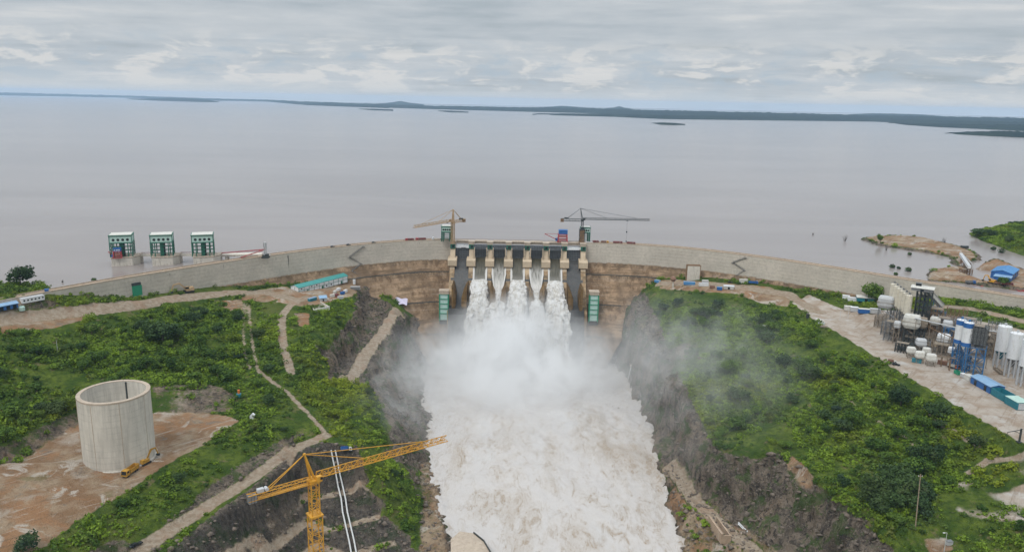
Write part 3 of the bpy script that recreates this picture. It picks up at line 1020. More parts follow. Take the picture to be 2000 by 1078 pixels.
def far_land(name, tab, depth, rough=1.0, seed=1, step=4.0, kind='structure'):
    """tab: (px, py of the waterline, py of the skyline).  Front shore, rising ground, wooded top, back slope."""
    tab = sorted(tab)
    px = np.arange(tab[0][0], tab[-1][0] + .1, step)
    pb = np.interp(px, [a[0] for a in tab], [a[1] for a in tab])
    pt_ = np.interp(px, [a[0] for a in tab], [a[2] for a in tab])
    rows = 9
    vs, n = [], len(px)
    for i in range(n):
        f = W(px[i], pb[i], WATER_Z - .6)
        d0 = math.hypot(f[0], f[1])
        e = np.array([f[0], f[1]]) / d0
        taper = min(1.0, i / 3, (n - 1 - i) / 3)
        dep = depth * (0.25 + 0.75 * taper)
        for k in range(rows):
            u = k / (rows - 1)
            p = e * (d0 + dep * u)
            s = math.sin(min(u * 1.15, 1) * PI / 2) if u < .87 else 1 - (u - .87) / .13 * .5
            # height that reaches the skyline on the top row
            pxt, pyt = px[i], pt_[i]
            dr = CR @ np.array([(pxt - 1000) / FOC, (539 - pyt) / FOC, -1.0])
            ztop = CAMZ + dr[2] / math.hypot(dr[0], dr[1]) * (d0 + dep * .85)
            ns = float(vnoise(np.array([[px[i] * .31, k * 1.7, seed]]))[0]) + .6 * float(vnoise(np.array([[px[i] * .09, k * .7, seed + 5]]))[0])
            z = WATER_Z - .6 + max(ztop - WATER_Z, 1.0) * s * (1 + 0.13 * rough * ns)
            if k == 0: z = WATER_Z - .6
            vs.append((p[0], p[1], z))
    fs = []
    for i in range(n - 1):
        for k in range(rows - 1):
            a = i * rows + k
            fs.append((a, a + rows, a + rows + 1, a + 1))
    o = MB().add(vs, fs).build(name, M_FAR, smooth=True)
    return tag(o, kind=kind)


far_land('far_shore', [(-700, 168, 161), (-150, 184, 177), (0, 187, 181), (120, 189, 184), (260, 192, 187.5), (420, 197, 193), (520, 199, 195), (600, 206, 199), (700, 209, 202), (850, 214, 207),
                       (1000, 218, 209.5), (1150, 222, 211.5), (1300, 228, 216), (1500, 233, 220), (1700, 237, 225.5), (1850, 240, 228), (2000, 243, 230.5), (2150, 246, 233), (2800, 262, 246)], 2200, 1.0, 1)
far_land('far_hill', [(735, 205, 203), (765, 206, 200.5), (782, 206, 197.2), (800, 207, 201), (830, 208, 204)], 900, .3, 3, 3)
far_land('far_hill', [(1040, 214, 211.5), (1075, 214, 208.5), (1098, 215, 207), (1130, 216, 209.5), (1165, 217, 211.8)], 1100, .4, 4)
far_land('far_hill', [(1180, 217, 212.5), (1199, 217, 210), (1209, 217, 207.6), (1219, 218, 210.5), (1235, 218, 213)], 700, .3, 5, 3)
far_land('far_hill', [(1640, 228, 225), (1700, 229, 221.5), (1740, 230, 222.2), (1790, 231, 223.5), (1840, 232, 227)], 1500, .5, 6)
far_land('near_shore', [(1040, 225, 223), (1100, 226.5, 222), (1200, 229, 222.5), (1300, 233.5, 225), (1430, 235, 226), (1560, 236.5, 227), (1700, 238, 230), (1800, 242, 234), (1900, 246, 236), (2000, 249, 238), (2150, 253, 240), (2800, 275, 258)], 1300, 1.3, 7)
far_land('near_shore', [(1735, 241, 239.5), (1770, 245, 240.5), (1830, 249, 242), (1900, 252, 242.5), (2000, 257, 244), (2150, 262, 246), (2700, 285, 266)], 900, 1.5, 8)
far_land('island', [(1845, 262, 260.5), (1880, 264, 257.5), (1940, 267, 256), (2000, 269.5, 256.5), (2150, 275, 258), (2400, 288, 272)], 500, 1.3, 9)
far_land('island', [(248, 194.5, 193.2), (300, 197, 192.7), (360, 199, 192.5), (400, 200, 194.5), (428, 200.5, 199)], 1500, .8, 10)
far_land('island', [(1272, 241, 240.2), (1290, 244, 239.6), (1315, 245, 240), (1338, 244.8, 242.6)], 180, .8, 11, 3)
far_land('island', [(700, 213.5, 212.6), (730, 216, 213), (770, 217, 214.2)], 300, .8, 12)
far_land('island', [(855, 217.5, 216.4), (880, 220, 216.6), (915, 220.5, 218.6)], 300, .8, 13)
far_land('island', [(600, 206, 205.2), (640, 207.6, 205.2), (720, 210.5, 207.5), (760, 212, 210.6)], 500, .8, 14)


# ================================================================== RIVER
def foam_material():
    m, t = material('white_water')
    pos = t.n('ShaderNodeNewGeometry').outputs['Position']
    st = t.scale(pos, 1.0, 0.36, 1.0)
    warp = t.n('ShaderNodeTexNoise', Scale=0.035, Detail=3.0)
    wv = t.vmath('ADD', st, t.scale(warp.outputs['Color'], 22, 16, 6))
    n1 = t.noise(wv, 0.030, 8.0, 0.66, 0.8)
    n2 = t.noise(wv, 0.15, 8.0, 0.75, 1.0)
    n3 = t.noise(wv, 0.6, 7.0, 0.75, .8)

    def ridge(n):
        return t.math('SUBTRACT', 1.0, t.math('ABSOLUTE', t.math('SUBTRACT', t.math('MULTIPLY', n, 4.0), 2.0)))
    lace = t.math('MAXIMUM', ridge(n2), t.math('MULTIPLY', ridge(n3), .9))
    q = t.math('ADD', t.math('MULTIPLY', n1, .45), t.math('ADD', t.math('MULTIPLY', n2, .35), t.math('MULTIPLY', n3, .20)))
    c = t.mix(t.step(q, 0.42, 0.55), (0.265, 0.195, 0.125), (0.450, 0.415, 0.388))
    c = t.mix(t.step(lace, 0.50, 1.0, 0, .5), c, (0.56, 0.535, 0.515))
    c = t.mix(t.step(n1, .50, .62, 0, .35), c, (0.47, 0.445, 0.435))
    band = t.noise(t.vmath('ADD', t.scale(pos, .045, .010, .02), t.scale(warp.outputs['Color'], 1.2, .8, .3)), 1.0, 6.0, .66, .4)
    c = t.mix(t.math('MULTIPLY', t.step(band, .51, .66, 0, .6), t.step(lace, 1.0, .5)), c, (0.30, 0.225, 0.155))
    c = t.mix(t.step(band, .46, .34, 0, .45), c, (0.50, 0.485, 0.475))
    h = t.math('ADD', t.math('MULTIPLY', n2, 1.2), t.math('MULTIPLY', lace, .25))
    bp = t.n('ShaderNodeBump', Strength=0.5, Distance=0.75, Height=h)
    b = t.n('ShaderNodeBsdfPrincipled', Base_Color=c, Roughness=0.7, Specular_IOR_Level=0.25)
    t.put(b.inputs['Normal'], bp.outputs[0])
    t.n('ShaderNodeOutputMaterial', Surface=b.outputs[0])
    return m


M_FOAM = foam_material()
rx = np.arange(-150, 190, 1.5)
ry = np.arange(60, 792, 1.5)
RX, RY = np.meshgrid(rx, ry)
rp = np.stack([RX.ravel(), RY.ravel(), np.zeros(RX.size)], 1)
turb = np.clip((rp[:, 1] - 330) / 260, 0.35, 1.25)
hh = fbm(rp * np.array([.035, .028, 1]), 4, 71) * 2.9 + fbm(rp * np.array([.12, .09, 1]), 3, 81) * 1.3 + fbm(rp * .3, 2, 91) * .45
hgt = RIVER_Z - 1.0 + hh * turb
# boils thrown up against the banks
bank = np.clip((hz(rp[:, 0], rp[:, 1]) + 119) / 7, 0, 1)
hgt += bank * (0.8 + np.maximum(fbm(rp * .26, 3, 44), 0) * 4.2)
rp[:, 2] = hgt
ridx = np.arange(RX.size).reshape(RX.shape)
rq = np.stack([ridx[:-1, :-1], ridx[:-1, 1:], ridx[1:, 1:], ridx[1:, :-1]], -1).reshape(-1, 4)
keep = (hz(rp[rq[:, 0], 0], rp[rq[:, 0], 1]) < -108.5)
tag(link('river_water', mesh_np('river_water', rp, rq[keep], M_FOAM, smooth=True)), kind='structure')

# ================================================================== THE DAM
def concrete(name, hi, lo, stain, z_split=-20.0, streak=0.6, lift=True, mott=.35, vert=False):
    m, t = material(name)
    pos = t.n('ShaderNodeNewGeometry').outputs['Position']
    z = t.n('ShaderNodeSeparateXYZ', Vector=pos).outputs[2]
    n1 = t.noise(pos, 0.05, 6.0, 0.62)
    n2 = t.noise(pos, 0.5, 5.0, 0.65)
    vs_ = t.scale(pos, 1, 1, 0.045)
    st = t.noise(vs_, 0.20, 6.0, 0.72)
    st2 = t.noise(vs_, 0.055, 4.0, 0.6)
    up = t.mix(t.step(n1, .35, .65), tuple(k * .90 for k in hi), tuple(k * 1.08 for k in hi))
    up = t.mix(t.step(t.noise(t.scale(pos, 1, 1, .10), .42, 5.0, .7) if vert else n2, .42, .66, 0, mott), up, tuple(k * .72 for k in hi))
    dn = t.mix(t.step(n1, .35, .65), tuple(k * .85 for k in lo), tuple(k * 1.12 for k in lo))
    dn = t.mix(t.step(st, .45, .66, 0, streak), dn, stain)
    dn = t.mix(t.step(st2, .48, .66, 0, streak * .8), dn, tuple(k * .55 for k in lo))
    hb = t.noise(t.scale(pos, .03, .03, .30), 1.0, 6.0, .72, .5)
    gate_ = t.step(t.math('ABSOLUTE', t.math('SUBTRACT', t.n('ShaderNodeSeparateXYZ', Vector=pos).outputs[0], 5.5)), 118.0, 70.0)
    dn = t.mix(t.math('MULTIPLY', gate_, t.step(t.noise(vs_, .34, 4.0, .7), .42, .62, 0, .75)), dn, stain)
    dn = t.mix(t.step(n1, .52, .66, 0, .7), dn, tuple(k * 1.25 for k in lo))
    dn = t.mix(t.step(hb, .48, .60, 0, .8), dn, tuple(k * .42 for k in lo))
    dn = t.mix(t.step(hb, .46, .36, 0, .22), dn, tuple(k * .80 for k in hi))
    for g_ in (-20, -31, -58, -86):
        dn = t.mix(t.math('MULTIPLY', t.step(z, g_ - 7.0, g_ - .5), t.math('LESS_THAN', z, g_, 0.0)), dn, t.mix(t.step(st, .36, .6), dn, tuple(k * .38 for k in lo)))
    zz = t.math('ADD', z, t.math('MULTIPLY', t.math('SUBTRACT', st, 0.5), 3.0))
    c = t.mix(t.step(zz, z_split - .6, z_split + .6), dn, up)
    # run-off streaks under the crest
    c = t.mix(t.math('MULTIPLY', t.step(st, .56, .70, 0, .42), t.step(z, -15, -1)), c, tuple(k * .62 for k in hi))
    if lift:                                                # roller-compacted lifts
        w1 = t.math('FRACT', t.math('MULTIPLY', z, 0.30))
        ln = t.math('MULTIPLY', t.step(w1, .0, .25, .30, 0), t.step(t.noise(pos, .09, 3), .35, .6))
        c = t.mix(ln, c, tuple(k * .5 for k in lo))
    bp = t.n('ShaderNodeBump', Strength=0.3, Distance=0.5, Height=t.math('ADD', n2, st))
    b = t.n('ShaderNodeBsdfPrincipled', Base_Color=c, Roughness=0.9, Specular_IOR_Level=0.2)
    t.put(b.inputs['Normal'], bp.outputs[0])
    t.n('ShaderNodeOutputMaterial', Surface=b.outputs[0])
    return m


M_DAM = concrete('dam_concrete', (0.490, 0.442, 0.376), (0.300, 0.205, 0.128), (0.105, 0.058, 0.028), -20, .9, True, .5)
M_PIER = concrete('pier_concrete', (0.52, 0.415, 0.295), (0.48, 0.360, 0.230), (0.26, 0.150, 0.07), -27, .6, False)
M_FLARE = concrete('stained_concrete', (0.26, 0.17, 0.075), (0.22, 0.135, 0.055), (0.10, 0.058, 0.022), -20, .8, False)
M_CHUTE = plain('wet_concrete', (0.048, 0.048, 0.047), 0.5, 0, .35, .25, (0.15, 0.11, 0.08), .5)
M_ROADTAN = plain('crest_earth', (0.37, 0.27, 0.19), .95, 0, .25, .12, (0.46, 0.38, 0.30), .5)
M_PARA = plain('parapet_concrete', (0.42, 0.345, 0.27), .9, 0, .15, .3, (0.26, 0.18, 0.12), .6)
M_DARKSTEEL = plain('dark_steel', (0.045, 0.055, 0.055), .6, .2, .3, 1.0, (0.09, 0.06, 0.04), .5)
M_STAIR = plain('stair_steel', (0.20, 0.195, 0.185), .6, .2, .2, 1.0)
M_GATE = plain('gate_steel', (0.085, 0.092, 0.10), .55, .3, .3, .6, (0.14, 0.11, 0.09), .5)
M_RIB = plain('gate_rib', (0.24, 0.26, 0.28), .55, .3, .2, .6, (0.14, 0.12, 0.10), .5)
M_WHITE = plain('white_paint', (0.68, 0.69, 0.70), .5, 0, .06, .5, (0.45, 0.42, 0.38), .5)
M_DGREEN = plain('dark_green_paint', (0.012, 0.115, 0.072), .5, 0, .2, .8)
M_MINT = plain('mint_cladding', (0.40, 0.56, 0.50), .6, 0, .08, .6, (0.34, 0.36, 0.32), .4)
M_WIN = plain('window_dark', (0.015, 0.02, 0.024), .2, 0, .3, 1.0)
M_RED = plain('red_paint', (0.38, 0.045, 0.05), .5, 0, .2, 1.0, (0.22, 0.06, 0.05), .4)
M_REDBROWN = plain('red_oxide', (0.20, 0.055, 0.05), .6, 0, .25, 1.0, (0.12, 0.05, 0.04), .4)
M_BLUE = plain('blue_paint', (0.020, 0.115, 0.34), .5, 0, .15, .6, (0.06, 0.10, 0.18), .4)
M_BROWN = plain('brown_steel', (0.24, 0.15, 0.085), .6, .2, .25, 1.0)
M_CONC = plain('pale_concrete', (0.56, 0.515, 0.445), .9, 0, .12, .25, (0.25, 0.215, 0.17), .6)

FXS = np.array([crest_from_px(a) if a > 60 else -372.0 for a, _ in FOOT])
FZS = np.array([z for _, z in FOOT])
RXS = np.array([crest_from_px(a) for a, _ in FOOT_R])
RZS = np.array([z for _, z in FOOT_R])


def foot_z(x):
    if x < 0: return float(np.interp(x, FXS, FZS))
    return float(np.interp(x, RXS, RZS))


def to_root(o, root):
    """mesh built in world metres -> local to its thing."""
    loc = Vector(root.location)
    if o.data.users > 0 and loc.length > 0:
        o.data.transform(Matrix.Rotation(-root.rotation_euler.z, 4, 'Z') @ Matrix.Translation(-loc))
    o.parent = root
    return o


def wpart(mb, name, mat, root, smooth=False):
    return to_root(mb.build(name, mat, None, smooth), root)


def sweep(mb, xs, prof_fn):
    """a closed profile [(off, z)...] carried along the axis."""
    rings = []
    for x in xs:
        rings.append([crest_pt(x, o_, z_) for o_, z_ in prof_fn(x)])
    n = len(rings[0])
    vs = [p for r in rings for p in r]
    fs = []
    for i in range(len(xs) - 1):
        for k in range(n):
            k2 = (k + 1) % n
            fs.append((i * n + k, (i + 1) * n + k, (i + 1) * n + k2, i * n + k2))
    fs.append(tuple(range(n)))
    fs.append(tuple((len(xs) - 1) * n + k for k in range(n))[::-1])
    return mb.add(vs, fs)


def FACE(px, py, out=0.0):
    """the point of the dam's downstream face seen at a pixel."""
    d = CR @ np.array([(px - 1000) / FOC, (539 - py) / FOC, -1.0])
    for t in np.arange(450, 1000, 0.4):
        p = d * t + np.array([0, 0, CAMZ])
        if p[2] > 1 or p[1] < 300: continue
        if p[1] > float(crest_y(p[0])) - face_off(p[2]) - out:
            return p
    return p


DAM = thing('gravity_dam', 'long curved grey concrete dam with a gated spillway in its middle', 'dam', (5.5, 797, -113))
LEV = [0, -20, -20.01, -31, -31.01, -58, -58.01, -86, -86.01, -117]


def wing_prof(x):
    fz = foot_z(x) - 30.0
    p = [(-8.0, min(-24.0, fz)), (-8.0, 0.0)]
    for z in LEV:
        zz = max(z, fz)
        p.append((face_off(zz), zz))
    return p


for xs in (np.append(np.arange(-372, SX0 - .5, 4.5), SX0), np.append(np.arange(SX1, 446, 4.5), 446)):
    mb = MB()
    sweep(mb, xs, wing_prof)
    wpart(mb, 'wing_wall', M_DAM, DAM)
    mb = MB()
    sweep(mb, xs, lambda x: [(-7.4, 0.02), (-7.4, .12), (-.5, .12), (-.5, .02)])
    wpart(mb, 'crest_road', M_ROADTAN, DAM)
    for o_ in (-7.95, -.35):
        mb = MB()
        sweep(mb, xs, lambda x: [(o_, .01), (o_, 1.1), (o_ + .4, 1.1), (o_ + .4, .01)])
        wpart(mb, 'parapet', M_PARA, DAM)
# galleries with handrails across the sloping face
for zg in (-31, -58, -86):
    for side in (-1, 1):
        lim = [x for x in (np.arange(-372, SX0 - 2, 3.0) if side < 0 else np.arange(SX1 + 2, 446, 3.0)) if foot_z(x) < zg - 1]
        if len(lim) < 3: continue
        mb = MB()
        fo = face_off(zg - .02)
        sweep(mb, lim, lambda x: [(fo - 1.4, zg + .03), (fo - 1.4, zg + .10), (fo + .25, zg + .10), (fo + .25, zg - 1.1), (fo + .04, zg - 1.1), (fo + .04, zg + .03)])
        for x in lim:
            p = crest_pt(x, fo + .1, zg)
            mb.beam(p, p + np.array([0, 0, 1.3]), .14)
        for h in (.65, 1.3):
            for a, b in zip(lim, lim[1:]):
                mb.beam(crest_pt(a, fo + .1, zg + h), crest_pt(b, fo + .1, zg + h), .13)
        wpart(mb, 'gallery', M_DARKSTEEL, DAM)
# contraction joints
for px in (330, 432, 535, 560, 745, 818):
    x = crest_from_px(px)
    mb = MB()
    zb = max(foot_z(x) + .5, -19.6)
    p = crest_pt(x, .05, -1.5)
    wd = 1.6 if px == 560 else .35
    mb.beam(p, crest_pt(x, .05, zb), wd, .16)
    wpart(mb, 'joint', M_DARKSTEEL, DAM)
for px in (1165, 1205, 1270, 1288, 1545, 1632, 1690):
    x = crest_from_px(px)
    mb = MB()
    top = -8 if px in (1270, 1288, 1545) else -1.5
    mb.beam(crest_pt(x, .05, top), crest_pt(x, .05, max(foot_z(x) + .5, -19.6)), .9 if px in (1270, 1545) else .35, .16)
    wpart(mb, 'joint', M_DARKSTEEL, DAM)
# zigzag stairs bolted to the face
for zig in ([(710, 482), (682, 503), (706, 515), (687, 529), (702, 540)], [(1456, 503.5), (1431, 513), (1454, 528), (1440, 537)]):
    q = [FACE(a, b, 1.1) for a, b in zig]
    mb = MB()
    for a, b in zip(q, q[1:]):
        d = (b - a) / max(1, int(np.linalg.norm(b - a) / .7))
        n = max(1, int(np.linalg.norm(b - a) / .7))
        mb.beam(a, b, 1.2, .3)
        for k in range(n + 1):
            mb.beam(a + d * k, a + d * k + np.array([0, 0, 1.2]), .12)
        mb.beam(a + np.array([0, 0, 1.2]), b + np.array([0, 0, 1.2]), .14)
    for a in q:
        mb.box(a, (2.6, 2.2, .25))
    wpart(mb, 'staircase', M_STAIR, DAM)

# ---- spillway
BAY = 19.5
PX = [SX0 + 1.0 + BAY * i for i in range(8)]
OGEE = [(806, -17.5), (801, -16.5), (796, -17.4), (790, -21.0), (784, -26.5), (777, -34.5), (770, -43.5), (763, -52.0), (757, -57.5), (751, -60.5), (747, -60.0)]
sb = MB()
prof = OGEE + [(746, -66), (738, -78), (724, -118), (806, -118)]
sb.prism(prof, (SX0, 0, 0), (0, 1, 0), (0, 0, 1), (SX1 - SX0, 0, 0))
wpart(sb, 'spillway_chute', M_CHUTE, DAM)
for i, x in enumerate(PX):
    pw = 4.6 if 0 < i < 7 else 5.0
    mb = MB()
    side = [(807, -118), (807, -1.2), (793.5, -1.2), (791.2, -6.5), (786.5, -16), (783, -24), (776, -36), (766, -47), (756, -57), (749, -64), (749, -72), (734, -118)]
    mb.prism(side, (x - pw / 2, 0, 0), (0, 1, 0), (0, 0, 1), (pw, 0, 0))
    pier = wpart(mb, 'pier', M_PIER, DAM)
    mb = MB()
    mb.prism([(793, -15.4), (783.6, -16.4), (780.6, -17.6), (780.6, -23.4), (783.4, -24.8), (793, -24.8)], (x - 4.6, 0, 0), (0, 1, 0), (0, 0, 1), (9.2, 0, 0))
    bm = mb.build('trunnion_block', M_PIER, None)
    bm.data.transform(Matrix.Translation(-Vector(DAM.location)))
    bm.parent = pier
    # narrowing wedge low on the pier
    s = 1 if i % 2 == 0 else -1
    x0 = x + s * pw / 2 * .9
    mb = MB()
    big = 5.4 if i not in (0, 7) else 4.0
    wp = [(0, -37), (s * 1.4, -39), (s * big * .75, -44), (s * big, -49), (s * big, -57), (s * big * .55, -63), (0, -65)]
    if s < 0: wp = wp[::-1]
    mb.prism(wp, (x0, 747.0, 0), (1, 0, 0), (0, 0, 1), (0, 28, 0))
    bm = mb.build('wedge', M_FLARE, None)
    bm.data.transform(Matrix.Translation(-Vector(DAM.location)))
    bm.parent = pier
    # hoist cabin on the head of the pier
    mb = MB()
    mb.box((x, 794.6, -1.0), (6.2, 9.0, 2.6)).box((x, 794.6, .55), (6.8, 9.6, .5))
    cap = mb.build('pier_head', M_PARA, None)
    cap.data.transform(Matrix.Translation(-Vector(DAM.location)))
    cap.parent = pier
    mb = MB()
    mb.box((x, 791.3, -4.6), (4.9, 3.2, 4.4))
    for dx in (-2.4, 2.4):
        mb.box((x + dx, 789.6, -4.6), (.35, .4, 4.6))
    hb = mb.build('hoist_box', M_DGREEN, None)
    hb.data.transform(Matrix.Translation(-Vector(DAM.location)))
    hb.parent = pier
    mb = MB()
    mb.box((x + .3, 789.62, -4.5), (2.2, .25, 2.6))
    hb = mb.build('window', M_WIN, None)
    hb.data.transform(Matrix.Translation(-Vector(DAM.location)))
    hb.parent = pier
# road bridge over the bays
mb = MB()
for a, b in zip(PX, PX[1:]):
    for yy in (799, 803, 806):
        mb.box(((a + b) / 2, yy, -1.6), (BAY - 6.4, 1.0, 2.0))
    mb.box(((a + b) / 2, 802.5, -.35), (BAY - 6.3, 9.5, .45))
wpart(mb, 'bridge_deck', M_PARA, DAM)
mb = MB()
for yy in (797.6, 807.0):
    mb.box((5.5, yy, .55), (BAY * 7, .18, .25))
    for k in range(56):
        mb.box((PX[0] + 2.45 * k, yy, .3), (.14, .16, .8))
wpart(mb, 'bridge_rail', M_BROWN, DAM)
# radial gates
for i in range(7):
    xc = (PX[i] + PX[i + 1]) / 2
    closed_ = i in (0, 6)
    W2 = (BAY - 5.0) / 2
    zt, zb = (-7.0, -17.6) if closed_ else (-1.6, -16.2)
    R0 = 15.0
    tr = (784.5, -20.5)                                      # trunnion
    mb = MB()
    n = 10
    arc = []
    for k in range(n + 1):
        z = zt + (zb - zt) * k / n
        dy = math.sqrt(max(R0 ** 2 - min(abs(z - tr[1]), R0 * .96) ** 2, 4))
        yy = min(tr[0] + dy * .62, 796.5) if not closed_ else 795.0 - .05 * (z - zt)
        arc.append((yy, z))
    sec = arc + [(y + .5, z) for y, z in arc[::-1]]
    mb.prism(sec, (xc - W2, 0, 0), (0, 1, 0), (0, 0, 1), (2 * W2, 0, 0))
    gate = wpart(mb, 'gate', M_GATE, DAM)
    mb = MB()
    for k in range(0, n + 1, 1 if not closed_ else 2):
        mb.box((xc, arc[k][0] - .28, arc[k][1]), (2 * W2, .5, .22))
    for k in range(9):
        xx = xc - W2 + .3 + (2 * W2 - .6) * k / 8
        for a, b in zip(arc, arc[1:]):
            mb.beam((xx, a[0] - .3, a[1]), (xx, b[0] - .3, b[1]), .2, .45)
    g = mb.build('ribs', M_RIB, None)
    g.data.transform(Matrix.Translation(-Vector(DAM.location)))
    g.parent = gate
    if not closed_:
        for s in (-1, 1):
            mb = MB()
            for k in (2, 5, 8):
                mb.beam((xc + s * (W2 - .9), arc[k][0] - .5, arc[k][1]), (xc + s * (W2 - .4), tr[0] + .5, tr[1] + 1.5), .75)
            g = mb.build('arm', M_PIER, None)
            g.data.transform(Matrix.Translation(-Vector(DAM.location)))
            g.parent = gate
    else:
        mb = MB()
        mb.box((xc, 792.5, -4.6), (2 * W2 + .2, 1.6, 2.1))
        wpart(mb, 'stop_beam', M_WHITE, DAM)
# ---- water over the spillway
def sheet_material():
    m, t = material('sliding_water')
    pos = t.n('ShaderNodeNewGeometry').outputs['Position']
    st = t.noise(t.scale(pos, 1.0, .12, .12), 0.9, 5.0, .65)
    z = t.n('ShaderNodeSeparateXYZ', Vector=pos).outputs[2]
    foamy = t.step(t.math('ADD', z, t.math('MULTIPLY', st, 12.0)), -24.0, -36.0)
    at = t.n('ShaderNodeAttribute', {'attribute_type': 'OBJECT', 'attribute_name': 'foam'}).outputs['Fac']
    foamy = t.math('ADD', t.math('MULTIPLY', foamy, .5), t.math('MULTIPLY', t.math('MULTIPLY', t.step(st, .28, .60), t.step(z, -20.0, -30.0)), at), clamp=True)
    c = t.mix(t.step(st, .35, .65), (0.060, 0.055, 0.038), (0.105, 0.095, 0.066))
    ed = t.n('ShaderNodeAttribute', {'attribute_name': 'edge'}).outputs['Fac']
    foamy = t.math('MAXIMUM', foamy, t.step(t.math('ADD', ed, t.math('MULTIPLY', st, .5)), .55, .95))
    c = t.mix(foamy, c, (0.58, 0.56, 0.53))
    b = t.n('ShaderNodeBsdfPrincipled', Base_Color=c, Roughness=0.3, IOR=1.33)
    t.put(b.inputs['Normal'], t.n('ShaderNodeBump', Strength=.35, Distance=.5, Height=st).outputs[0])
    t.n('ShaderNodeOutputMaterial', Surface=b.outputs[0])
    return m


M_SHEET = sheet_material()


def jet_material():
    m, t = material('jet_foam')
    pos = t.n('ShaderNodeNewGeometry').outputs['Position']
    n1 = t.noise(t.scale(pos, 1, .5, .14), 0.30, 8.0, .72, .5)
    n2 = t.noise(t.scale(pos, 1, .6, .22), 1.0, 6.0, .72, .5)
    q = t.math('ADD', t.math('MULTIPLY', n1, .6), t.math('MULTIPLY', n2, .4))
    c = t.mix(t.step(q, .36, .56), (0.34, 0.30, 0.24), (0.61, 0.60, 0.585))
    b = t.n('ShaderNodeBsdfPrincipled', Base_Color=c, Roughness=0.8, Specular_IOR_Level=.2)
    t.put(b.inputs['Normal'], t.n('ShaderNodeBump', Strength=.7, Distance=1.0, Height=q).outputs[0])
    t.n('ShaderNodeOutputMaterial', Surface=b.outputs[0])
    return m


M_JET = jet_material()


def jet(name, xc, w0, w1, y0, z0, v, th0, th1, seed, dz0=0.0):
    """a thrown jet: a closed, ragged tongue of foam on a ballistic path."""
    nt, nc = 130, 72
    tmax = 0.1
    while z0 + dz0 * tmax - 4.9 * tmax ** 2 > RIVER_Z - 1: tmax += .02
    vs = np.zeros((nt, nc, 3))
    for i in range(nt):
        t = tmax * i / (nt - 1)
        u = i / (nt - 1)
        cy, cz = y0 - v * t, z0 + dz0 * t - 4.9 * t * t
        wd = w0 + (w1 - w0) * u ** 1.2
        th = th0 + (th1 - th0) * u ** .8
        tang = np.array([0, -v, dz0 - 9.8 * t])
        tang /= np.linalg.norm(tang)
        nn = np.array([0, -tang[2], tang[1]])
        if nn[2] < 0: nn = -nn
        for k in range(nc):
            a = 2 * PI * k / nc
            ca, sa = math.cos(a), math.sin(a)
            ex = math.copysign(abs(ca) ** .6, ca) * wd / 2
            ey = math.copysign(abs(sa) ** .8, sa) * th / 2
            vs[i, k] = (xc + ex, cy + nn[1] * ey, cz + nn[2] * ey)
    P_ = vs.reshape(-1, 3)
    u = np.repeat(np.linspace(0, 1, nt), nc)
    sc = np.array([.42, .22, .055])
    d = np.stack([fbm(P_ * sc + s_, 4, seed + s_) for s_ in (0, 40, 80)], 1)
    d1 = np.stack([fbm(P_ * sc * .4 + s_, 3, seed + 5 + s_) for s_ in (0, 40, 80)], 1)
    d2 = np.stack([fbm(P_ * .7 + s_, 2, seed + 9 + s_) for s_ in (0, 40, 80)], 1)
    P_ = P_ + d * (0.6 + 4.0 * u ** .7)[:, None] * np.array([1.2, 1.3, 1.0]) + d1 * (5.0 * u)[:, None] + d2 * (0.7 + 1.1 * u)[:, None]
    ii = np.arange(nt * nc).reshape(nt, nc)
    q = np.stack([ii[:-1], np.roll(ii, -1, 1)[:-1], np.roll(ii, -1, 1)[1:], ii[1:]], -1).reshape(-1, 4)
    o = link(name, mesh_np(name, P_, q, M_JET, smooth=True))
    return tag(o, kind='structure')


for i in range(1, 6):
    xc = (PX[i] + PX[i + 1]) / 2
    wide = i in (1, 3, 5)
    hw = (BAY - 4.7) / 2
    nx_, ny_ = 14, 26
    prof = [(797.0, -16.6), (794, -17.2), (789, -20.6), (783, -25.8), (776, -33.6), (769, -42.2), (762, -50.6)]
    ts = np.linspace(0, len(prof) - 1, ny_)
    py2 = np.interp(ts, range(len(prof)), [a for a, _ in prof])
    pz2 = np.interp(ts, range(len(prof)), [b for _, b in prof]) + 1.2
    vs, fs = [], []
    for j in range(ny_):
        h_ = hw if wide or j < 16 else hw - (hw - 3.4) * (j - 16) / (ny_ - 16)
        for k in range(nx_):
            u = k / (nx_ - 1) * 2 - 1
            vs.append((xc + u * h_, py2[j], pz2[j] + .35 * abs(u) ** 3))
    for j in range(ny_ - 1):
        for k in range(nx_ - 1):
            a = j * nx_ + k
            fs.append((a, a + nx_, a + nx_ + 1, a + 1))
    o = MB().add(vs, fs).build('spill_water', M_SHEET, smooth=True)
    ea = o.data.attributes.new('edge', 'FLOAT', 'POINT')
    ea.data.foreach_set('value', [(abs((k % nx_) / (nx_ - 1) * 2 - 1) ** 2.5) * min(1.0, (k // nx_) / 14.0) ** 2 for k in range(nx_ * ny_)])
    tag(o, kind='structure')
    o['foam'] = 0.05 if wide else 0.55
    if wide:
        jet('spill_water', xc, 15.0, 31.0, 771.5, -36.4, 17.5, 3.0, 15.0, 100 + i * 13, -4.0)
    else:
        jet('spill_water', xc, 6.2, 30.0, 765, -45.0, 17.0, 2.6, 13.0, 300 + i * 13, -4.0)

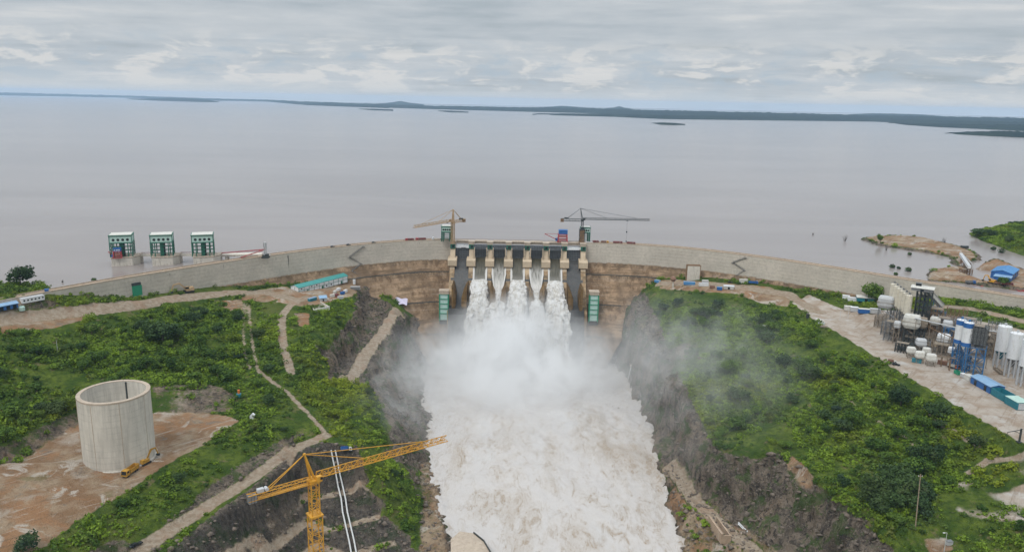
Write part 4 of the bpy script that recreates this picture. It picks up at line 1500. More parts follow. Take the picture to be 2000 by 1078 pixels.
# ================================================================== VEGETATION
def leaf_material(name, dark, light, rndmix=0.5):
    m, t = material(name)
    pos = t.n('ShaderNodeNewGeometry').outputs['Position']
    tint = t.n('ShaderNodeAttribute', {'attribute_name': 'tint'}).outputs['Fac']
    r = t.n('ShaderNodeObjectInfo').outputs['Random']
    n1 = t.noise(pos, 0.03, 4.0, 0.6)
    f = t.math('ADD', t.math('MULTIPLY', tint, .60), t.math('MULTIPLY', n1, .55))
    f = t.math('ADD', f, t.math('MULTIPLY', t.math('SUBTRACT', r, .5), rndmix))
    c = t.mix(t.step(f, .15, .95), dark, light)
    n2 = t.noise(pos, 0.012, 3.0, 0.6)
    c = t.mix(t.step(n2, .52, .68, 0, .5), c, (light[0] * 1.45, light[1] * 1.02, light[2] * .8))
    n3 = t.noise(pos, 0.022, 4.0, 0.65)
    c = t.mix(t.step(n3, .56, .68, 0, .6), c, (light[0] * .42, light[1] * .42, light[2] * 1.9))
    c = t.mix(t.step(t.noise(pos, 0.045, 4.0, 0.65), .60, .72, 0, .5), c, (0.150, 0.135, 0.050))
    b = t.n('ShaderNodeBsdfPrincipled', Base_Color=c, Roughness=0.7, Specular_IOR_Level=0.25)
    tr = t.n('ShaderNodeBsdfTranslucent', Color=c)
    mx = t.n('ShaderNodeMixShader', i0=0.22, i1=b.outputs[0], i2=tr.outputs[0])
    t.n('ShaderNodeOutputMaterial', Surface=mx.outputs[0])
    return m


M_LEAF = {'bright': leaf_material('leaves_bright', (0.042, 0.092, 0.010), (0.180, 0.270, 0.024)),
          'mid': leaf_material('leaves_mid', (0.027, 0.068, 0.011), (0.115, 0.195, 0.024)),
          'dark': leaf_material('leaves_dark', (0.018, 0.046, 0.014), (0.062, 0.110, 0.030))}
M_SCRUB = leaf_material('leaves_scrub', (0.032, 0.078, 0.010), (0.200, 0.300, 0.024), 0.0)
M_BARK = plain('bark', (0.12, 0.095, 0.07), .95, 0, .25, 2.0)
M_DEADWOOD = plain('dead_wood', (0.13, 0.12, 0.11), .95, 0, .25, 2.0)


def leaf_cloud(centres, radii, n, size, rng, shell=0.55):
    """n leaf clumps (quads) spread through a set of lobes; returns verts, quads, tint."""
    k = rng.choice(len(centres), n, p=radii ** 2 / np.sum(radii ** 2))
    d = rng.normal(size=(n, 3))
    d /= np.linalg.norm(d, axis=1)[:, None]
    rr = (shell + (1.08 - shell) * rng.random(n) ** .6)[:, None]
    wob = 1 + .28 * vnoise(d * 2.3 + k[:, None] * 3.1, 5)[:, None]
    p = centres[k] + d * rr * radii[k][:, None] * wob * np.array([1, 1, .82])
    nrm_ = d * .8 + rng.normal(size=(n, 3)) * .55 + np.array([0, 0, .35])
    nrm_ /= np.linalg.norm(nrm_, axis=1)[:, None]
    a = np.cross(nrm_, rng.normal(size=(n, 3)))
    a /= np.linalg.norm(a, axis=1)[:, None] + 1e-9
    b = np.cross(nrm_, a)
    s = (size * (.55 + .9 * rng.random(n)))[:, None]
    q = .55 + .45 * rng.random((n, 4, 1))
    vs = np.stack([p + (-a - b * .8) * s * q[:, 0], p + (a - b * .7) * s * q[:, 1], p + (a * .8 + b) * s * q[:, 2], p + (-a * .9 + b * .8) * s * q[:, 3]], 1)
    tint = np.clip(.5 + .34 * rng.normal(size=len(centres))[k] + .16 * rng.normal(size=n), 0, 1)
    return vs.reshape(-1, 3), np.arange(4 * n).reshape(n, 4), np.repeat(tint, 4)


def set_tint(me, tint):
    at = me.attributes.new('tint', 'FLOAT', 'POINT')
    at.data.foreach_set('value', np.ascontiguousarray(tint, np.float32))


CROWNS, TRUNKS = {}, {}


def make_tree_mesh(kind, seed, w_, h_, lobes, flat, n, leaf):
    rng = np.random.default_rng(seed)
    cs, rs = [], []
    for i in range(lobes):
        t = rng.random() * 2 * PI
        r = w_ * .5 * (0.15 + .62 * rng.random() ** .6)
        z = h_ * (.42 + .40 * rng.random()) if not flat else h_ * (.70 + .2 * rng.random())
        rad = w_ * (.15 + .13 * rng.random()) * (.75 if flat else 1)
        cs.append((r * math.cos(t), r * math.sin(t), z))
        rs.append(rad)
    cs.append((0, 0, h_ * .68))
    rs.append(w_ * .26)
    cs, rs = np.array(cs), np.array(rs)
    v, q, tint = leaf_cloud(cs, rs, n, leaf, rng)
    key = f'{kind}_{seed}'
    me = mesh_np('crown', v, q, M_LEAF[kind])
    set_tint(me, tint)
    tb = MB()
    tb.tube((0, 0, -.6), (w_ * .01, 0, h_ * .34), h_ * .036, h_ * .024, 8)
    for i in range(min(6, lobes)):
        c = cs[i]
        s0 = (w_ * .01, 0, h_ * (.24 + .015 * i))
        mid = (c[0] * .55, c[1] * .55, h_ * .36 + (c[2] - h_ * .36) * .5)
        tb.tube(s0, mid, h_ * .017, h_ * .011, 6)
        tb.tube(mid, tuple(c), h_ * .011, h_ * .004, 5)
    tm = tb.mesh('trunk')
    tm.materials.append(M_BARK)
    CROWNS[key], TRUNKS[key] = me, tm
    return key


KEYS = {
    'bright': [make_tree_mesh('bright', 11, 7.5, 6.0, 8, False, 900, .32), make_tree_mesh('bright', 12, 6.0, 5.2, 6, False, 700, .31), make_tree_mesh('bright', 13, 9.0, 6.5, 10, False, 1100, .35)],
    'mid': [make_tree_mesh('mid', 21, 8.0, 7.0, 9, False, 1000, .33), make_tree_mesh('mid', 22, 6.4, 7.0, 7, False, 800, .32), make_tree_mesh('mid', 23, 10.0, 7.5, 12, False, 1300, .36)],
    'dark': [make_tree_mesh('dark', 31, 8.5, 7.5, 9, False, 1100, .34), make_tree_mesh('dark', 32, 10.5, 8.5, 12, False, 1400, .37), make_tree_mesh('dark', 33, 11.0, 7.0, 9, True, 1000, .36)],
}


def tree(key, p, s, label, group=None, name='tree', sz=1.0):
    root = thing(name, label, 'tree', p, random.random() * 6.28, group)
    root.scale = (s, s, s * sz)
    link('trunk', TRUNKS[key], root)
    link('crown', CROWNS[key], root)
    return root


def inframe(P_, m=0):
    x, y, d = proj(P_)
    return (x > -m) & (x < 2000 + m) & (y > 380) & (y < 1078 + m) & (d > 0)


ZL = np.maximum(area([(-200, 668), (0, 650), (160, 632), (300, 612), (470, 596), (476, 700), (470, 775), (400, 760), (290, 768), (165, 792), (90, 826), (0, 868), (-200, 900)]),
                area([(500, 600), (545, 605), (552, 720), (520, 730), (500, 690)]) * .7)
ZF = np.maximum(area([(40, 1090), (220, 1000), (430, 880), (560, 800), (600, 815), (540, 850), (420, 930), (200, 1090)]), area([(470, 770), (510, 735), (560, 770), (598, 812), (540, 850), (470, 830)]))
ZK = np.maximum(area([(580, 730), (660, 742), (722, 764), (745, 830), (760, 880), (640, 850), (600, 800)]), area([(700, 896), (760, 900), (806, 950), (806, 1040), (760, 1010), (720, 950)]))
ZG = area([(590, 640), (640, 600), (692, 590), (690, 630), (640, 720), (585, 735), (575, 690)])
ZR = area([(1290, 585), (1450, 605), (1545, 615), (1600, 665), (1740, 750), (1990, 890), (2150, 1000), (2150, 1090), (1715, 1090), (1560, 940), (1528, 880), (1402, 880), (1345, 790), (1300, 690), (1270, 610)])
ZB = np.maximum.reduce([area([(1560, 560), (1700, 578), (1800, 575), (1900, 580), (2000, 600), (2150, 620), (2150, 640), (2000, 622), (1900, 600), (1790, 592), (1700, 605), (1640, 598)]), area([(-100, 570), (0, 560), (95, 570), (60, 582), (0, 592)]),
                        area([(95, 580), (200, 585), (300, 578), (250, 592), (90, 612), (0, 622), (0, 604)])])
ZS = in_poly(_inset(BANK, 2)).astype(float)
dn = fbm(_flat * 0.03, 3, 77).reshape(NY, NX) * .9 + .55


def scatter(zone, n, mind, taken, margin=0, gate=.5):
    """up to n spaced points where zone * green is high."""
    wgt = np.clip(zone * GREEN * np.clip(dn, 0.05, 1.2), 0, None)
    wgt[GREEN < gate] = 0
    jj, ii = np.nonzero(wgt > .02)
    pr = wgt[jj, ii]
    order = RNG.random(len(jj)) ** (1 / pr)
    order = np.argsort(-order)
    out = []
    cell = {}
    for k in order:
        x = gx[ii[k]] + (RNG.random() - .5) * GS
        y = gy[jj[k]] + (RNG.random() - .5) * GS
        p = np.array([x, y, HZ[jj[k], ii[k]]])
        if not inframe(p, margin): continue
        c = (int(x / mind), int(y / mind))
        if any((x - q[0]) ** 2 + (y - q[1]) ** 2 < mind ** 2 for a in (-1, 0, 1) for b in (-1, 0, 1) for q in cell.get((c[0] + a, c[1] + b), ())): continue
        cell.setdefault(c, []).append((x, y))
        out.append(p)
        if len(out) >= n: break
    return out


KINDW = {'bright': 'bright green bushy tree', 'mid': 'mid green leafy tree', 'dark': 'dark green dense tree'}
for zone, n, mind, sc, wts, where, grp in (
        (ZL, 98, 6.0, (.75, 1.65), (.30, .45, .25), 'in the thicket on the left hillside behind the round concrete tower', 'trees on the left hillside'),
        (ZF, 13, 5.0, (.45, .9), (.6, .3, .1), 'on the grassy slope between the tower pad and the bench road', 'bushes on the grassy slope below the tower'),
        (ZK, 22, 4.8, (.55, 1.05), (.55, .35, .1), 'on the green knoll at the left lip of the gorge', 'trees at the left lip of the gorge'),
        (ZG, 6, 5.0, (.4, .7), (.5, .4, .1), 'on the grass between the red track and the grey rock', 'bushes beside the red track'),
        (ZR, 134, 6.5, (.7, 1.65), (.34, .36, .30), 'on the wooded right hillside between gorge and batching plant', 'trees on the right hillside'),
        (ZB, 18, 5.0, (.35, .65), (.4, .4, .2), 'in the green belt along the foot of the dam', 'bushes along the foot of the dam'),
        (ZS, 12, 6.0, (.7, 1.15), (.2, .5, .3), 'on the wooded bank at the far right shore', 'trees on the far right bank')):
    for p in scatter(zone, n, mind, None):
        k = RNG.choice(3, p=wts)
        kd = ('bright', 'mid', 'dark')[k]
        key = KEYS[kd][RNG.integers(3)]
        s = sc[0] + (sc[1] - sc[0]) * RNG.random() ** 1.6
        tree(key, p - np.array([0, 0, .25]), s, KINDW[kd] + ' ' + where, grp, sz=.75 + .3 * RNG.random())

# ---- scrub that nobody could count: one mass of low bushes
ZALL = np.maximum.reduce([ZL * 1.0, ZF * .22, ZK * 1.0, ZG * .5, ZR * 1.0, ZB * .9, ZS])
ZALL = np.maximum(ZALL, .12) * np.clip(.35 + 1.6 * (dn - .30), .22, 1.3)
cand = scatter(ZALL, 12000, 1.9, None, 220, .35)
nb = 34
rng = np.random.default_rng(5)
allv, allt = [], []
for c in cand:
    r = .8 + 2.9 * rng.random() ** 2.6
    cs = np.array([[0, 0, r * .45], [r * .55 * rng.normal(), r * .55 * rng.normal(), r * .4], [r * .5 * rng.normal(), r * .5 * rng.normal(), r * .35]])
    v, q, ti = leaf_cloud(cs, np.array([r * .8, r * .6, r * .5]), int(30 + 24 * r), .27 + .085 * r, rng, .5)
    base = rng.normal() * .22 + .55 * float(vnoise(np.array([[c[0] * .05, c[1] * .05, 3.3]]))[0])
    allv.append(v + c)
    allt.append(np.clip(ti * .6 + .22 + base, 0, 1))
v = np.concatenate(allv)
me = mesh_np('scrub', v, np.arange(len(v)).reshape(-1, 4), M_SCRUB)
set_tint(me, np.concatenate(allt))
tag(link('scrub', me), kind='stuff')

# ---- loose stone on the cut faces and along the river: nobody could count it
rk_w = np.clip(ROCK.ravel() * (1 - ROADM.ravel()) + .5 * RIVERBANK.ravel(), 0, 1)
rk_w *= 1 - .9 * CUT.ravel()
rk_w[(pts[:, 2] < -112.5) | (pts[:, 2] > -20)] = 0
vis = inframe(pts, 200)
ci = np.nonzero((rk_w > .3) & vis)[0]
ci = RNG.choice(ci, min(8000, len(ci)), replace=False)
rng = np.random.default_rng(9)
ico = np.array([(1, 0, 0), (-1, 0, 0), (0, 1, 0), (0, -1, 0), (0, 0, 1), (0, 0, -1), (.6, .6, .6), (-.6, .6, .6), (.6, -.6, .6), (-.6, -.6, .6)])
icf = np.array([(0, 6, 4, 8), (4, 7, 1, 9), (6, 2, 7, 4), (8, 4, 9, 3), (0, 2, 6, 6), (0, 8, 3, 5), (1, 7, 2, 5), (9, 1, 5, 3), (2, 0, 5, 5)])
icf = np.array([(0, 6, 4), (0, 4, 8), (4, 7, 1), (4, 1, 9), (6, 2, 7), (6, 7, 4), (8, 4, 9), (8, 9, 3), (0, 2, 6), (0, 8, 3), (0, 3, 5), (1, 7, 2), (1, 2, 5), (9, 1, 5), (9, 5, 3), (2, 0, 5)])
n_r = len(ci)
rs = (.40 + 1.2 * rng.random(n_r) ** 3.0)[:, None, None]
jit = 1 + .35 * rng.normal(size=(n_r, len(ico), 3))
stn = ico[None] * jit * rs * (np.array([1.2, 1.0, .8]) * (1 + .3 * rng.normal(size=(n_r, 1, 3))))
stn = stn + (pts[ci] + np.stack([rng.normal(size=n_r), rng.normal(size=n_r), np.zeros(n_r)], 1) * .6)[:, None]
M_STONE = plain('loose_stone', (0.150, 0.120, 0.095), .95, 0, .45, .35, (0.07, 0.06, 0.05), .6, .4)
fcs = (icf[None] + (np.arange(n_r) * len(ico))[:, None, None]).reshape(-1, 3)
tag(link('loose_stones', mesh_np('loose_stones', stn.reshape(-1, 3), fcs, M_STONE)), kind='stuff')

# ---- single trees that stand out
SOLO = [
    ('dark', 1, (40, 557), 2.0, 'large dark tree standing alone on the lake shore at the far left', .95),
    ('dark', 1, (318, 668), 2.2, 'biggest dark round tree in the middle of the left hillside', .9),
    ('mid', 2, (1702, 587), 1.75, 'tall loose tree growing against the foot of the dam', 1.2),
    ('mid', 0, (1714, 590), 1.25, 'lower bushy tree beside the tall loose tree at the dam', .9),
    ('dark', 0, (1861, 585), 1.35, 'single dark tree in front of the dam behind the plant', .95),
    ('dark', 0, (348, 944), .95, 'round dark bush alone on the grass right of the tower', .8),
    ('dark', 2, (1908, 464), 1.9, 'spreading flat topped tree at the water edge of the right bank', .8),
    ('dark', 2, (1935, 463), 1.5, 'second flat topped tree beside the bank edge, partly in scrub', .8),
    ('mid', 1, (1719, 474), 1.3, 'small tree on the near tip of the spit in the lake', 1.1),
    ('dark', 1, (50, 1076), 1.1, 'dark leafy tree cut by the bottom left corner', .9),
    ('dark', 1, (1765, 985), 1.6, 'dark tree just left of the leaning wooden pole', 1.1),
    ('dark', 0, (1800, 1010), 1.5, 'dark bushy tree right behind the leaning wooden pole', 1.0),
    ('dark', 1, (1745, 950), 1.5, 'dark tree upslope of the trees at the leaning pole', 1.0),
    ('dark', 2, (1822, 915), 1.4, 'grey green tree with a thin crown near the bare patch', 1.3),
    ('dark', 0, (1400, 605), 1.5, 'dark spreading tree at the top of the right slope below the huts', .9),
    ('dark', 1, (1580, 740), 1.7, 'large dark tree in the middle of the right hillside', .9),
    ('mid', 0, (1958, 560), 1.3, 'small green tree in front of the blue warehouse', .9),
]
for kd, k, (a, b), s, lab, sz in SOLO:
    tree(KEYS[kd][k], T(a, b) - np.array([0, 0, .3]), s, lab, None, sz=sz)


def drowned(px, py, h_, seed, label, leafy=False):
    rng = np.random.default_rng(seed)
    p = W(px, py, WATER_Z)
    root = thing('drowned_tree', label, 'tree', p)
    tb = MB()
    for i in range(7):
        a = rng.random() * 6.28
        r0 = h_ * .18 * rng.random()
        st = (r0 * math.cos(a), r0 * math.sin(a), -1.0)
        e = (st[0] * 2.6 + rng.normal() * h_ * .12, st[1] * 2.6 + rng.normal() * h_ * .12, h_ * (.55 + .45 * rng.random()))
        tb.tube(st, e, .26, .08, 6)
        for j in range(3):
            f = .45 + .2 * j
            m_ = [st[q] + (e[q] - st[q]) * f for q in range(3)]
            tb.tube(m_, (m_[0] + rng.normal() * h_ * .16, m_[1] + rng.normal() * h_ * .1, m_[2] + h_ * .22 * rng.random()), .12, .04, 5)
    tb.build('branches', M_DEADWOOD, root)
    if leafy:
        v, q, ti = leaf_cloud(np.array([[0, 0, h_ * .4], [h_ * .3, .3, h_ * .3]]), np.array([h_ * .55, h_ * .4]), 160, .55, rng)
        me = mesh_np('leaves', v, q, M_LEAF['dark'])
        set_tint(me, ti)
        link('leaves', me, root)


for i, (a, b, h_, lab, lf) in enumerate([
        (1649, 471, 7.5, 'bare drowned tree in open water left of the spit', False), (1845, 476, 8.0, 'bare tree at the back edge of the spit', False),
        (1731, 489, 6, 'dark dead trunk in the water below the spit', False), (1742, 523, 4.5, 'leafy clump standing in the water above the dam', True),
        (1773, 530, 5.0, 'greenest drowned bush near the shore pad', True), (1749, 537, 3, 'small drowned bush closest to the dam', True), (1755, 525, 2.6, 'tiny drowned bush between two larger ones', True), (1776, 498, 3.5, 'grey drowned clump in the bay inside the spit', True),
        (1588, 459, 3, 'faint twigs far out in the lake', False), (1940, 488, 4.5, 'drowned bush in the channel below the right bank', True), (1955, 494, 6, 'larger drowned bush in the channel near the road', True),
        (122, 552, 2.5, 'small twigs in the lake beside the left shore', False), (183, 549, 3, 'drowned twig clump behind the left end of the dam', True)]):
    drowned(a, b, h_, 50 + i, lab, lf)

# ================================================================== OBJECTS
M_YEL = plain('crane_yellow', (0.58, 0.29, 0.025), .5, 0, .15, .8, (0.34, 0.17, 0.04), .5)
M_DULLYEL = plain('worn_yellow', (0.43, 0.23, 0.03), .6, 0, .25, .7, (0.22, 0.14, 0.07), .6)
M_TAN = plain('crane_tan', (0.44, 0.30, 0.17), .6, 0, .15, .8, (0.25, 0.15, 0.08), .4)
M_GREYMET = plain('grey_steel', (0.20, 0.205, 0.21), .5, .3, .2, 1.0, (0.14, 0.10, 0.07), .5)
M_LTGREY = plain('light_grey_metal', (0.48, 0.49, 0.50), .55, .1, .1, .8, (0.33, 0.29, 0.24), .5)
M_OFFW = plain('dusty_white', (0.56, 0.545, 0.50), .7, 0, .12, .5, (0.34, 0.30, 0.24), .6)
M_TEAL = plain('teal_paint', (0.020, 0.175, 0.225), .5, 0, .18, .7, (0.05, 0.13, 0.14), .5)
M_TEALROOF = plain('teal_roof', (0.045, 0.255, 0.235), .5, 0, .12, .3, (0.10, 0.22, 0.20), .4)
M_BLUEROOF = plain('pale_blue_roof', (0.22, 0.36, 0.52), .5, .1, .10, .3, (0.32, 0.37, 0.42), .5)
M_BROOF = plain('blue_roof', (0.075, 0.24, 0.48), .5, .1, .10, .3, (0.14, 0.25, 0.38), .5)
M_BLUESTEEL = plain('blue_steel', (0.025, 0.13, 0.30), .5, .1, .2, .8, (0.12, 0.12, 0.13), .5)
M_TYRE = plain('tyre', (0.02, 0.02, 0.02), .9)
M_ORANGE = plain('orange_paint', (0.55, 0.16, 0.03), .5, 0, .15, 1.0)
M_GRNPAINT = plain('green_paint', (0.02, 0.24, 0.13), .5, 0, .15, 1.0)
M_TANKC = concrete('tank_concrete', (0.56, 0.522, 0.455), (0.56, 0.522, 0.455), (0.30, 0.245, 0.18), -999, .85, True, .8, True)
M_CLOTH = plain('lilac_sheet', (0.52, 0.48, 0.60), .8, 0, .10, .5)
M_CREAM = plain('cream_paint', (0.60, 0.55, 0.45), .7, 0, .12, .5, (0.36, 0.30, 0.22), .6)
M_DUST = plain('dusty_steel', (0.25, 0.205, 0.155), .8, .1, .3, .8, (0.12, 0.09, 0.07), .6)
M_RUSTBED = plain('rusty_brown', (0.22, 0.12, 0.08), .8, 0, .25, .8)
M_PIPE = plain('pale_pipe', (0.55, 0.55, 0.54), .5, .1, .1, .5)
M_WOOD = plain('pole_wood', (0.30, 0.23, 0.165), .9, 0, .2, 2.0)


def ang(a, b):
    return math.atan2(b[1] - a[1], b[0] - a[0])


def onground(px, py):
    return T(px, py)


# ------------------------------------------------------------------ cranes
def tower_crane(label, base, zj, az, jl, cl, mat, sections, apex_h, apex_back, leg, group, jib_w=2.2, jib_h=True, hook_at=.8, hook_drop=12, seg=2.6, collar=None, winch=None, cw=None):
    r = thing('tower_crane', label, 'crane', base, az, group)
    H_ = zj - base[2]
    for (z0, z1, w_) in sections:
        mb = MB()
        mb.lattice((0, 0, z0), (0, 0, z1), w_, seg * w_ / 3.2, leg * .9, leg * .45)
        mb.build('mast', mat, r)
        mb = MB()
        mb.box((0, 0, z1 - .2), (w_ + .9, w_ + .9, .7))
        mb.build('collar', mat, r)
    wt = sections[-1][2]
    mb = MB()
    mb.tube((0, 0, H_ - 1.6), (0, 0, H_ - .3), wt * .62, wt * .80, 16)
    mb.tube((0, 0, H_ - .3), (0, 0, H_ + .3), wt * .80, wt * .80, 16)
    mb.build('slewing_ring', mat, r)
    mb = MB()
    mb.box((1.4, -wt * .5 - 1.0, H_ + 1.0), (2.2, 1.7, 2.3))
    cabo = mb.build('cab', mat, r)
    mb = MB()
    mb.box((2.1, -wt * .5 - 1.0, H_ + 1.2), (.9, 1.75, 1.2))
    mb.build('window', M_WIN, cabo)
    mb = MB()
    mb.lattice((wt * .4, 0, H_ + .4), (jl, 0, H_ + .4), jib_w, seg, leg * .7, leg * .42, tri=True)
    mb.build('jib', mat, r)
    mb = MB()
    for s in (-1, 1):
        pass
    mb.lattice((-wt * .4, 0, H_ - .3), (-cl, 0, H_ - .3), 2.4, seg * 1.2, leg * .6, leg * .34)
    mb.box((-cl * .45, 0, H_ - 1.5), (cl * .8, 1.2, .1))
    mb.build('counter_jib', mat, r)
    mb = MB()
    for k in range(3):
        mb.box((-cl + .5 + k * 1.15, 0, H_ - .9), (.95, 2.6, 3.2))
    mb.build('counterweight', cw or M_GREYMET, r)
    mb = MB()
    mb.box((-cl + 5.2, .2, H_ + 1.6), (2.6, 1.8, 1.5))
    mb.tube((-cl + 7.6, -1.0, H_ + 1.6), (-cl + 7.6, 1.2, H_ + 1.6), .75, n=12)
    mb.build('winch', winch or M_LTGREY, r)
    mb = MB()
    for s in (-1, 1):
        mb.beam((.3, s * .9, H_ + .4), (-apex_back, s * .25, H_ + apex_h), leg * 1.3)
        mb.beam((-1.2, s * .9, H_ + .4), (-apex_back, s * .25, H_ + apex_h), leg)
    for k in range(1, 6):
        f = k / 6
        mb.beam((.3 * (1 - f) - apex_back * f, -.9 + .65 * f, H_ + .4 + (apex_h - .4) * f), (.3 * (1 - f) - apex_back * f, .9 - .65 * f, H_ + .4 + (apex_h - .4) * f), leg * .6)
    mb.box((-apex_back, 0, H_ + apex_h), (1.0, .9, .8))
    mb.build('tower_head', mat, r)
    top = (-apex_back, 0, H_ + apex_h)
    for e in ((jl * .36, 0, H_ + .4 + jib_w * 1.1), (jl * .82, 0, H_ + .4 + jib_w * 1.1)):
        MB().beam(top, e, leg * .6).build('tie_bar', mat, r)
    for s in (-.8, .8):
        MB().beam(top, (-cl * .72, s, H_ + .9), leg * .6).build('tie_bar', mat, r)
    hx = jl * hook_at
    tro = MB().box((hx, 0, H_ - .1), (2.0, 1.8, .5)).build('trolley', M_DARKSTEEL, r)
    if hook_drop:
        mb = MB()
        mb.beam((hx - .3, 0, H_ - .3), (hx - .3, 0, H_ - hook_drop), .07).beam((hx + .3, 0, H_ - .3), (hx + .3, 0, H_ - hook_drop), .07)
        mb.build('rope', M_DARKSTEEL, tro)
        mb = MB()
        mb.box((hx, 0, H_ - hook_drop * .55), (1.2, .9, 1.5)).box((hx, 0, H_ - hook_drop - .3), (1.1, .8, 1.4))
        mb.build('hook_block', M_DARKSTEEL, tro)
    return r


pv_, tip_, ct_ = W(612, 935, -10), W(872, 861, -10), W(498, 967, -10)
az_ = ang(pv_, tip_)
tower_crane('large yellow tower crane reaching over the gorge in the foreground', (pv_[0], pv_[1], -112.5), -10.0, az_, np.linalg.norm(tip_ - pv_), np.linalg.norm(ct_ - pv_) + 3, M_YEL,
            [(0, 86.5, 4.7), (86.5, 101.5, 3.4)], 12.0, 3.4, .42, 'tower cranes', 2.3, True, .06, 0, 2.6)
pv_, tip_, ct_ = W(884.5, 433, 22), W(808, 446, 22), W(906, 420.5, 22)
tower_crane('tan tower crane at the left end of the spillway', (pv_[0], pv_[1] + 0, -1), 22.0, ang(pv_, tip_), np.linalg.norm(tip_ - pv_), min(np.linalg.norm(ct_ - pv_), 19), M_TAN,
            [(0, 21.4, 2.7)], 12.5, .6, .5, 'tower cranes', 2.3, True, .15, 0, 2.6, cw=M_BROWN, winch=M_DARKSTEEL)
pv_ = W(1138, 430, 24.5)
rcr = tower_crane('dark tower crane with level jib at the right end of the spillway', (pv_[0], pv_[1] + 2, 1.0), 24.5, .02, 71, 23, M_DARKSTEEL,
                  [(0, 13.5, 5.2), (13.5, 24.0, 2.2)], 12.0, 2.4, .42, 'tower cranes', 1.7, True, .665, 22, 2.6, cw=M_BROWN, winch=M_DARKSTEEL)
mb = MB()
mb.box((0, 0, 6.5), (4.6, 4.6, 12.5)).box((0, 0, 13.2), (6.0, 6.0, .6)).box((0, 0, .3), (6.5, 6.5, .6))
for k in range(4):
    mb.box((0, 0, 2 + 3 * k), (5.4, 5.4, .35))
mb.build('climbing_cage', M_BROWN, rcr)


# ------------------------------------------------------------------ green framed buildings
def frame_house(label, p, rz, w_, d_, h_box, h_open, name='hoist_house', cat='building', group=None, columns=True, blank=False):
    r = thing(name, label, cat, p, rz, group)
    z1 = h_open
    mb = MB()
    for sx in (-1, -.62, .62, 1):
        for sy in (-1, 1):
            mb.beam((sx * w_ / 2, sy * d_ / 2, 0), (sx * w_ / 2, sy * d_ / 2, z1), .75)
    for sx in (-1, 1):
        mb.beam((sx * w_ / 2, 0, 0), (sx * w_ / 2, 0, z1), .7)
    for k in range(1, 4):
        z = z1 * k / 4
        for sy in (-1, 1):
            mb.beam((-w_ / 2, sy * d_ / 2, z), (w_ / 2, sy * d_ / 2, z), .42)
        for sx in (-1, 1):
            mb.beam((sx * w_ / 2, -d_ / 2, z), (sx * w_ / 2, d_ / 2, z), .42)
    mb.box((0, 0, z1 - .3), (w_ + .8, d_ + .8, .9))
    mb.build('frame', M_DGREEN, r)
    if columns:
        mb = MB()
        mb.box((0, -d_ * .30, z1 / 2 - .2), (w_ * .17, d_ * .2, z1 - .8))
        mb.build('lift_column', M_DGREEN, r)
        mb = MB()
        mb.box((w_ * .12, -d_ * .22, z1 / 2 - .2), (w_ * .06, d_ * .2, z1 - .8))
        mb.build('cable_duct', M_WIN, r)
    mb = MB()
    mb.box((0, 0, z1 + h_box / 2), (w_ - .1, d_ - .1, h_box))
    wall = mb.build('cladding', M_MINT, r)
    for k in range(4):
        xx = (-.375 + .25 * k) * w_ * .85
        mb = MB()
        mb.tube((xx, -d_ / 2 - .12, z1 + h_box * .42), (xx, -d_ / 2 + .2, z1 + h_box * .42), h_box * .20, n=12)
        mb.build('window', M_WIN, wall)
    mb = MB()
    mb.box((0, 0, z1 + h_box + .2), (w_ + 1.0, d_ + 1.0, .8))
    for sx in (-1, 1):
        for sy in (-1, 1):
            mb.beam((sx * w_ / 2, sy * d_ / 2, z1), (sx * w_ / 2, sy * d_ / 2, z1 + h_box), .5)
    mb.build('eaves', M_DGREEN, r)
    mb = MB()
    mb.box((0, 0, z1 + h_box + .75), (w_ - .4, d_ - .4, .35))
    mb.build('roof', M_OFFW, r)
    return r


RZI = math.radians(19)
tower_at = []
for k, (px, py, lab) in enumerate([(241, 519.5, 'leftmost green framed intake gate house with a blue cabin hung in front'), (320, 518.5, 'middle green framed intake gate house in the lake'),
                                   (400, 518, 'green framed intake gate house nearest the dam crest')]):
    f = W(px, py, WATER_Z)
    n = np.array([math.sin(RZI), -math.cos(RZI)])
    c = f[:2] - n * 9.0
    tower_at.append((c, n))
    pr = thing('intake_pier', ['pale concrete intake pier under the leftmost gate house', 'pale concrete intake pier under the middle gate house', 'pale concrete intake pier under the gate house nearest the dam'][k], 'pier', (c[0], c[1], -20), RZI, 'intake piers')
    mb = MB()
    mb.prism([(-9.3, -9), (7.6, -9), (13.0, -2.5), (14.5, 5), (14.5, 9), (-9.3, 9)], (0, 0, 0), (1, 0, 0), (0, 1, 0), (0, 0, 22.2))
    mb.build('pier_body', M_CONC, pr)
    mb = MB()
    mb.prism([(-9.7, -9.4), (7.8, -9.4), (13.4, -2.7), (14.9, 4.8), (14.9, 9.4), (-9.7, 9.4)], (0, 0, 22.25), (1, 0, 0), (0, 1, 0), (0, 0, .7))
    mb.build('deck_slab', M_PARA, pr)
    frame_house(lab, (c[0] + .9 * n[1] * 1.0, c[1], 2.95), RZI, 18.0, 15.0, 6.0, 12.8, 'gate_house', 'building', 'intake gate houses')
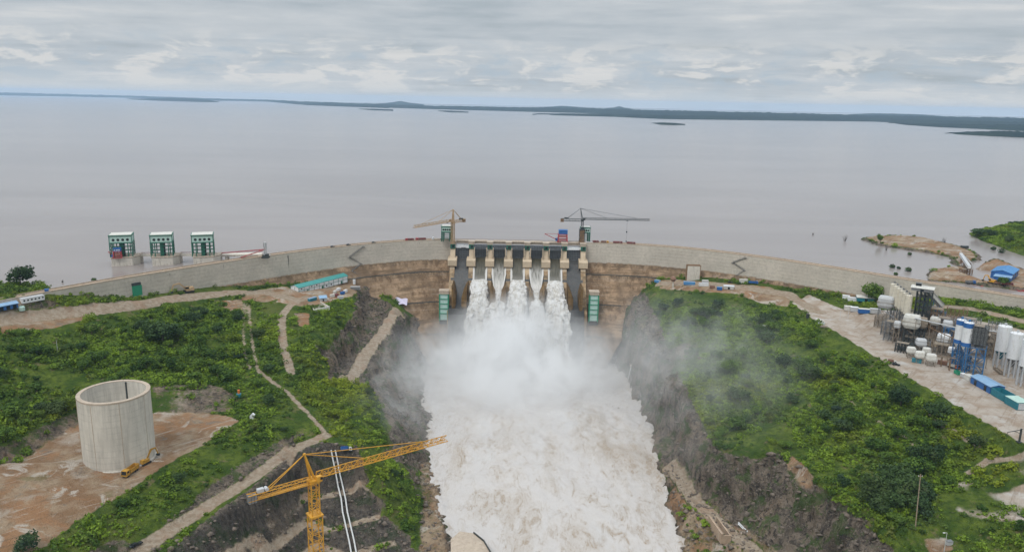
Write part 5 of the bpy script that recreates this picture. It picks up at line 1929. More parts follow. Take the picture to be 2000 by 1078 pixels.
# decks that join the piers to the crest
for a, b, lab in ((0, 1, 'concrete walkway deck between the left and middle intake piers'), (1, 2, 'concrete walkway deck between the middle and right intake piers')):
    p, q = tower_at[a][0], tower_at[b][0]
    d_ = (q - p) / np.linalg.norm(q - p)
    p2, q2 = p - tower_at[a][1] * 6 + d_ * 13, q - tower_at[b][1] * 6 - d_ * 9.8
    mid = (p2 + q2) / 2
    L_ = np.linalg.norm(q2 - p2)
    r = thing('footbridge', lab, 'bridge', (mid[0], mid[1], 1.0), ang(p2, q2), 'intake footbridges')
    MB().box((0, 0, .9), (L_, 7.0, 1.6)).build('deck', M_CONC, r)
    mb = MB()
    for s in (-3.3, 3.3):
        mb.box((0, s, 2.7), (L_, .15, .18)).box((0, s, 2.2), (L_, .12, .12))
        for k in range(int(L_ / 2.5) + 1):
            mb.box((-L_ / 2 + .2 + k * 2.5, s, 2.2), (.14, .14, 1.1))
    mb.build('railing', M_REDBROWN, r)
p = tower_at[2][0]
q = W(512, 497.5, 0.5)[:2]
p2 = p - tower_at[2][1] * 6 + np.array([12.0, 5.0])
mid = (p2 + q) / 2
L_ = np.linalg.norm(q - p2)
r = thing('footbridge', 'wide pale concrete deck from the right intake pier to the dam crest', 'bridge', (mid[0], mid[1], .2), ang(p2, q), 'intake footbridges')
MB().box((0, 0, .6), (L_, 9.0, 1.8)).build('deck', M_CONC, r)
mb = MB()
for k in range(3):
    mb.box((-L_ / 2 + 6 + k * 16, 0, -6), (2.6, 7, 11.4))
mb.build('support', M_CONC, r)
# gantry cranes: blue machine house on red legs
def gantry(label, p, rz, s, boom_len):
    r = thing('gantry_crane', label, 'crane', p, rz, 'red and blue gantry cranes')
    mb = MB()
    for sx in (-1, 1):
        for sy in (-1, 1):
            mb.beam((sx * 5 * s, sy * 3.5 * s, 0), (sx * 4.4 * s, sy * 3 * s, 8.2 * s), 1.1 * s)
    for z in (2.6, 5.6, 8.2):
        for sy in (-1, 1):
            mb.beam((-5.2 * s, sy * 3.3 * s, z * s), (5.2 * s, sy * 3.3 * s, z * s), .8 * s)
        for sx in (-1, 1):
            mb.beam((sx * 4.8 * s, -3.3 * s, z * s), (sx * 4.8 * s, 3.3 * s, z * s), .7 * s)
    for sy in (-1, 1):
        mb.box((0, sy * 3.5 * s, -.1), (12 * s, 1.2 * s, .9 * s))
    mb.build('portal_frame', M_RED, r)
    mb = MB()
    mb.box((.3 * s, 0, 10.6 * s), (9.4 * s, 6.4 * s, 4.2 * s))
    for k in range(8):
        mb.box((-4.1 * s + k * 1.26 * s, -3.25 * s, 10.6 * s), (.22 * s, .2 * s, 3.9 * s))
    mb.build('machine_house', M_BLUE, r)
    MB().box((.3 * s, 0, 12.85 * s), (9.8 * s, 6.8 * s, .3 * s)).build('roof', M_BLUE, r)
    c_ = MB().box((-6.6 * s, -1.5 * s, 2.6 * s), (2.4 * s, 2.2 * s, 3.0 * s)).build('cab', M_BLUE, r)
    MB().box((-7.5 * s, -1.5 * s, 3.2 * s), (.75 * s, 2.25 * s, 1.1 * s)).build('window', M_WIN, c_)
    if boom_len:
        mb = MB()
        mb.beam((-5 * s, 0, 1.5 * s), (-5 * s - boom_len, 0, 8.2 * s), .6 * s).beam((-4.5 * s, 0, 8.4 * s), (-5 * s - boom_len, 0, 8.4 * s), .35 * s)
        mb.beam((-5 * s - boom_len, 0, 8.6 * s), (-5 * s - boom_len, 0, 5.0 * s), .14 * s)
        mb.build('boom', M_RED, r)
    return r


gp = W(1099, 473.5, 0.3)
gantry('red portal crane with a blue machine house on the spillway bridge', (gp[0], gp[1] + 4.5, .3), 0.0, .98, 14)
c, n = tower_at[0]
gg = gantry('small red and blue portal crane in front of the leftmost gate house', (c[0] + n[0] * 8.6 - 3.6, c[1] + n[1] * 8.6 - 1.3, 2.95), RZI, .66, 4)
mb = MB()                                                  # the pale emblem on its machine house: a triangle and bars
mb.prism([(-2.6, 6.4), (-1.2, 6.4), (-1.9, 7.6)], (0, -2.22, 0), (1, 0, 0), (0, 0, 1), (0, -.06, 0))
for k in range(4):
    mb.box((-.4 + k * .8, -2.25, 6.9), (.62, .06, .9))
mb.build('emblem', M_WHITE, gg)

# hoist houses on the crest and lift towers low on the face
p = W(872, 472.5, 0.1)
frame_house('green framed hoist house on the crest left of the spillway', (p[0], p[1] + 5.5, .15), 0, 10.5, 9, 5.2, 10.4, 'hoist_house', 'building', 'hoist houses on the crest', False)
p = W(1142, 474.5, 0.1)
frame_house('green framed hoist house behind the dark crane on the crest', (p[0] + .6, p[1] + 7.5, .15), 0, 10.0, 8, 4.8, 10.6, 'hoist_house', 'building', 'hoist houses on the crest', False)
for px, py, lab in ((868, 609, 'green framed lift tower standing against the dam left of the spillway'), (1158, 611, 'green framed lift tower standing against the dam right of the spillway')):
    p = FACE(px, py, 4)
    y0 = p[1] - 2.5
    r = thing('lift_tower', lab, 'lift tower', (p[0], y0, p[2]), 0, 'lift towers beside the spillway')
    hh_ = 20.0
    mb = MB()
    for sx in (-1, 1):
        for sy in (-1, 1):
            mb.beam((sx * 4.4, sy * 3.6, -8), (sx * 4.4, sy * 3.6, hh_), .95)
    for k in range(5):
        z = hh_ * k / 4
        mb.box((0, -3.6, z), (8.8, .5, .6)).box((-4.4, 0, z), (.5, 7.2, .6)).box((4.4, 0, z), (.5, 7.2, .6))
    mb.build('frame', M_GRNPAINT, r)
    MB().box((0, .5, hh_ / 2 - 4), (7.6, 7.2, hh_ + 7)).build('panel', M_MINT, r)
    MB().box((0, .6, hh_ + 1.7), (9.6, 9.4, 3.0)).box((0, .6, hh_ + 3.4), (10.2, 10.0, .5)).build('top_slab', M_PARA, r)
    MB().box((0, .5, -9), (9.4, 9, 4)).build('plinth', M_CHUTE, r)

# ------------------------------------------------------------------ vehicles
def truck(label, p, rz, L=8.0, w_=2.5, h_=2.9, cab=None, bed=None, name='truck', cat='truck', group=None, flat=False, tipper=False):
    r = thing(name, label, cat, p, rz, group)
    cab, bed = cab or M_WHITE, bed or M_RUSTBED
    MB().box((0, 0, .95), (L, w_ * .55, .45)).build('chassis', M_DARKSTEEL, r)
    cl = L * .26
    mb = MB()
    mb.prism([(0, .9), (cl, .9), (cl, 1.75), (cl * .86, h_), (0, h_)], (L / 2 - cl, -w_ / 2, 0), (1, 0, 0), (0, 0, 1), (0, w_, 0))
    c_ = mb.build('cab', cab, r)
    mb = MB()
    mb.prism([(cl * 1.01, 1.8), (cl * .885, h_ * .95), (cl * .855, h_ * .95), (cl * .97, 1.8)], (L / 2 - cl, -w_ * .44, 0), (1, 0, 0), (0, 0, 1), (0, w_ * .88, 0))
    mb.box((L / 2 - cl * .55, 0, h_ * .76), (cl * .5, w_ + .06, h_ * .25))
    mb.build('windscreen', M_WIN, c_)
    bl = L - cl - .4
    mb = MB()
    bz = 1.25
    if flat:
        mb.box((-L / 2 + bl / 2, 0, bz + .15), (bl, w_, .3))
    else:
        hb = h_ * (.5 if tipper else .42)
        mb.box((-L / 2 + bl / 2, 0, bz + .1), (bl, w_, .2))
        for s in (-1, 1):
            mb.box((-L / 2 + bl / 2, s * (w_ / 2 - .08), bz + hb / 2 + .2), (bl, .16, hb))
            for k in range(6):
                mb.box((-L / 2 + bl * (k + .5) / 6, s * (w_ / 2 + .03), bz + hb / 2 + .2), (.14, .1, hb))
        mb.box((-L / 2 + bl - .1, 0, bz + hb * .6 + .2), (.2, w_, hb * 1.2)).box((-L / 2 + .1, 0, bz + hb / 2 + .2), (.2, w_, hb))
    mb.build('bed', bed, r)
    for fx in (-.36, -.2, .33):
        for s in (-1, 1):
            mb = MB()
            mb.tube((L * fx, s * (w_ / 2 - .38), .55), (L * fx, s * (w_ / 2), .55), .55, n=14)
            mb.build('wheel', M_TYRE, r)
    return r


def car(label, p, rz, mat, name='parked_car', cat='car', L=4.5, group=None):
    r = thing(name, label, cat, p, rz, group)
    w_ = 1.85
    mb = MB()
    mb.prism([(-L / 2, .45), (L / 2, .45), (L / 2, .85), (L * .46, .98), (L * .2, 1.05), (-L * .44, 1.05), (-L / 2, .95)], (0, -w_ / 2, 0), (1, 0, 0), (0, 0, 1), (0, w_, 0))
    mb.build('body', mat, r)
    mb = MB()
    mb.prism([(-L * .42, 1.04), (L * .18, 1.04), (L * .04, 1.62), (-L * .36, 1.62)], (0, -w_ * .43, 0), (1, 0, 0), (0, 0, 1), (0, w_ * .86, 0))
    g_ = mb.build('glasshouse', M_WIN, r)
    MB().box((-L * .16, 0, 1.645), (L * .38, w_ * .84, .05)).build('roof', mat, g_)
    for fx in (-.31, .31):
        for s in (-1, 1):
            MB().tube((L * fx, s * (w_ / 2 - .22), .34), (L * fx, s * (w_ / 2 + .01), .34), .34, n=12).build('wheel', M_TYRE, r)
    return r


def crest_veh(px, off, z=.13):
    x = crest_from_px(px)
    p = crest_pt(x, off, z)
    n = crest_n(x)
    return p, math.atan2(n[0], -n[1])


for px, L, cm, bm_, lab in ((800, 9, M_RED, M_REDBROWN, 'dark red truck on the crest, farthest left of the red trucks'), (821, 11, M_RED, M_REDBROWN, 'long dark red truck on the crest between the shorter red truck and the hoist house'),
                            (850, 8, M_WHITE, M_PARA, 'pale flat truck on the crest just left of the hoist house')):
    p, a = crest_veh(px, -2.6)
    truck(lab, p, a + PI, L, 2.6, 3.0, cm, bm_, group='trucks parked on the dam crest', flat=(px == 850))
for px, L, cm, bm_, lab, fl in ((1163, 6.5, M_REDBROWN, M_REDBROWN, 'short red brown truck on the crest right of the white beam', False), (1181, 8, M_YEL, M_RUSTBED, 'truck with an ochre cab on the crest right of the dark crane', False),
                                (1206, 10, M_REDBROWN, M_REDBROWN, 'long maroon truck on the crest right of the ochre cab truck', False), (1232, 9, M_REDBROWN, M_REDBROWN, 'maroon truck on the crest, farthest right of the row', False)):
    p, a = crest_veh(px, -2.6)
    truck(lab, p, a, L, 2.6, 3.0, cm, bm_, group='trucks parked on the dam crest', flat=fl)
p, a = crest_veh(1148, -1.6)
r = thing('precast_beam', 'white precast beam lying on the crest beside the dark crane', 'beam', p, a)
MB().box((0, 0, .75), (11, 1.0, 1.3)).box((0, 0, .1), (11, 1.5, .25)).build('beam_body', M_WHITE, r)
for px, off, mt_, lab in ((862, -1.8, M_WIN, 'black car on the crest in front of the left hoist house'), (878, -1.7, M_WIN, 'black car on the crest tight against the tan crane'), (654, -4, M_WIN, 'dark car alone on the left crest above the green roofed building'),
                          (523, -3, M_WHITE, 'white car on the crest beside the red boom crane'), (686, -5, M_DARKSTEEL, 'dark grey car on the left crest near the stairs'), (733, -4, M_DARKSTEEL, 'dark car on the crest above the left stairs')):
    p, a = crest_veh(px, off)
    car(lab, p, a, mt_, group='cars on the dam crest')
# red boomed crawler crane by the intake deck
bp = W(519, 504, 0.1)
r = thing('crawler_crane', 'white crawler crane with two low red booms on the left crest', 'crane', bp, 0)
mb = MB()
for s in (-1.7, 1.7):
    mb.box((0, s, .65), (6.4, 1.0, 1.3))
mb.build('track', M_DARKSTEEL, r)
MB().box((0, 0, 2.0), (5.5, 3.2, 1.6)).box((1.2, 0, 3.2), (2.6, 3.0, 1.4)).build('superstructure', M_DARKSTEEL, r)
mb = MB()
mb.lattice((0, 0, 2.5), (0, 0, 14.5), 1.9, 1.7, .3, .2)
mb.box((0, 0, 12.4), (2.4, 2.2, 4.2))
mb.build('mast', M_LTGREY, r)
for (a, b, zz) in ((432, 494.5, 3.6), (470, 503, 1.2)):
    e = W(a, b, zz) - bp
    mb = MB()
    mb.lattice((0, 0, 8.0), tuple(e), .75, 2.2, .22, .14)
    mb.build('boom', M_RED, r)


# ------------------------------------------------------------------ buildings and containers
def container(label, p, rz, L, w_, h_, mat, roof=None, name='shipping_container', cat='container', group=None, windows=0, door=True, open_top=False):
    r = thing(name, label, cat, p, rz, group)
    mb = MB()
    if open_top:
        mb.box((0, 0, .15), (L, w_, .3))
        for s in (-1, 1):
            mb.box((0, s * (w_ / 2 - .1), h_ / 2), (L, .2, h_)).box((s * (L / 2 - .1), 0, h_ / 2), (.2, w_ - .4, h_))
    else:
        mb.box((0, 0, h_ / 2 + .1), (L, w_, h_))
    n = max(4, int(L / .9))
    for k in range(n):
        for s in (-1, 1):
            mb.box((-L / 2 + L * (k + .5) / n, s * (w_ / 2 + .03), h_ / 2 + .1), (.22, .07, h_ * .88))
    body = mb.build('body', mat, r)
    if not open_top:
        mb = MB()
        mb.box((0, 0, h_ + .2), (L + .25, w_ + .25, .16))
        for k in range(n):
            mb.box((-L / 2 + L * (k + .5) / n, 0, h_ + .3), (.18, w_ + .1, .06))
        mb.build('roof', roof or mat, r)
    if door:
        MB().box((L * .5 + .06, 0, h_ * .5), (.1, w_ * .8, h_ * .85)).build('door', M_LTGREY if mat is not M_LTGREY else M_WHITE, r)
    for k in range(windows):
        MB().box((-L / 2 + L * (k + .5) / windows, -w_ / 2 - .09, h_ * .62), (L / windows * .42, .08, h_ * .32)).build('window', M_WIN, r)
    return r


def shed(label, p, rz, L, w_, h_, wall, roof, ridge=1.4, name='shed', cat='shed', group=None, bays=0, trim=None, mono=False, doors=1, open_=False):
    r = thing(name, label, cat, p, rz, group)
    hl, hw_ = L / 2, w_ / 2
    if open_:
        mb = MB()
        k = max(2, int(L / 6))
        for i in range(k + 1):
            for s in (-1, 1):
                mb.beam((-hl + .3 + (L - .6) * i / k, s * (hw_ - .3), 0), (-hl + .3 + (L - .6) * i / k, s * (hw_ - .3), h_), .35)
        mb.build('post', wall, r)
    else:
        mb = MB()
        if mono:
            mb.prism([(-hw_, 0), (hw_, 0), (hw_, h_ + ridge), (-hw_, h_)], (-hl, 0, 0), (0, 1, 0), (0, 0, 1), (L, 0, 0))
        else:
            mb.prism([(-hw_, 0), (hw_, 0), (hw_, h_), (0, h_ + ridge), (-hw_, h_)], (-hl, 0, 0), (0, 1, 0), (0, 0, 1), (L, 0, 0))
        mb.build('wall', wall, r)
    mb = MB()
    o_ = .6
    if mono:
        mb.prism([(-hw_ - o_, h_ - .05), (hw_ + o_, h_ + ridge + .05), (hw_ + o_, h_ + ridge + .3), (-hw_ - o_, h_ + .2)], (-hl - o_, 0, 0), (0, 1, 0), (0, 0, 1), (L + 2 * o_, 0, 0))
    else:
        e = ridge / hw_ * o_
        mb.prism([(-hw_ - o_, h_ - e + .05), (0, h_ + ridge + .05), (hw_ + o_, h_ - e + .05), (hw_ + o_, h_ - e + .28), (0, h_ + ridge + .30), (-hw_ - o_, h_ - e + .28)], (-hl - o_, 0, 0), (0, 1, 0), (0, 0, 1), (L + 2 * o_, 0, 0))
        n = int(L / 1.6)
        for k in range(n):
            for s in (-1, 1):
                x = -hl + L * (k + .5) / n
                mb.beam((x, s * (hw_ + o_), h_ - e + .30), (x, 0, h_ + ridge + .32), .14, .10)
    mb.build('roof', roof, r)
    if bays:
        mb = MB()
        for i in range(bays + 1):
            x = -hl + L * i / bays
            mb.box((x, -hw_ - .05, h_ / 2), (.34, .2, h_))
        mb.box((0, -hw_ - .06, h_ * .52), (L, .18, .32)).box((0, -hw_ - .06, h_ - .15), (L, .18, .3))
        for s in (-1, 1):
            for yy in (-hw_, 0, hw_):
                mb.box((s * (hl + .04), yy * .98, h_ / 2), (.18, .34, h_))
        mb.build('trim', trim or M_DGREEN, r)
        for i in range(bays):
            x = -hl + L * (i + .5) / bays
            if i in (0, 2, 3):
                MB().box((x, -hw_ - .1, h_ * .76), (1.7, .14, 1.0)).build('window', M_WIN, r)
            elif i in (1, 4, 8):
                MB().box((x + 1.2, -hw_ - .1, h_ * .22), (2.2, .14, h_ * .42)).build('door', M_DGREEN, r)
            elif i in (5, 6):
                MB().box((x, -hw_ - .1, h_ * .30), (2.0, .14, 1.2)).build('window', M_WIN, r)
    elif doors and not open_:
        for k in range(doors):
            MB().box((-hl + L * (k + .5) / doors, -hw_ - .05, h_ * .38), (min(2.4, L * .2), .14, h_ * .75)).build('door', M_WIN, r)
    return r


# --- left bank
a, b = T(584, 571), T(679, 555)
a[2] = b[2] = (a[2] + b[2]) / 2
L_ = np.linalg.norm((b - a)[:2])
rz = ang(a, b)
mid = (a + b) / 2 + np.array([-math.sin(rz), math.cos(rz), 0]) * 5.5
zz_ = float(hz(mid[0], mid[1]))
shed('long white building with a teal roof and green frame at the dam foot', (mid[0], mid[1], min(zz_, a[2]) - .3), rz, L_, 11, 6.3, M_WHITE, M_TEALROOF, 1.9, 'office_building', 'building', None, 10)


def gnd(px, py, dz=0.0):
    p = T(px, py)
    return (p[0], p[1], p[2] + dz)


def rzpx(a, b):
    return ang(T(*a), T(*b))


container('dark teal container on the grass edge below the teal roofed building', gnd(610, 588), rzpx((601, 588), (619, 585)), 9, 2.6, 2.6, M_TEAL, M_BLUEROOF, group='containers on the left bank')
shed('small hut with a tilted light blue roof by the concrete footing', gnd(631, 587), .35, 6, 5.5, 2.8, M_LTGREY, M_BLUEROOF, 1.1, 'hut', 'hut', mono=True)
for px, py, L, mt_, lab in ((654, 573, 4.5, M_OFFW, 'dusty white equipment box left of the blue topped pair'), (661, 568, 4.0, M_WHITE, 'white equipment box nearest the teal roofed building'), (669, 575, 4.2, M_BLUE, 'blue equipment box between white boxes at the yard edge'),
                            (675, 571, 4.0, M_WHITE, 'white equipment box at the right end of the yard'), (665, 584, 5.0, M_LTGREY, 'grey covered box at the lower edge of the yard'), (649, 580, 4.0, M_OFFW, 'low pale box beside the footing'), (657, 579, 3.6, M_REDBROWN, 'rusty box between the pale boxes')):
    container(lab, gnd(px, py), .5 + px * .37 % 1, L, 2.3, 2.2, mt_, group='site equipment boxes')
container('grey tank container at the right end of the left works yard', gnd(694, 566), .1, 9, 3.0, 3.0, M_GREYMET, M_LTGREY)
container('white portable toilet beside the yard end', gnd(692, 556), 0, 2.2, 2.2, 4.5, M_WHITE, name='portable_toilet', cat='toilet')
fp = T(627, 606)
r = thing('footing', 'open concrete footing with a white front wall in the grass', 'foundation', fp, rzpx((610, 607), (642, 605)))
MB().box((0, -1, .5), (17, 1.0, 3.4)).build('front_wall', M_OFFW, r)
mb = MB()
mb.prism([(-7.5, 0), (8, 0), (12.5, 17), (1.5, 17)], (0, 0, .3), (1, 0, 0), (0, 1, 0), (0, 0, .4))
mb.build('floor_slab', M_PARA, r)
mb = MB()
for k in range(5):
    y = 3 + 3 * k
    mb.beam((-7 + y * .5, y, .9), (8.2 + y * .25, y, .9), .5, 1.0)
mb.beam((-7.5, 0, 1.2), (1.5, 17, 1.2), .7, 1.9).beam((8, 0, 1.2), (12.5, 17, 1.2), .7, 1.9)
mb.build('rib_wall', M_CONC, r)
# lilac sheet over the rock at the foot of the dam
sp = FACE(778, 592, 6)
vs, fs = [], []
NXs, NYs = 24, 12
for j in range(NYs):
    for i in range(NXs):
        u, v = i / (NXs - 1) - .5, j / (NYs - 1) - .5
        vs.append((u * 18.5, v * 7 - 2.2 * u, 2.4 - v * -4.5 + 1.0 * math.sin(u * 14 + v * 5) * .6 + .5 * math.cos(v * 13 + u * 4)))
for j in range(NYs - 1):
    for i in range(NXs - 1):
        a = j * NXs + i
        fs.append((a, a + 1, a + NXs + 1, a + NXs))
r = thing('tarpaulin', 'lilac white tarpaulin spread over the rock at the dam foot', 'tarpaulin', (sp[0], sp[1], sp[2] - .5))
o = MB().add(vs, fs).build('sheet', M_CLOTH, r, smooth=True)
md = o.modifiers.new('thick', 'SOLIDIFY')
md.thickness = .12
# far left huts
container('long white bus shaped site office among the trees at far left', gnd(64, 592), rzpx((44, 594), (83, 588)), 15, 4.2, 3.4, M_WHITE, M_LTGREY, 'site_office', 'office', windows=6)
shed('white cabin with a pale blue roof at the left edge', gnd(13, 604), rzpx((0, 606), (28, 601)), 13, 5, 3.4, M_BLUE, M_BLUEROOF, 1.2, 'cabin', 'cabin', doors=3)
container('small blue kiosk at the left end of the crest', gnd(92, 573), .4, 2.6, 2.4, 2.8, M_BLUE, name='kiosk', cat='kiosk')
r = thing('water_tank', 'round pale green water tank in the grass beside the cabin', 'tank', gnd(43, 607))
MB().lathe([(0, 0), (2.0, 0), (2.1, 2.4), (1.6, 3.0), (.5, 3.4), (0, 3.4)], n=20).build('tank_body', M_MINT, r)
MB().lathe([(.45, 3.3), (.45, 3.7), (0, 3.75)], n=12).build('lid', M_DGREEN, r)
dp = FACE(268, 566, 0)
mb = MB()
mb.box((dp[0], dp[1] - .5, dp[2] - .5), (8.0, 1.2, 8.4), math.atan2(crest_n(dp[0])[0], -crest_n(dp[0])[1]))
wpart(mb, 'door', M_GRNPAINT, DAM)
mb = MB()
mb.box((dp[0] - .2, dp[1] - .7, dp[2] + 5.0), (7.4, 1.3, 2.4), math.atan2(crest_n(dp[0])[0], -crest_n(dp[0])[1]))
wpart(mb, 'door_hood', M_DARKSTEEL, DAM)


def excavator(label, p, rz, mat, s=1.0, group=None, reach=1.0):
    r = thing('excavator', label, 'excavator', p, rz, group)
    r.scale = (s, s, s)
    for yy in (-1.15, 1.15):
        mb = MB()
        mb.prism([(-2.0, 0), (2.0, 0), (2.4, .45), (2.0, .9), (-2.0, .9), (-2.4, .45)], (0, yy - .3, 0), (1, 0, 0), (0, 0, 1), (0, .6, 0))
        mb.build('track', M_TYRE, r)
    MB().box((-.4, 0, 1.55), (3.6, 2.7, 1.2)).box((-1.5, 0, 2.3), (1.4, 2.5, .5)).tube((0, 0, .8), (0, 0, 1.0), 1.0).build('house', mat, r)
    c_ = MB().box((.9, .8, 2.3), (1.5, 1.1, 1.6)).build('cab', mat, r)
    MB().box((1.0, .8, 2.5), (1.45, 1.14, .9)).build('window', M_WIN, c_)
    k = reach
    MB().beam((1.3, 0, 1.9), (3.6 * k, 0, 4.9), .5, .7).beam((3.6 * k, 0, 4.9), (5.8 * k, 0, 4.6), .45, .6).build('boom', mat, r)
    MB().beam((5.9 * k, 0, 4.8), (6.9 * k, 0, 1.6), .35, .5).build('stick', mat, r)
    mb = MB()
    mb.prism([(0, 0), (1.0, -.2), (.9, -1.0), (.2, -1.1), (-.3, -.6)], (6.6 * k, -.6, 1.6), (1, 0, 0), (0, 0, 1), (0, 1.2, 0))
    mb.build('bucket', M_DARKSTEEL, r)
    return r


excavator('tan excavator with raised boom working along the foot of the dam', gnd(369, 571), rzpx((369, 571), (343, 573)), M_TAN, 1.75, 'excavators', 1.15)

# --- round concrete tower
bc = W(235, 893, -51.6)
rad = 63.5 * float(proj(bc)[2]) / FOC * 1.0
zt = -51.6
while proj((bc[0], bc[1], zt))[1] > 766: zt += .25
ht_ = zt + 51.6
r = thing('surge_tower', 'tall round open concrete tower on the red earth pad', 'tower', bc, .4)
MB().lathe([(rad, -1), (rad, ht_)], n=96).build('wall', M_TANKC, r, smooth=True)
for k in range(8):
    ah = PI * 2 * k / 8 + .2
    MB().beam(((rad + .03) * math.cos(ah), (rad + .03) * math.sin(ah), ht_ - .6), ((rad + .03) * math.cos(ah), (rad + .03) * math.sin(ah), .6), .3, .12).build('panel_joint', M_PARA, r)
inn = MB()
inn.lathe([(rad - 2.0, ht_), (rad - 2.0, -.5), (0, -.5)], n=96)
inn.build('inner_wall', M_TANKC, r, smooth=True)
MB().lathe([(rad - 2.0, ht_), (rad - 2.02, ht_ + .35), (rad + .12, ht_ + .35), (rad + .12, ht_ - .5)], n=96).build('rim', M_PARA, r)
MB().lathe([(rad + .9, -.6), (rad + .9, .5), (rad, .55)], n=96).build('footing', M_TANKC, r)
mb = MB()
ah = math.radians(95) - .4
mb.beam(((rad - 2.15) * math.cos(ah), (rad - 2.15) * math.sin(ah), ht_ - .3), ((rad - 2.15) * math.cos(ah), (rad - 2.15) * math.sin(ah), 1), .8, .35)
mb.build('joint', M_DARKSTEEL, r)
# big yellow tipper and loader beside it
a, b = T(238, 938), T(272, 913)
tk = truck('big yellow dump truck parked at the foot of the round tower', (a + b) / 2, ang(b, a), 11.0, 3.2, 3.9, M_DULLYEL, M_DULLYEL, 'dump_truck', 'truck', tipper=True)
excavator('yellow excavator right behind the dump truck by the round tower', gnd(283, 907), rzpx((283, 907), (316, 889)), M_DULLYEL, 1.3, 'excavators', 1.05)

# --- foreground pipes, track cabin, small items on the left bank
def Td(px, py, up):
    p = T(px, py)
    return p + np.array([0, -.4, up])


for dx, lab in ((-5, 'left one of two white pipes running down the benched cut'), (5.5, 'right one of two white pipes running down the benched cut')):
    path = [(651, 884), (655, 905), (660, 930), (665, 955), (671, 980), (674, 1005), (681, 1035), (687, 1062), (692, 1090)]
    q = [Td(a + dx * (.75 + .0009 * (b - 880)), b, 1.6) for a, b in path]
    r = thing('pipeline', lab, 'pipe', (q[0][0], q[0][1], q[0][2]), 0, 'white pipes down the cut')
    mb = MB()
    for a, b in zip(q, q[1:]):
        mb.tube(a - q[0], b - q[0], .46, n=10)
    mb.build('pipe', M_PIPE, r)
    for a in q[::2]:
        MB().box(a - q[0] - np.array([0, 0, .8]), (1.4, 1.0, 1.3)).build('saddle', M_DARKSTEEL, r)
truck('small blue and white lorry at the top of the two pipes', gnd(677, 884, .1), .12, 7, 2.4, 2.6, M_WHITE, M_BLUE, group='small lorries')
car('dark pickup on the bench road near the bottom edge', gnd(266, 1066, .2), rzpx((255, 1072), (280, 1058)), M_WIN, 'pickup', 'pickup', 6.0)
r = thing('site_tank', 'small teal tank with an orange top on the hillside right of the tower', 'tank', gnd(467, 776))
MB().lathe([(0, 0), (1.6, 0), (1.6, 2.4), (0, 2.6)], n=14).build('tank_body', M_TEAL, r)
MB().lathe([(0, 2.6), (.8, 2.5), (.8, 5.0), (0, 5.2)], n=10).build('tank_top', M_ORANGE, r)
r = thing('outcrop_block', 'white block on the slope beside the tower pad', 'block', gnd(493, 817))
MB().prism([(-1.6, 0), (1.2, 0), (1.7, 2.4), (.3, 3.6), (-1.3, 2.0)], (0, -1, 0), (1, 0, 0), (0, 0, 1), (0, 2, 0)).build('block', M_WHITE, r)


# --- poles
def pole(label, base, top, r0=.22, arm=True, group='poles', lamp=False, mat=None):
    base, top = np.array(base), np.array(top)
    r = thing('lamp_post' if lamp else 'utility_pole', label, 'lamp post' if lamp else 'pole', base, 0, group)
    d = top - base
    MB().tube((0, 0, -.5), tuple(d), r0, r0 * .7, 10).build('shaft', mat or M_WOOD, r)
    if lamp:
        a_ = MB().beam(tuple(d), tuple(d + np.array([-1.6, -.6, .3])), .14).build('arm', mat or M_PIPE, r)
        MB().box(tuple(d + np.array([-1.9, -.7, .28])), (1.0, .45, .22)).build('lamp', M_WHITE, a_)
    elif arm:
        MB().box(tuple(d * .96), (2.2, .2, .22)).build('cross_arm', mat or M_WOOD, r)
        for s in (-.9, 0, .9):
            MB().lathe([(0, 0), (.13, 0), (.16, .2), (.08, .45), (0, .5)], tuple(d * .96 + np.array([s, 0, .1])), 8).build('insulator', M_WHITE, r)
    return r


b0 = T(1787, 1036)
t0 = b0.copy()
while proj(t0)[1] > 926: t0[2] += .3
t0[0] = W(1798, 926, t0[2])[0] * (t0[1] / W(1798, 926, t0[2])[1])
pole('tall leaning wooden pole in the bush at lower right', b0, t0, .30)
b0 = T(1843, 1082)
t0 = b0.copy()
while proj(t0)[1] > 1040: t0[2] += .3
pole('grey street lamp at the bottom right edge', b0, t0, .16, lamp=True, mat=M_PIPE)
container('small grey solar box beside the street lamp', gnd(1853, 1064), .2, 3.0, 1.8, 1.8, M_LTGREY, M_GREYMET, 'solar_box', 'box')
for px, py, h_, lab in ((113, 690, 9, 'thin pole standing in the left thicket'), (1640, 625, 8, 'leftmost short post on the grass in front of the huts'), (1656, 622, 8, 'short post on the grass just left of the white containers')):
    b0 = T(px, py)
    pole(lab, b0, b0 + np.array([0, 0, h_]), .16, False, mat=M_LTGREY)
b0 = T(1990, 866)
r = thing('loading_arm', 'dark post with a side boom at the right edge of the yard', 'crane', b0, 0)
MB().tube((0, 0, 0), (0, 0, 8.0), .55, .5, 10).box((0, 0, .3), (2.2, 2.2, .6)).build('post', M_DARKSTEEL, r)
MB().beam((0, 0, 7.4), (-6.5, 1.0, 5.4), .3).beam((0, 0, 5.2), (-3.4, .5, 6.3), .2).build('boom', M_DARKSTEEL, r)
MB().beam((-6.5, 1.0, 5.4), (-6.5, 1.0, 2.6), .16).build('hose', M_DARKSTEEL, r)
a, b = T(1232, 717), T(1226, 741)
r = thing('drain_pipe', 'short white pipe on the misty rock face right of the river', 'pipe', a)
MB().tube((0, -2.4, 1.2), tuple(b - a + np.array([0, -2.4, 1.2])), .5, n=10).build('pipe', M_PIPE, r)
MB().box((0, -1.6, 1.2), (1.5, 2, 1.5)).build('outlet', M_CONC, r)
r = thing('hut_roof', 'white flat sheet lying in the green of the right hillside', 'sheet', gnd(1498, 639, 1.0), .3)
MB().box((0, 0, .3), (7.5, 3.2, .25)).build('sheet', M_OFFW, r)

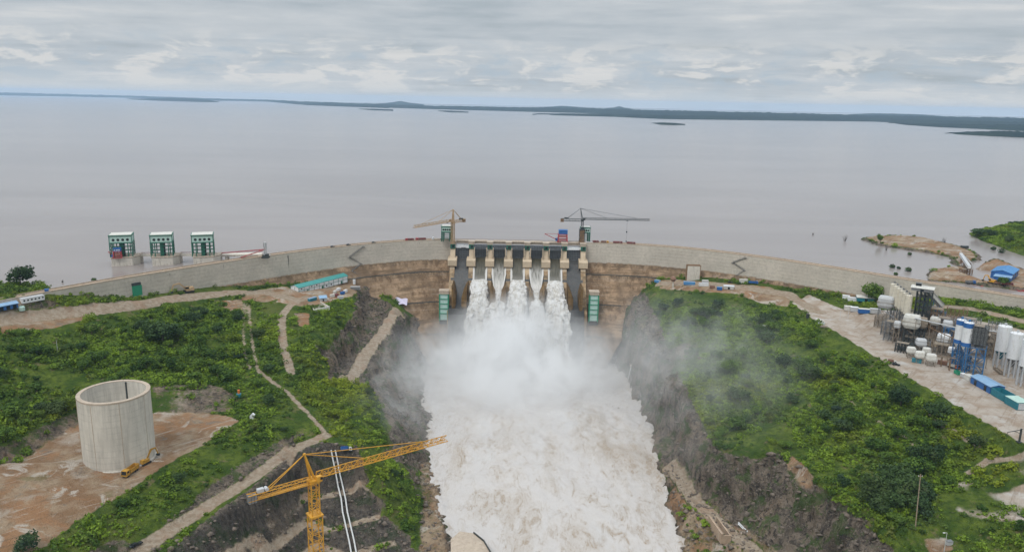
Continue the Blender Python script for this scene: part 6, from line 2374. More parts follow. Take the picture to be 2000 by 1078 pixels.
# --- river side works on the right
a, b = T(1384, 1020), T(1410, 1058)
L_ = np.linalg.norm((b - a)[:2])
r = thing('retaining_wall', 'tan concrete retaining box on the right river bank', 'wall', (a + b) / 2 - np.array([0, 0, 1.5]), ang(a, b))
MB().box((0, 0, 3.2), (L_, 1.2, 6.4)).build('front_wall', M_ROADTAN, r)
MB().box((0, 5.0, 2.6), (L_, .8, 5.2)).box((L_ / 2 - .4, 2.6, 2.6), (.8, 4.0, 5.2)).build('back_wall', M_ROADTAN, r)
MB().box((0, 2.6, .8), (L_ - 1, 4, .4)).build('floor_slab', M_WIN, r)
a, b = T(1442, 1024), T(1460, 1042)
r = thing('guard_rail', 'white concrete barrier beside the river road', 'barrier', (a + b) / 2, ang(a, b))
MB().prism([(-.5, 0), (.5, 0), (.25, .5), (.2, 1.2), (-.2, 1.2), (-.25, .5)], (-np.linalg.norm((b - a)[:2]) / 2, 0, 0), (0, 1, 0), (0, 0, 1), (np.linalg.norm((b - a)[:2]), 0, 0)).build('barrier', M_WHITE, r)
# tailrace wall head in the water
q = [W(a, b, -106.5) for a, b in ((882, 1100), (880, 1052), (898, 1036), (925, 1040), (945, 1056), (958, 1078), (968, 1110))]
o = q[2]
r = thing('training_wall', 'flat concrete head of the training wall in the white water', 'wall', (o[0], o[1], -119))
MB().prism([(k[0] - o[0], k[1] - o[1]) for k in q], (0, 0, 0), (1, 0, 0), (0, 1, 0), (0, 0, 12.2)).build('wall_body', M_PARA, r)
mb = MB()
for a, b in zip(q[3:], q[4:]):
    mb.beam((a[0] - o[0], a[1] - o[1], 12.7), (b[0] - o[0], b[1] - o[1], 12.7), .5, 1.1)
mb.build('kerb', M_DARKSTEEL, r)

# --- right abutment huts, containers, vehicles
container('pale blue and white container at the foot of the framed wall', gnd(1346, 556), -.1, 11, 3, 2.9, M_BROOF, M_BLUEROOF, group='containers on the right abutment')
container('white container right of the pale blue one', gnd(1374, 559), -.05, 9, 3, 2.7, M_WHITE, M_LTGREY, group='containers on the right abutment')
container('small grey hut behind the white container', gnd(1377, 554), 0, 6, 3, 3.0, M_LTGREY, M_OFFW, 'hut', 'hut')
container('brown open skip between the white and blue containers', gnd(1391, 563), -.2, 5, 3, 2.3, M_RUSTBED, None, 'skip', 'skip', open_top=True, door=False)
container('bright blue box container below the framed wall', gnd(1405, 567), -.3, 5, 2.6, 2.6, M_BLUE, M_BROOF, group='containers on the right abutment')
shed('low tan shed with a grey roof in the scrub edge', gnd(1423, 564), -.2, 9, 5, 2.6, M_OFFW, M_LTGREY, .9, 'shed', 'shed')
container('blue sheeted box at the top of the right rock edge', gnd(1284, 552), -.9, 6, 3, 2.4, M_BROOF, M_BLUEROOF, 'tool_store', 'container')
car('dark car parked beside the right stairs', gnd(1426, 553, .1), -.1, M_WIN, group='vehicles at the right stairs', L=5)
truck('blue and white lorry parked right of the stairs', gnd(1471, 555, .1), -.15, 9, 2.6, 3.0, M_BLUE, M_BLUE, group='vehicles at the right stairs')
container('beige hut between the dark car and the blue lorry', gnd(1452, 553), 0, 8, 3.4, 3.4, M_OFFW, M_OFFW, 'hut', 'hut')
p = gnd(1354, 548)
r = thing('formwork_tower', 'pale concrete panel in a dark steel frame against the right dam face', 'formwork', (p[0], p[1] + 3, p[2] - 1), -.05)
MB().box((0, 0, 7.6), (12.5, 5, 15.2)).build('panel', M_CONC, r)
mb = MB()
for s in (-1, 1):
    mb.box((s * 6.6, -2.2, 8.2), (.7, .7, 16.4)).box((s * 6.6, 2.2, 8.2), (.7, .7, 16.4))
mb.box((0, -2.3, 16.0), (13.9, .7, .8)).box((0, 2.3, 16.0), (13.9, .7, .8))
mb.build('frame', M_BROWN, r)
r = thing('concrete_mixer', 'tan tower mixer on a thin leg at the right rock edge', 'mixer', gnd(1314, 562))
MB().tube((0, 0, 0), (0, 0, 6), .8, .6, 10).build('leg', M_CONC, r)
MB().lathe([(0, 5.8), (2.0, 6.5), (3.0, 8.6), (2.0, 10.6), (1.2, 11), (0, 11)], n=14).build('drum', M_RUSTBED, r)
r = thing('booth', 'small dark booth on the dusty road at the yard entrance', 'booth', gnd(1577, 622))
MB().box((0, 0, 1.6), (2.0, 2.0, 3.2)).build('wall', M_DARKSTEEL, r)
MB().box((0, 0, 3.35), (2.6, 2.6, .3)).build('roof', M_WIN, r)
for k, (px, py, mt_, lab) in enumerate(((1598, 628, M_OFFW, 'stack of pale formwork panels at the yard entrance'), (1604, 634, M_LTGREY, 'grey stack of panels beside the pale stack'), (1609, 640, M_DUST, 'rusty stack of bars, lowest of the three stacks'))):
    r = thing('panel_stack', lab, 'stack', gnd(px, py), -.6, 'stacks at the yard entrance')
    mb = MB()
    for j in range(4):
        mb.box((.15 * (j % 2), .1 * j, .2 + .32 * j), (5.5 - .3 * j, 3.0, .24))
    mb.build('panel', mt_, r)
shed('teal shed with a pale grey roof by the green belt', gnd(1690, 588), -.28, 15, 9, 3.6, M_TEAL, M_OFFW, 1.2, 'shed', 'shed')
for px, py, L, lab in ((1652, 584, 6, 'white covered heap of stores left of the teal shed'), (1664, 588, 7, 'larger white covered stores next to the teal shed')):
    container(lab, gnd(px, py), -.4, L, 4, 3, M_WHITE, M_WHITE, 'covered_stores', 'stores', 'covered stores')
for px, py, L, mt_, rf, lab in ((1656, 606, 6, M_OFFW, M_OFFW, 'dusty white container, leftmost of the row by the yard'), (1668, 608, 6, M_LTGREY, M_WHITE, 'light grey container left of the bright blue one'), (1688, 612, 10, M_BLUE, M_OFFW, 'bright blue container with a pale roof in the row by the yard'),
                                (1709, 612, 8, M_LTGREY, M_LTGREY, 'grey container at the right end of the row by the yard')):
    container(lab, gnd(px, py), -.22, L, 4, 3.6, mt_, rf, group='containers by the plant yard')
car('muddy dark car alone on the pale yard', gnd(1750, 714, .1), -.5, M_WIN, L=5.2)
truck('small pale pickup lorry beside the muddy car on the yard', gnd(1742, 710, .1), -.5, 5.5, 2.2, 2.2, M_OFFW, M_RUSTBED, group='small lorries')

# ================================================================== BATCHING PLANT
GRP = 'batching plant silos'


def silo(label, p, dia, zb, zt, mat, band=None, group=GRP, legs=4, legmat=None, skirt=None):
    """p: ground point; body between heights zb and zt above it, cone and legs below."""
    r = thing('cement_silo', label, 'silo', p, .3, group)
    R_ = dia / 2
    mb = MB()
    mb.lathe([(R_, zb), (R_, zt), (R_ * .94, zt + .35), (0, zt + .9)], n=24)
    n = int((zt - zb) / 1.7)
    for k in range(n + 1):
        z = zb + (zt - zb) * k / n
        mb.lathe([(R_, z - .08), (R_ + .07, z - .06), (R_ + .07, z + .06), (R_, z + .08)], n=24)
    mb.build('body', mat, r)
    MB().lathe([(.4, zb - R_ * 1.5), (R_ * .98, zb)], n=20).build('cone', skirt or mat, r)
    if band:
        MB().lathe([(R_ + .10, zt - 3.2), (R_ + .10, zt + .05)], n=24).build('band', band, r)
        mb = MB()
        mb.lathe([(R_ + .10, zb - .05), (R_ + .10, zb + 2.6)], n=24)
        mb.build('band', band, r)
    for k in range(legs):
        t = 2 * PI * (k + .5) / legs
        MB().beam((R_ * .92 * math.cos(t), R_ * .92 * math.sin(t), 0), (R_ * .92 * math.cos(t), R_ * .92 * math.sin(t), zb + .4), max(.45, dia * .085)).build('leg', legmat or M_LTGREY, r)
    mb = MB()
    for k in range(legs):
        t, t2 = 2 * PI * (k + .5) / legs, 2 * PI * (k + 1.5) / legs
        for f0, f1 in ((.1, .55), (.55, .98)):
            mb.beam((R_ * .92 * math.cos(t), R_ * .92 * math.sin(t), zb * f0), (R_ * .92 * math.cos(t2), R_ * .92 * math.sin(t2), zb * f1), .2)
    mb.build('brace', legmat or M_LTGREY, r)
    mb = MB()
    for k in range(10):
        t, t2 = 2 * PI * k / 10, 2 * PI * (k + 1) / 10
        mb.beam((R_ * .9 * math.cos(t), R_ * .9 * math.sin(t), zt + .4), (R_ * .9 * math.cos(t), R_ * .9 * math.sin(t), zt + 1.5), .09)
        mb.beam((R_ * .9 * math.cos(t), R_ * .9 * math.sin(t), zt + 1.5), (R_ * .9 * math.cos(t2), R_ * .9 * math.sin(t2), zt + 1.5), .09)
    mb.box((.3, 0, zt + 1.4), (1.2, 1.0, 1.6))
    mb.build('top_rail', legmat or M_GREYMET, r)
    return r


def gz(p):
    return float(hz(p[0], p[1]))


def steel_frame(label, p, rz, sx, sy, h_, nx_, ny_, nz_, mat, th=.35, brace=True, group=None, floors=True, clad=None, floor_mat=None):
    r = thing('steel_frame', label, 'steel frame', p, rz, group)
    mb = MB()
    xs = [-sx / 2 + sx * i / nx_ for i in range(nx_ + 1)]
    ys = [-sy / 2 + sy * i / ny_ for i in range(ny_ + 1)]
    zs = [h_ * i / nz_ for i in range(nz_ + 1)]
    for x in xs:
        for y in ys:
            mb.beam((x, y, 0), (x, y, h_), th * 1.35)
    for z in zs[1:]:
        for y in ys: mb.beam((-sx / 2, y, z), (sx / 2, y, z), th * .8)
        for x in xs: mb.beam((x, -sy / 2, z), (x, sy / 2, z), th * .8)
    if brace:
        for k in range(nz_):
            for i in range(nx_):
                if (i + k) % 2 == 0:
                    for y in (ys[0], ys[-1]): mb.beam((xs[i], y, zs[k]), (xs[i + 1], y, zs[k + 1]), th * .6)
                else:
                    for y in (ys[0], ys[-1]): mb.beam((xs[i + 1], y, zs[k]), (xs[i], y, zs[k + 1]), th * .6)
            for x in (xs[0], xs[-1]): mb.beam((x, ys[0], zs[k]), (x, ys[1], zs[k + 1]), th * .6)
    mb.build('frame', mat, r)
    if floors:
        for k, z in enumerate(zs[1:]):
            if k % 2 == 0 and h_ < 14 and not clad: continue
            MB().box((sx * .12 * (-1) ** k, 0, z + th * .5), (sx * .7, sy * .8, .15)).build('floor', floor_mat or M_DUST, r)
    if clad:
        MB().box((.2, .2, h_ * .55), (sx * .86, sy * .86, h_ * .8)).build('cladding', clad, r)
    mb = MB()
    for z in zs[1:]:
        for sgn in (-1, 1):
            mb.beam((-sx / 2 - .3, sgn * (sy / 2 + .3), z + 1.2), (sx / 2 + .3, sgn * (sy / 2 + .3), z + 1.2), .09)
            mb.beam((sgn * (sx / 2 + .3), -sy / 2 - .3, z + 1.2), (sgn * (sx / 2 + .3), sy / 2 + .3, z + 1.2), .09)
    mb.build('railing', mat, r)
    return r


def hopper(label, p, rz, sx, sy, h_, zb, mat, legmat=None, group='hoppers of the batching plant', rim=True):
    """a bellied bin on legs: p ground point, zb height of its underside."""
    r = thing('hopper', label, 'hopper', p, rz, group)
    def ring(kx, ky, z, n=20, e=.45):
        return [(math.copysign(abs(math.cos(2 * PI * i / n)) ** e, math.cos(2 * PI * i / n)) * kx, math.copysign(abs(math.sin(2 * PI * i / n)) ** e, math.sin(2 * PI * i / n)) * ky, z) for i in range(n)]
    prof = [(.38, 0), (.50, .24), (.50, .50), (.47, .54), (.47, .84), (.40, 1.0)]
    rings = [ring(sx * k, sy * k, zb + h_ * z) for k, z in prof]
    n = 20
    vs = [v for g in rings for v in g]
    fs = [(k * n + i, k * n + (i + 1) % n, (k + 1) * n + (i + 1) % n, (k + 1) * n + i) for k in range(len(rings) - 1) for i in range(n)]
    fs += [tuple(range(n))[::-1], tuple(range((len(rings) - 1) * n, len(rings) * n))]
    MB().add(vs, fs).build('bin', mat, r)
    if rim:
        MB().box((0, 0, zb + h_ * .52), (sx * 1.02, sy * 1.02, .3)).build('rim', M_DUST, r)
    for a in (-1, 1):
        for b in (-1, 1):
            MB().beam((a * sx * .36, b * sy * .36, 0), (a * sx * .36, b * sy * .36, zb + .4), max(.35, sx * .04)).build('leg', legmat or M_GREYMET, r)
    mb = MB()
    for b in (-1, 1):
        mb.beam((-sx * .36, b * sy * .36, zb * .15), (sx * .36, b * sy * .36, zb * .9), .22).beam((sx * .36, b * sy * .36, zb * .15), (-sx * .36, b * sy * .36, zb * .9), .22)
    mb.build('brace', legmat or M_GREYMET, r)
    return r


def conveyor(label, a, b, w_, h_, mat, legmat, n_legs=3, closed_=True, group='conveyors'):
    a, b = np.array(a), np.array(b)
    base = np.array([a[0], a[1], gz(a)])
    r = thing('conveyor', label, 'conveyor', base, 0, group)
    la, lb = a - base, b - base
    mb = MB()
    mb.beam(la, lb, w_, .5)
    if closed_:
        mb.beam(la + np.array([0, 0, h_ * .55]), lb + np.array([0, 0, h_ * .55]), w_ * .92, h_ * .8)
    mb.build('gallery', mat, r)
    if closed_:
        MB().beam(la + np.array([0, 0, h_ * 1.02]), lb + np.array([0, 0, h_ * 1.02]), w_ * 1.1, .22).build('roof', M_LTGREY, r)
    else:
        mb = MB()
        for s in (-1, 1):
            mb.beam(la + np.array([0, s * w_ * .5, .6]), lb + np.array([0, s * w_ * .5, .6]), .14)
        mb.build('side_rail', legmat, r)
    for k in range(n_legs):
        f = (k + .5) / n_legs
        p = la + (lb - la) * f
        g = gz(base + p) - base[2]
        if p[2] - g < 1: continue
        mb = MB()
        for s in (-1, 1):
            mb.beam((p[0], p[1] + s * w_ * .4, g), (p[0], p[1] + s * w_ * .4, p[2]), .35)
        mb.beam((p[0], p[1] - w_ * .4, g + .5), (p[0], p[1] + w_ * .4, p[2] - .5), .22)
        mb.build('trestle', legmat, r)
    return r


def onz(px, py, z):
    """ground point under what is seen at a pixel at height z; returns point and height above the ground."""
    p = W(px, py, z)
    g = gz(p)
    return np.array([p[0], p[1], g]), z - g


YAW = math.radians(-33)
# bank of six tall silos
for i in range(6):
    f = i / 5
    p, zb = onz(1742 + 29 * f, 588 + 24 * f, -9)
    silo(['farthest of the six tall cream silos in a row', 'second farthest of the six tall cream silos', 'third farthest of the six tall cream silos', 'third nearest of the six tall cream silos', 'second nearest of the six tall cream silos',
          'nearest of the six tall cream silos, beside the dark mixing tower'][i], p, 5.3, zb, zb + 14.2, M_CREAM, None, 'tall cream silos', legmat=M_GREYMET)
p, h_ = onz(1801, 612, -9)
steel_frame('dark mixing tower frame with a pale roof beside the cream silos', p, YAW, 10.5, 10, h_ + 18, 4, 4, 8, M_DARKSTEEL, .42, floor_mat=M_DARKSTEEL, group='mixing towers')
rt = shed('pale roofed cabin on top of the dark mixing tower', (p[0] - 1.5, p[1] + 1, p[2] + h_ + 18.2), YAW, 15, 11, 2.2, M_GREYMET, M_OFFW, .8, 'rooftop_cabin', 'cabin')
container('small dark motor house on the pale rooftop', (p[0] - 4, p[1] + 3, p[2] + h_ + 21), YAW, 4, 3, 2.2, M_WIN, M_GREYMET, 'motor_house', 'cabin')
conveyor('long grey enclosed conveyor sloping down from the mixing tower', W(1806, 566, 8.5), W(1838, 601, -9), 4.2, 3.4, M_OFFW, M_BLUESTEEL, 3)
conveyor('narrow blue conveyor continuing down from the grey one', W(1833, 600, -11), W(1853, 621, -19), 2.0, 1.6, M_BLUEROOF, M_BROWN, 2)
p, zb = onz(1729, 601, -13)
hopper('grey bellied hopper on thin legs, leftmost in the plant', p, YAW, 12.5, 9, 9.5, zb, M_LTGREY)
p, zb = onz(1779, 640, -16)
hopper('big off white mixer bin below the cream silos', p, YAW, 12.5, 9, 10, zb, M_OFFW, M_DARKSTEEL)
p, zb = onz(1799, 640, -16.5)
hopper('smaller grey bin attached right of the big off white bin', p, YAW, 8, 7, 8, zb, M_DUST, M_DARKSTEEL)
p, zb = onz(1842, 669, -23)
hopper('pale hopper left of the blue and white silos', p, YAW, 9.5, 7, 6.5, zb, M_WHITE, M_DUST)
for px, py, s, mt_, lab in ((1779, 690, 6.2, M_OFFW, 'cream tilted hopper, leftmost of the small row'), (1796, 699, 6.4, M_OFFW, 'cream hopper in the middle of the small row'), (1809, 690, 5.6, M_OFFW, 'small cream hopper behind the row'),
                            (1818, 705, 6.8, M_OFFW, 'cream topped hopper at the right of the small row'), (1798, 676, 7.5, M_LTGREY, 'grey dish hopper above the small row')):
    p, zb = onz(px, py, -26.5 if py > 680 else -24)
    hopper(lab, p, YAW + .3, s, s * .8, s * .75, max(zb, 1.5), mt_, M_DUST, 'small hoppers along the yard', False)
# steelwork between
for px, py, sx, sy, h_, n3, mt_, th, lab in (
        (1752, 668, 17, 8, 15, (5, 2, 4), M_GREYMET, .32, 'grey steelwork under the six cream silos'),
        (1735, 655, 9, 7, 10, (3, 2, 3), M_GREYMET, .3, 'grey steelwork under the leftmost hopper'),
        (1785, 678, 13, 9, 11, (4, 2, 3), M_DARKSTEEL, .34, 'dark steelwork under the off white mixer bin'),
        (1830, 660, 16, 9, 12, (6, 3, 3), M_BROWN, .30, 'brown steelwork between the conveyors'),
        (1858, 648, 13, 8, 12, (5, 2, 3), M_BROWN, .28, 'second brown steelwork behind the pale hopper'),
        (1845, 695, 14, 8, 8, (5, 2, 2), M_DUST, .3, 'dusty low steelwork below the pale hopper'),
        (1818, 640, 5, 5, 16, (1, 1, 4), M_BLUESTEEL, .5, 'slim blue steel tower below the conveyor'),
        (1836, 640, 7, 5, 12, (2, 1, 3), M_BLUESTEEL, .45, 'wider blue steel tower right of the slim one'),
        (1933, 690, 8, 9, 14, (3, 3, 4), M_DUST, .3, 'brown scaffold left of the big white silos')):
    p = T(px, py)
    steel_frame(lab, (p[0], p[1] + 2, gz(p)), YAW, sx, sy, h_, *n3, mt_, th, group='steelwork of the batching plant')
# blue and white silos with their tower
for px, py, lab in ((1872, 669, 'left one of two white silos with blue bands'), (1886, 675, 'right one of two white silos with blue bands')):
    p, zb = onz(px, py, -11.5)
    silo(lab, p, 6.2, zb, zb + 16.2, M_WHITE, M_BLUE, 'white silos with blue bands', legmat=M_BLUESTEEL)
p, h_ = onz(1909, 677, -11.5)
steel_frame('tall dark tower on blue legs right of the banded silos', p, YAW, 10.5, 9.5, h_, 2, 2, 3, M_BLUESTEEL, .6, group='mixing towers')
steel_frame('dark clad upper storey of the blue legged tower', (p[0], p[1], p[2] + h_ + .3), YAW, 10, 9, 14.5, 5, 3, 4, M_DARKSTEEL, .3, clad=M_GREYMET, group='mixing towers')
p2 = T(1880, 722)
steel_frame('blue open frame at the road edge below the banded silos', (p2[0], p2[1] + 3, gz(p2)), YAW, 11, 7, 11, 2, 1, 3, M_BLUESTEEL, .5, group='steelwork of the batching plant')
# big white silos
for k, (px, py, lab) in enumerate(((1956, 684, 'farthest of the three big white silos with a dark skirt'), (1979, 699, 'middle of the three big white ribbed silos'), (2004, 714, 'big white silo cut by the right edge of the view'))):
    p, zb = onz(px, py, -16)
    silo(lab, p, 8.4, zb, zb + 17.2, M_WHITE, None, 'big white silos', 8, M_LTGREY, M_TEAL if k == 0 else M_GREYMET)
# roofs behind the plant
for a, b, z, L, w_, mt_, rf, lab in (((1838, 594), (1893, 603), -21, 26, 13, M_LTGREY, M_BLUEROOF, 'long low shed with a pale blue roof behind the plant'), ((1885, 618), (1925, 624), -21, 17, 9, M_GREYMET, M_LTGREY, 'open shed with a pale grey roof behind the banded silos'),
                                     ((1920, 626), (1968, 638), -21, 20, 8, M_GREYMET, M_BLUEROOF, 'open shed with a blue roof left of the big white silos')):
    q0, q1 = W(a[0], a[1], z + 4), W(b[0], b[1], z + 4)
    m_ = (q0 + q1) / 2
    g = gz(m_)
    shed(lab, (m_[0], m_[1], g), ang(q0, q1), L, w_, z + 4 - g, mt_, rf, 1.2, 'shed', 'shed', 'sheds behind the plant', open_=mt_ is M_GREYMET)
# road side row
rzr = rzpx((1900, 756), (1985, 806))
a, b = T(1897, 748), T(1932, 769)
L_ = np.linalg.norm((b - a)[:2])
m_ = (a + b) / 2 + np.array([-math.sin(rzr), math.cos(rzr), 0]) * 4.5
shed('blue shed with a pale blue roof along the yard road', (m_[0], m_[1], gz(m_)), rzr, L_, 9.5, 4.6, M_BLUE, M_BLUEROOF, 1.1, 'shed', 'shed', doors=2)
for (a, b), h_, w_, ot, mt_, rf, lab in ((((1934, 771), (1960, 785)), 4.6, 7, True, M_TEAL, None, 'teal open topped tank container right of the blue shed'), (((1962, 787), (1984, 801)), 4.6, 8, False, M_TEAL, M_MINT, 'closed teal container with a pale top at the right edge')):
    a, b = T(*a), T(*b)
    L_ = np.linalg.norm((b - a)[:2])
    m_ = (a + b) / 2 + np.array([-math.sin(rzr), math.cos(rzr), 0]) * w_ / 2
    container(lab, (m_[0], m_[1], gz(m_)), rzr, L_, w_, h_, mt_, rf, group='teal containers by the yard road', open_top=ot, door=not ot)
container('white cabin at the left end of the blue shed', gnd(1893, 742), rzr, 6, 4, 3.0, M_OFFW, M_OFFW, 'cabin', 'cabin')
container('green skip on the yard edge below the banded silos', gnd(1870, 731), rzr, 4.5, 2.8, 2.2, M_GRNPAINT, None, 'skip', 'skip', open_top=True, door=False)
container('white generator box between the green skip and the white cabin', gnd(1881, 737), rzr, 3.6, 2.4, 2.4, M_LTGREY, M_WHITE, 'generator', 'generator')
truck('orange and white concrete lorry at the foot of the banded silos', gnd(1862, 720, .1), rzr + .5, 7.5, 2.6, 3.2, M_ORANGE, M_OFFW, 'concrete_lorry', 'truck', tipper=True)
container('long rusty trough lying under the big white silos', gnd(1950, 726), rzr - .2, 11, 2.6, 1.4, M_DUST, None, 'trough', 'trough', open_top=True, door=False)

# taller steel, bins and pipe racks that close the gaps of the plant
for px, py, sx, sy, h_, n3, mt_, th, lab in (
        (1822, 650, 12, 9, 19, (3, 2, 5), M_BROWN, .36, 'tall brown steel tower right of the mixing tower'),
        (1846, 662, 11, 8, 16, (3, 2, 4), M_GREYMET, .34, 'tall grey steel tower over the pale hopper'),
        (1768, 655, 10, 8, 20, (3, 2, 5), M_GREYMET, .34, 'tall grey stair frame left of the off white mixer bin'),
        (1925, 700, 9, 8, 17, (2, 2, 4), M_DUST, .36, 'dusty stair tower between the blue legs and the big white silos'),
        (1895, 665, 12, 8, 16, (4, 2, 4), M_GREYMET, .3, 'grey frame filling the gap behind the banded silos'),
        (1856, 676, 9, 7, 13, (3, 2, 3), M_BLUESTEEL, .4, 'blue steel frame left of the banded silos'),
        (1802, 690, 10, 6, 9, (4, 2, 2), M_GREYMET, .3, 'low grey frame right behind the small cream hoppers')):
    p = T(px, py)
    steel_frame(lab, (p[0], p[1] + 2, gz(p)), YAW, sx, sy, h_, *n3, mt_, th, group='steelwork of the batching plant')
for px, py, z, sx, sy, h_, mt_, lab in ((1826, 634, -15, 8, 6, 6, M_OFFW, 'dusty white bin on the tall brown tower'), (1850, 640, -15, 7, 6, 5.5, M_LTGREY, 'grey bin above the pale hopper'), (1858, 690, -22, 5, 4.5, 4.5, M_WHITE, 'small white bin left of the blue legs'),
                                      (1752, 640, -17, 5, 5, 5, M_LTGREY, 'small grey bin under the cream silos'), (1922, 655, -14, 6, 5, 5.5, M_DUST, 'dusty bin between the dark upper storey and the big silos')):
    p, zb = onz(px, py, z)
    hopper(lab, p, YAW, sx, sy, h_, max(zb, 1.5), mt_, M_DUST)
for k, (a, b, za, zb_, r0, mt_, lab) in enumerate((((1772, 618), (1868, 640), -8, -4, .45, M_LTGREY, 'long pale pipe from the cream silos to the banded silos'), ((1815, 640), (1866, 662), -16, -13, .35, M_BROWN, 'brown pipe above the pale hopper'),
                                                  ((1893, 640), (1948, 648), -4, -2, .40, M_LTGREY, 'pale pipe from the banded silos to the big white silos'), ((1725, 606), (1764, 632), -12, -15, .35, M_GREYMET, 'grey pipe from the leftmost hopper'))):
    a, b = W(a[0], a[1], za), W(b[0], b[1], zb_)
    o = thing('transfer_pipe', lab, 'pipe', a, 0, 'pipes of the batching plant')
    MB().tube((0, 0, 0), tuple(b - a), r0, n=10).build('pipe', mt_, o)
    for f in (.2, .5, .8):
        q = a + (b - a) * f
        MB().beam((q - a), (q[0] - a[0], q[1] - a[1], gz(q) - a[2]), .28).build('support', M_DUST, o)
# heaps of aggregate and the pipes that tie the plant together
def heap(label, px, py, r_, h_, mat):
    p = T(px, py)
    o = thing('aggregate_heap', label, 'heap', (p[0], p[1], gz(p) - .3), random.random() * 6, 'aggregate heaps')
    n, m_ = 26, 9
    vs = [(0, 0, h_)]
    for k in range(1, m_):
        f = k / (m_ - 1)
        for i in range(n):
            t = 2 * PI * i / n
            q = 1 + .22 * float(vnoise(np.array([[math.cos(t) * 1.7 + px, math.sin(t) * 1.7, f * 2.0]]))[0])
            vs.append((r_ * f * q * math.cos(t) * 1.25, r_ * f * q * math.sin(t), h_ * (1 - f ** 1.15) + .25 * math.sin(i * 2.3 + k)))
    fs = [(0, 1 + i, 1 + (i + 1) % n) for i in range(n)]
    for k in range(m_ - 2):
        for i in range(n):
            a, b = 1 + k * n + i, 1 + k * n + (i + 1) % n
            fs.append((a, a + n, b + n, b))
    MB().add(vs, fs).build('heap', mat, o, smooth=True)


M_SAND = plain('sand_heap', (0.36, 0.275, 0.19), .95, 0, .2, .6, (0.25, 0.19, 0.13), .5, .5)
M_GRAVEL = plain('gravel_heap', (0.25, 0.23, 0.205), .95, 0, .25, .9, (0.16, 0.14, 0.12), .5, .5)
heap('sand heap between the off white mixer bin and the pale hopper', 1822, 672, 6.5, 4.0, M_SAND)
heap('gravel heap behind the row of small cream hoppers', 1832, 684, 5.5, 3.2, M_GRAVEL)
heap('sand heap behind the blue open frame', 1905, 712, 5.0, 2.6, M_SAND)
heap('gravel heap below the pale roofed open shed', 1925, 668, 7.0, 4.0, M_GRAVEL)
for a, b, za, zb_, lab in (((1748, 622), (1782, 652), -12, -20, 'grey conveyor under the cream silos'), ((1848, 640), (1880, 655), -18, -10, 'brown conveyor rising to the banded silos'), ((1912, 640), (1952, 655), -12, -8, 'grey conveyor from the dark tower to the big white silos'),
                           ((1815, 694), (1866, 700), -26, -20, 'low conveyor from the small hoppers to the blue frame')):
    conveyor(lab, W(a[0], a[1], za), W(b[0], b[1], zb_), 1.6, 1.3, M_DUST, M_BROWN, 3, False)
for px, py, sx, sy, h_, n3, mt_, th, lab in (
        (1768, 690, 12, 6, 7, (6, 2, 2), M_DARKSTEEL, .3, 'low dark steelwork along the yard edge below the mixer bin'),
        (1812, 676, 10, 7, 9, (5, 2, 3), M_DUST, .26, 'dusty steelwork behind the small hoppers'),
        (1866, 690, 9, 7, 9, (4, 2, 3), M_GREYMET, .3, 'grey steelwork left of the blue legs'),
        (1870, 625, 14, 8, 9, (5, 2, 2), M_BROWN, .28, 'brown frame behind the banded silos'),
        (1720, 640, 8, 6, 9, (3, 2, 3), M_DUST, .28, 'dusty frame at the left end of the plant'),
        (1945, 660, 10, 8, 11, (4, 2, 3), M_GREYMET, .3, 'grey frame behind the big white silos')):
    p = T(px, py)
    steel_frame(lab, (p[0], p[1] + 2, gz(p)), YAW, sx, sy, h_, *n3, mt_, th, group='steelwork of the batching plant')
for px, py, lab in ((1760, 684, 'grey tank container at the yard edge below the cream silos'), (1840, 712, 'rusty container at the yard edge left of the blue frame'), (1790, 708, 'teal low box below the small cream hoppers')):
    container(lab, gnd(px, py), YAW, 6, 2.5, 2.5, M_GREYMET if px == 1760 else (M_RUSTBED if px == 1840 else M_TEAL), group='boxes along the plant edge')

# ================================================================== WORKS PAD ON THE SHORE
zp = -2.1
a, b, c = W(1915, 530, zp), W(1934, 542, zp), W(1976, 548, zp)
rz = ang(b, c)
Lg = np.linalg.norm((c - b)[:2])
m_ = b + (c - b) / 2 + np.array([-math.sin(rz), math.cos(rz), 0]) * 15
shed('large bright blue warehouse with a blue roof on the shore pad', (m_[0], m_[1], zp - .2), rz + PI / 2, 30, Lg, 6.0, M_BLUE, M_BROOF, 2.2, 'warehouse', 'warehouse', doors=3)
m_ = b + (c - b) * .62 + np.array([math.sin(rz), -math.cos(rz), 0]) * 4
shed('low blue lean-to with a pale roof in front of the warehouse', (m_[0], m_[1], zp - .2), rz, Lg * .75, 7, 3.4, M_BLUE, M_BLUEROOF, .8, 'lean_to', 'shed', mono=True)
for px, py, a_, L, cm, bm_, lab in ((1896, 549, -.1, 8, M_BLUE, M_GREYMET, 'blue grey lorry left of the red lorry on the shore pad'), (1912, 552, -.3, 7.5, M_RED, M_REDBROWN, 'red lorry right of the blue grey one on the shore pad'), (1950, 554, -.4, 7, M_OFFW, M_RUSTBED, 'pale lorry among the parked machines below the warehouse'),
                                  (1967, 556, -.2, 9, M_REDBROWN, M_REDBROWN, 'long red brown lorry below the blue lean-to'), (1981, 560, -.6, 7, M_REDBROWN, M_RUSTBED, 'red brown lorry at the right end of the parked row'), (1998, 562, .3, 8, M_RED, M_RED, 'red lorry at the right edge of the shore pad')):
    p = W(px, py, zp)
    truck(lab, (p[0], p[1], gz(p)), a_, L, 2.7, 3.1, cm, bm_, group='lorries on the shore pad')
p = W(1937, 552, zp)
excavator('orange yellow excavator beside the parked lorries on the shore pad', (p[0], p[1], gz(p)), 2.2, M_YEL, 1.3, 'excavators', .8)
conveyor('white crusher conveyor rising at the neck of the spit', W(1876, 498, 1.5), W(1893, 524, 3.0), 2.6, 2.0, M_WHITE, M_BROWN, 3, True)
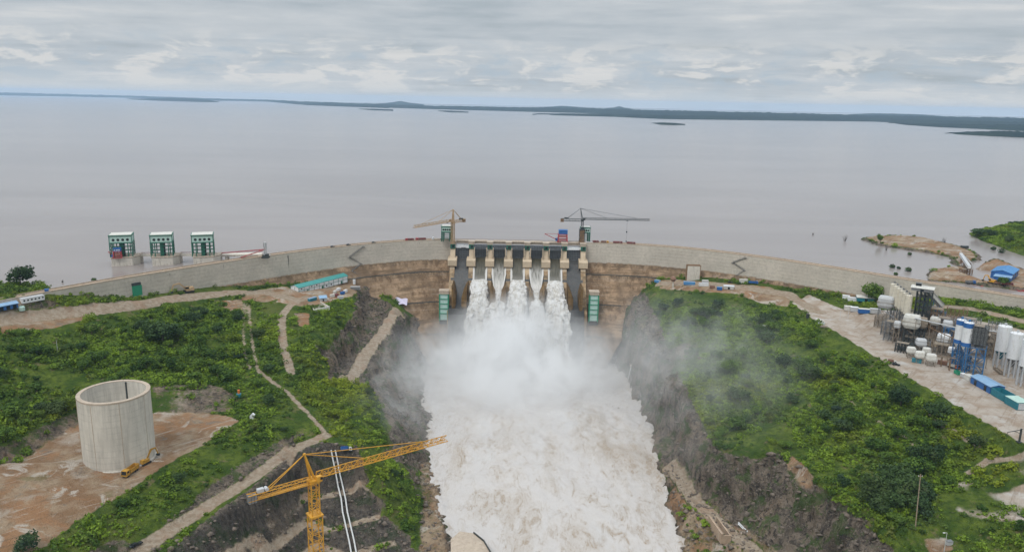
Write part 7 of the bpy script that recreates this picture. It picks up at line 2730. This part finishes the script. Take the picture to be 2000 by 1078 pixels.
conveyor('thin open conveyor right of the white crusher conveyor', W(1881, 497, 3.0), W(1902, 518, 2.0), 1.3, 1.0, M_LTGREY, M_BROWN, 2, False)
p = W(1887, 528, -1)
steel_frame('brown crusher frame at the foot of the white conveyor', (p[0], p[1], gz(p)), .3, 9, 6, 5, 3, 2, 2, M_BROWN, .35)
p = W(1884, 483, -2)
container('small dark hut at the far end of the spit', (p[0], p[1], gz(p)), .2, 7, 4, 3, M_DARKSTEEL, M_GREYMET, 'hut', 'hut')

# ================================================================== AIR
def box_obj(name, x0, x1, y0, y1, z0, z1):
    mb = MB()
    mb.box(((x0 + x1) / 2, (y0 + y1) / 2, (z0 + z1) / 2), (x1 - x0, y1 - y0, z1 - z0))
    return mb.build(name, None)


hz_o = box_obj('haze', -27000, 27000, -1500, 27000, -152, 214)
tag(hz_o, kind='stuff')
hm, ht = material('haze_air')
pv = ht.n('ShaderNodeVolumePrincipled', Color=(0.54, 0.75, 1.0, 1), Density=3.5e-5, Anisotropy=0.0)
ht.n('ShaderNodeOutputMaterial', Volume=pv.outputs[0])
hz_o.data.materials.append(hm)

sm = box_obj('spray_mist', -190, 270, 420, 772, -119, -22)
tag(sm, kind='stuff')
mm, mt = material('spray')
pos = mt.n('ShaderNodeTexCoord').outputs['Object']
w1 = mt.n('ShaderNodeTexNoise', Scale=0.018, Detail=3.0, Roughness=.6)
mt.put(w1.inputs['Vector'], pos)
wp = mt.vmath('ADD', pos, mt.vmath('MULTIPLY', mt.vmath('SUBTRACT', w1.outputs['Color'], (.5, .5, .5)), (46, 46, 34)))
nA = mt.noise(pos, 0.045, 5.0, 0.62, 0.5)
nB = mt.noise(mt.scale(pos, 1, 1, .7), 0.020, 4.0, 0.6, 1.2)


def ell(c, r, lo=1.0, hi=0.35):
    q = mt.vmath('DIVIDE', mt.vmath('SUBTRACT', wp, c), r)
    return mt.step(mt.vmath('LENGTH', q), lo, hi)


nC = mt.noise(mt.scale(wp, 1, 1, .8), 0.030, 6.0, 0.66, 1.4)
core = mt.math('MULTIPLY', ell((4, 695, -116), (128, 112, 76), 1.0, .05), mt.step(nC, .36, .60, .12, 1.0))
apron = mt.math('MULTIPLY', ell((12, 640, -114), (112, 165, 46), 1.0, .10), mt.step(nC, .34, .62, .12, 1.0))
jets_ = mt.math('MULTIPLY', ell((6, 722, -70), (74, 46, 44), 1.0, .1), mt.step(nA, .38, .60))
left = mt.math('MULTIPLY', ell((-90, 600, -90), (72, 175, 58), 1.0, .1), mt.step(nC, .44, .62))
right = mt.math('MULTIPLY', ell((150, 590, -66), (112, 185, 68), 1.0, .1), mt.step(nC, .40, .64, .06, 1.0))
den = mt.math('ADD', mt.math('MULTIPLY', core, .15), mt.math('MULTIPLY', apron, .026))
den = mt.math('ADD', den, mt.math('MULTIPLY', jets_, .06))
den = mt.math('ADD', den, mt.math('MULTIPLY', left, .014))
den = mt.math('ADD', den, mt.math('MULTIPLY', right, .014))
pv = mt.n('ShaderNodeVolumePrincipled', Color=(0.95, 0.952, 0.955, 1), Density=den, Anisotropy=0.1)
mt.n('ShaderNodeOutputMaterial', Volume=pv.outputs[0])
sm.data.materials.append(mm)
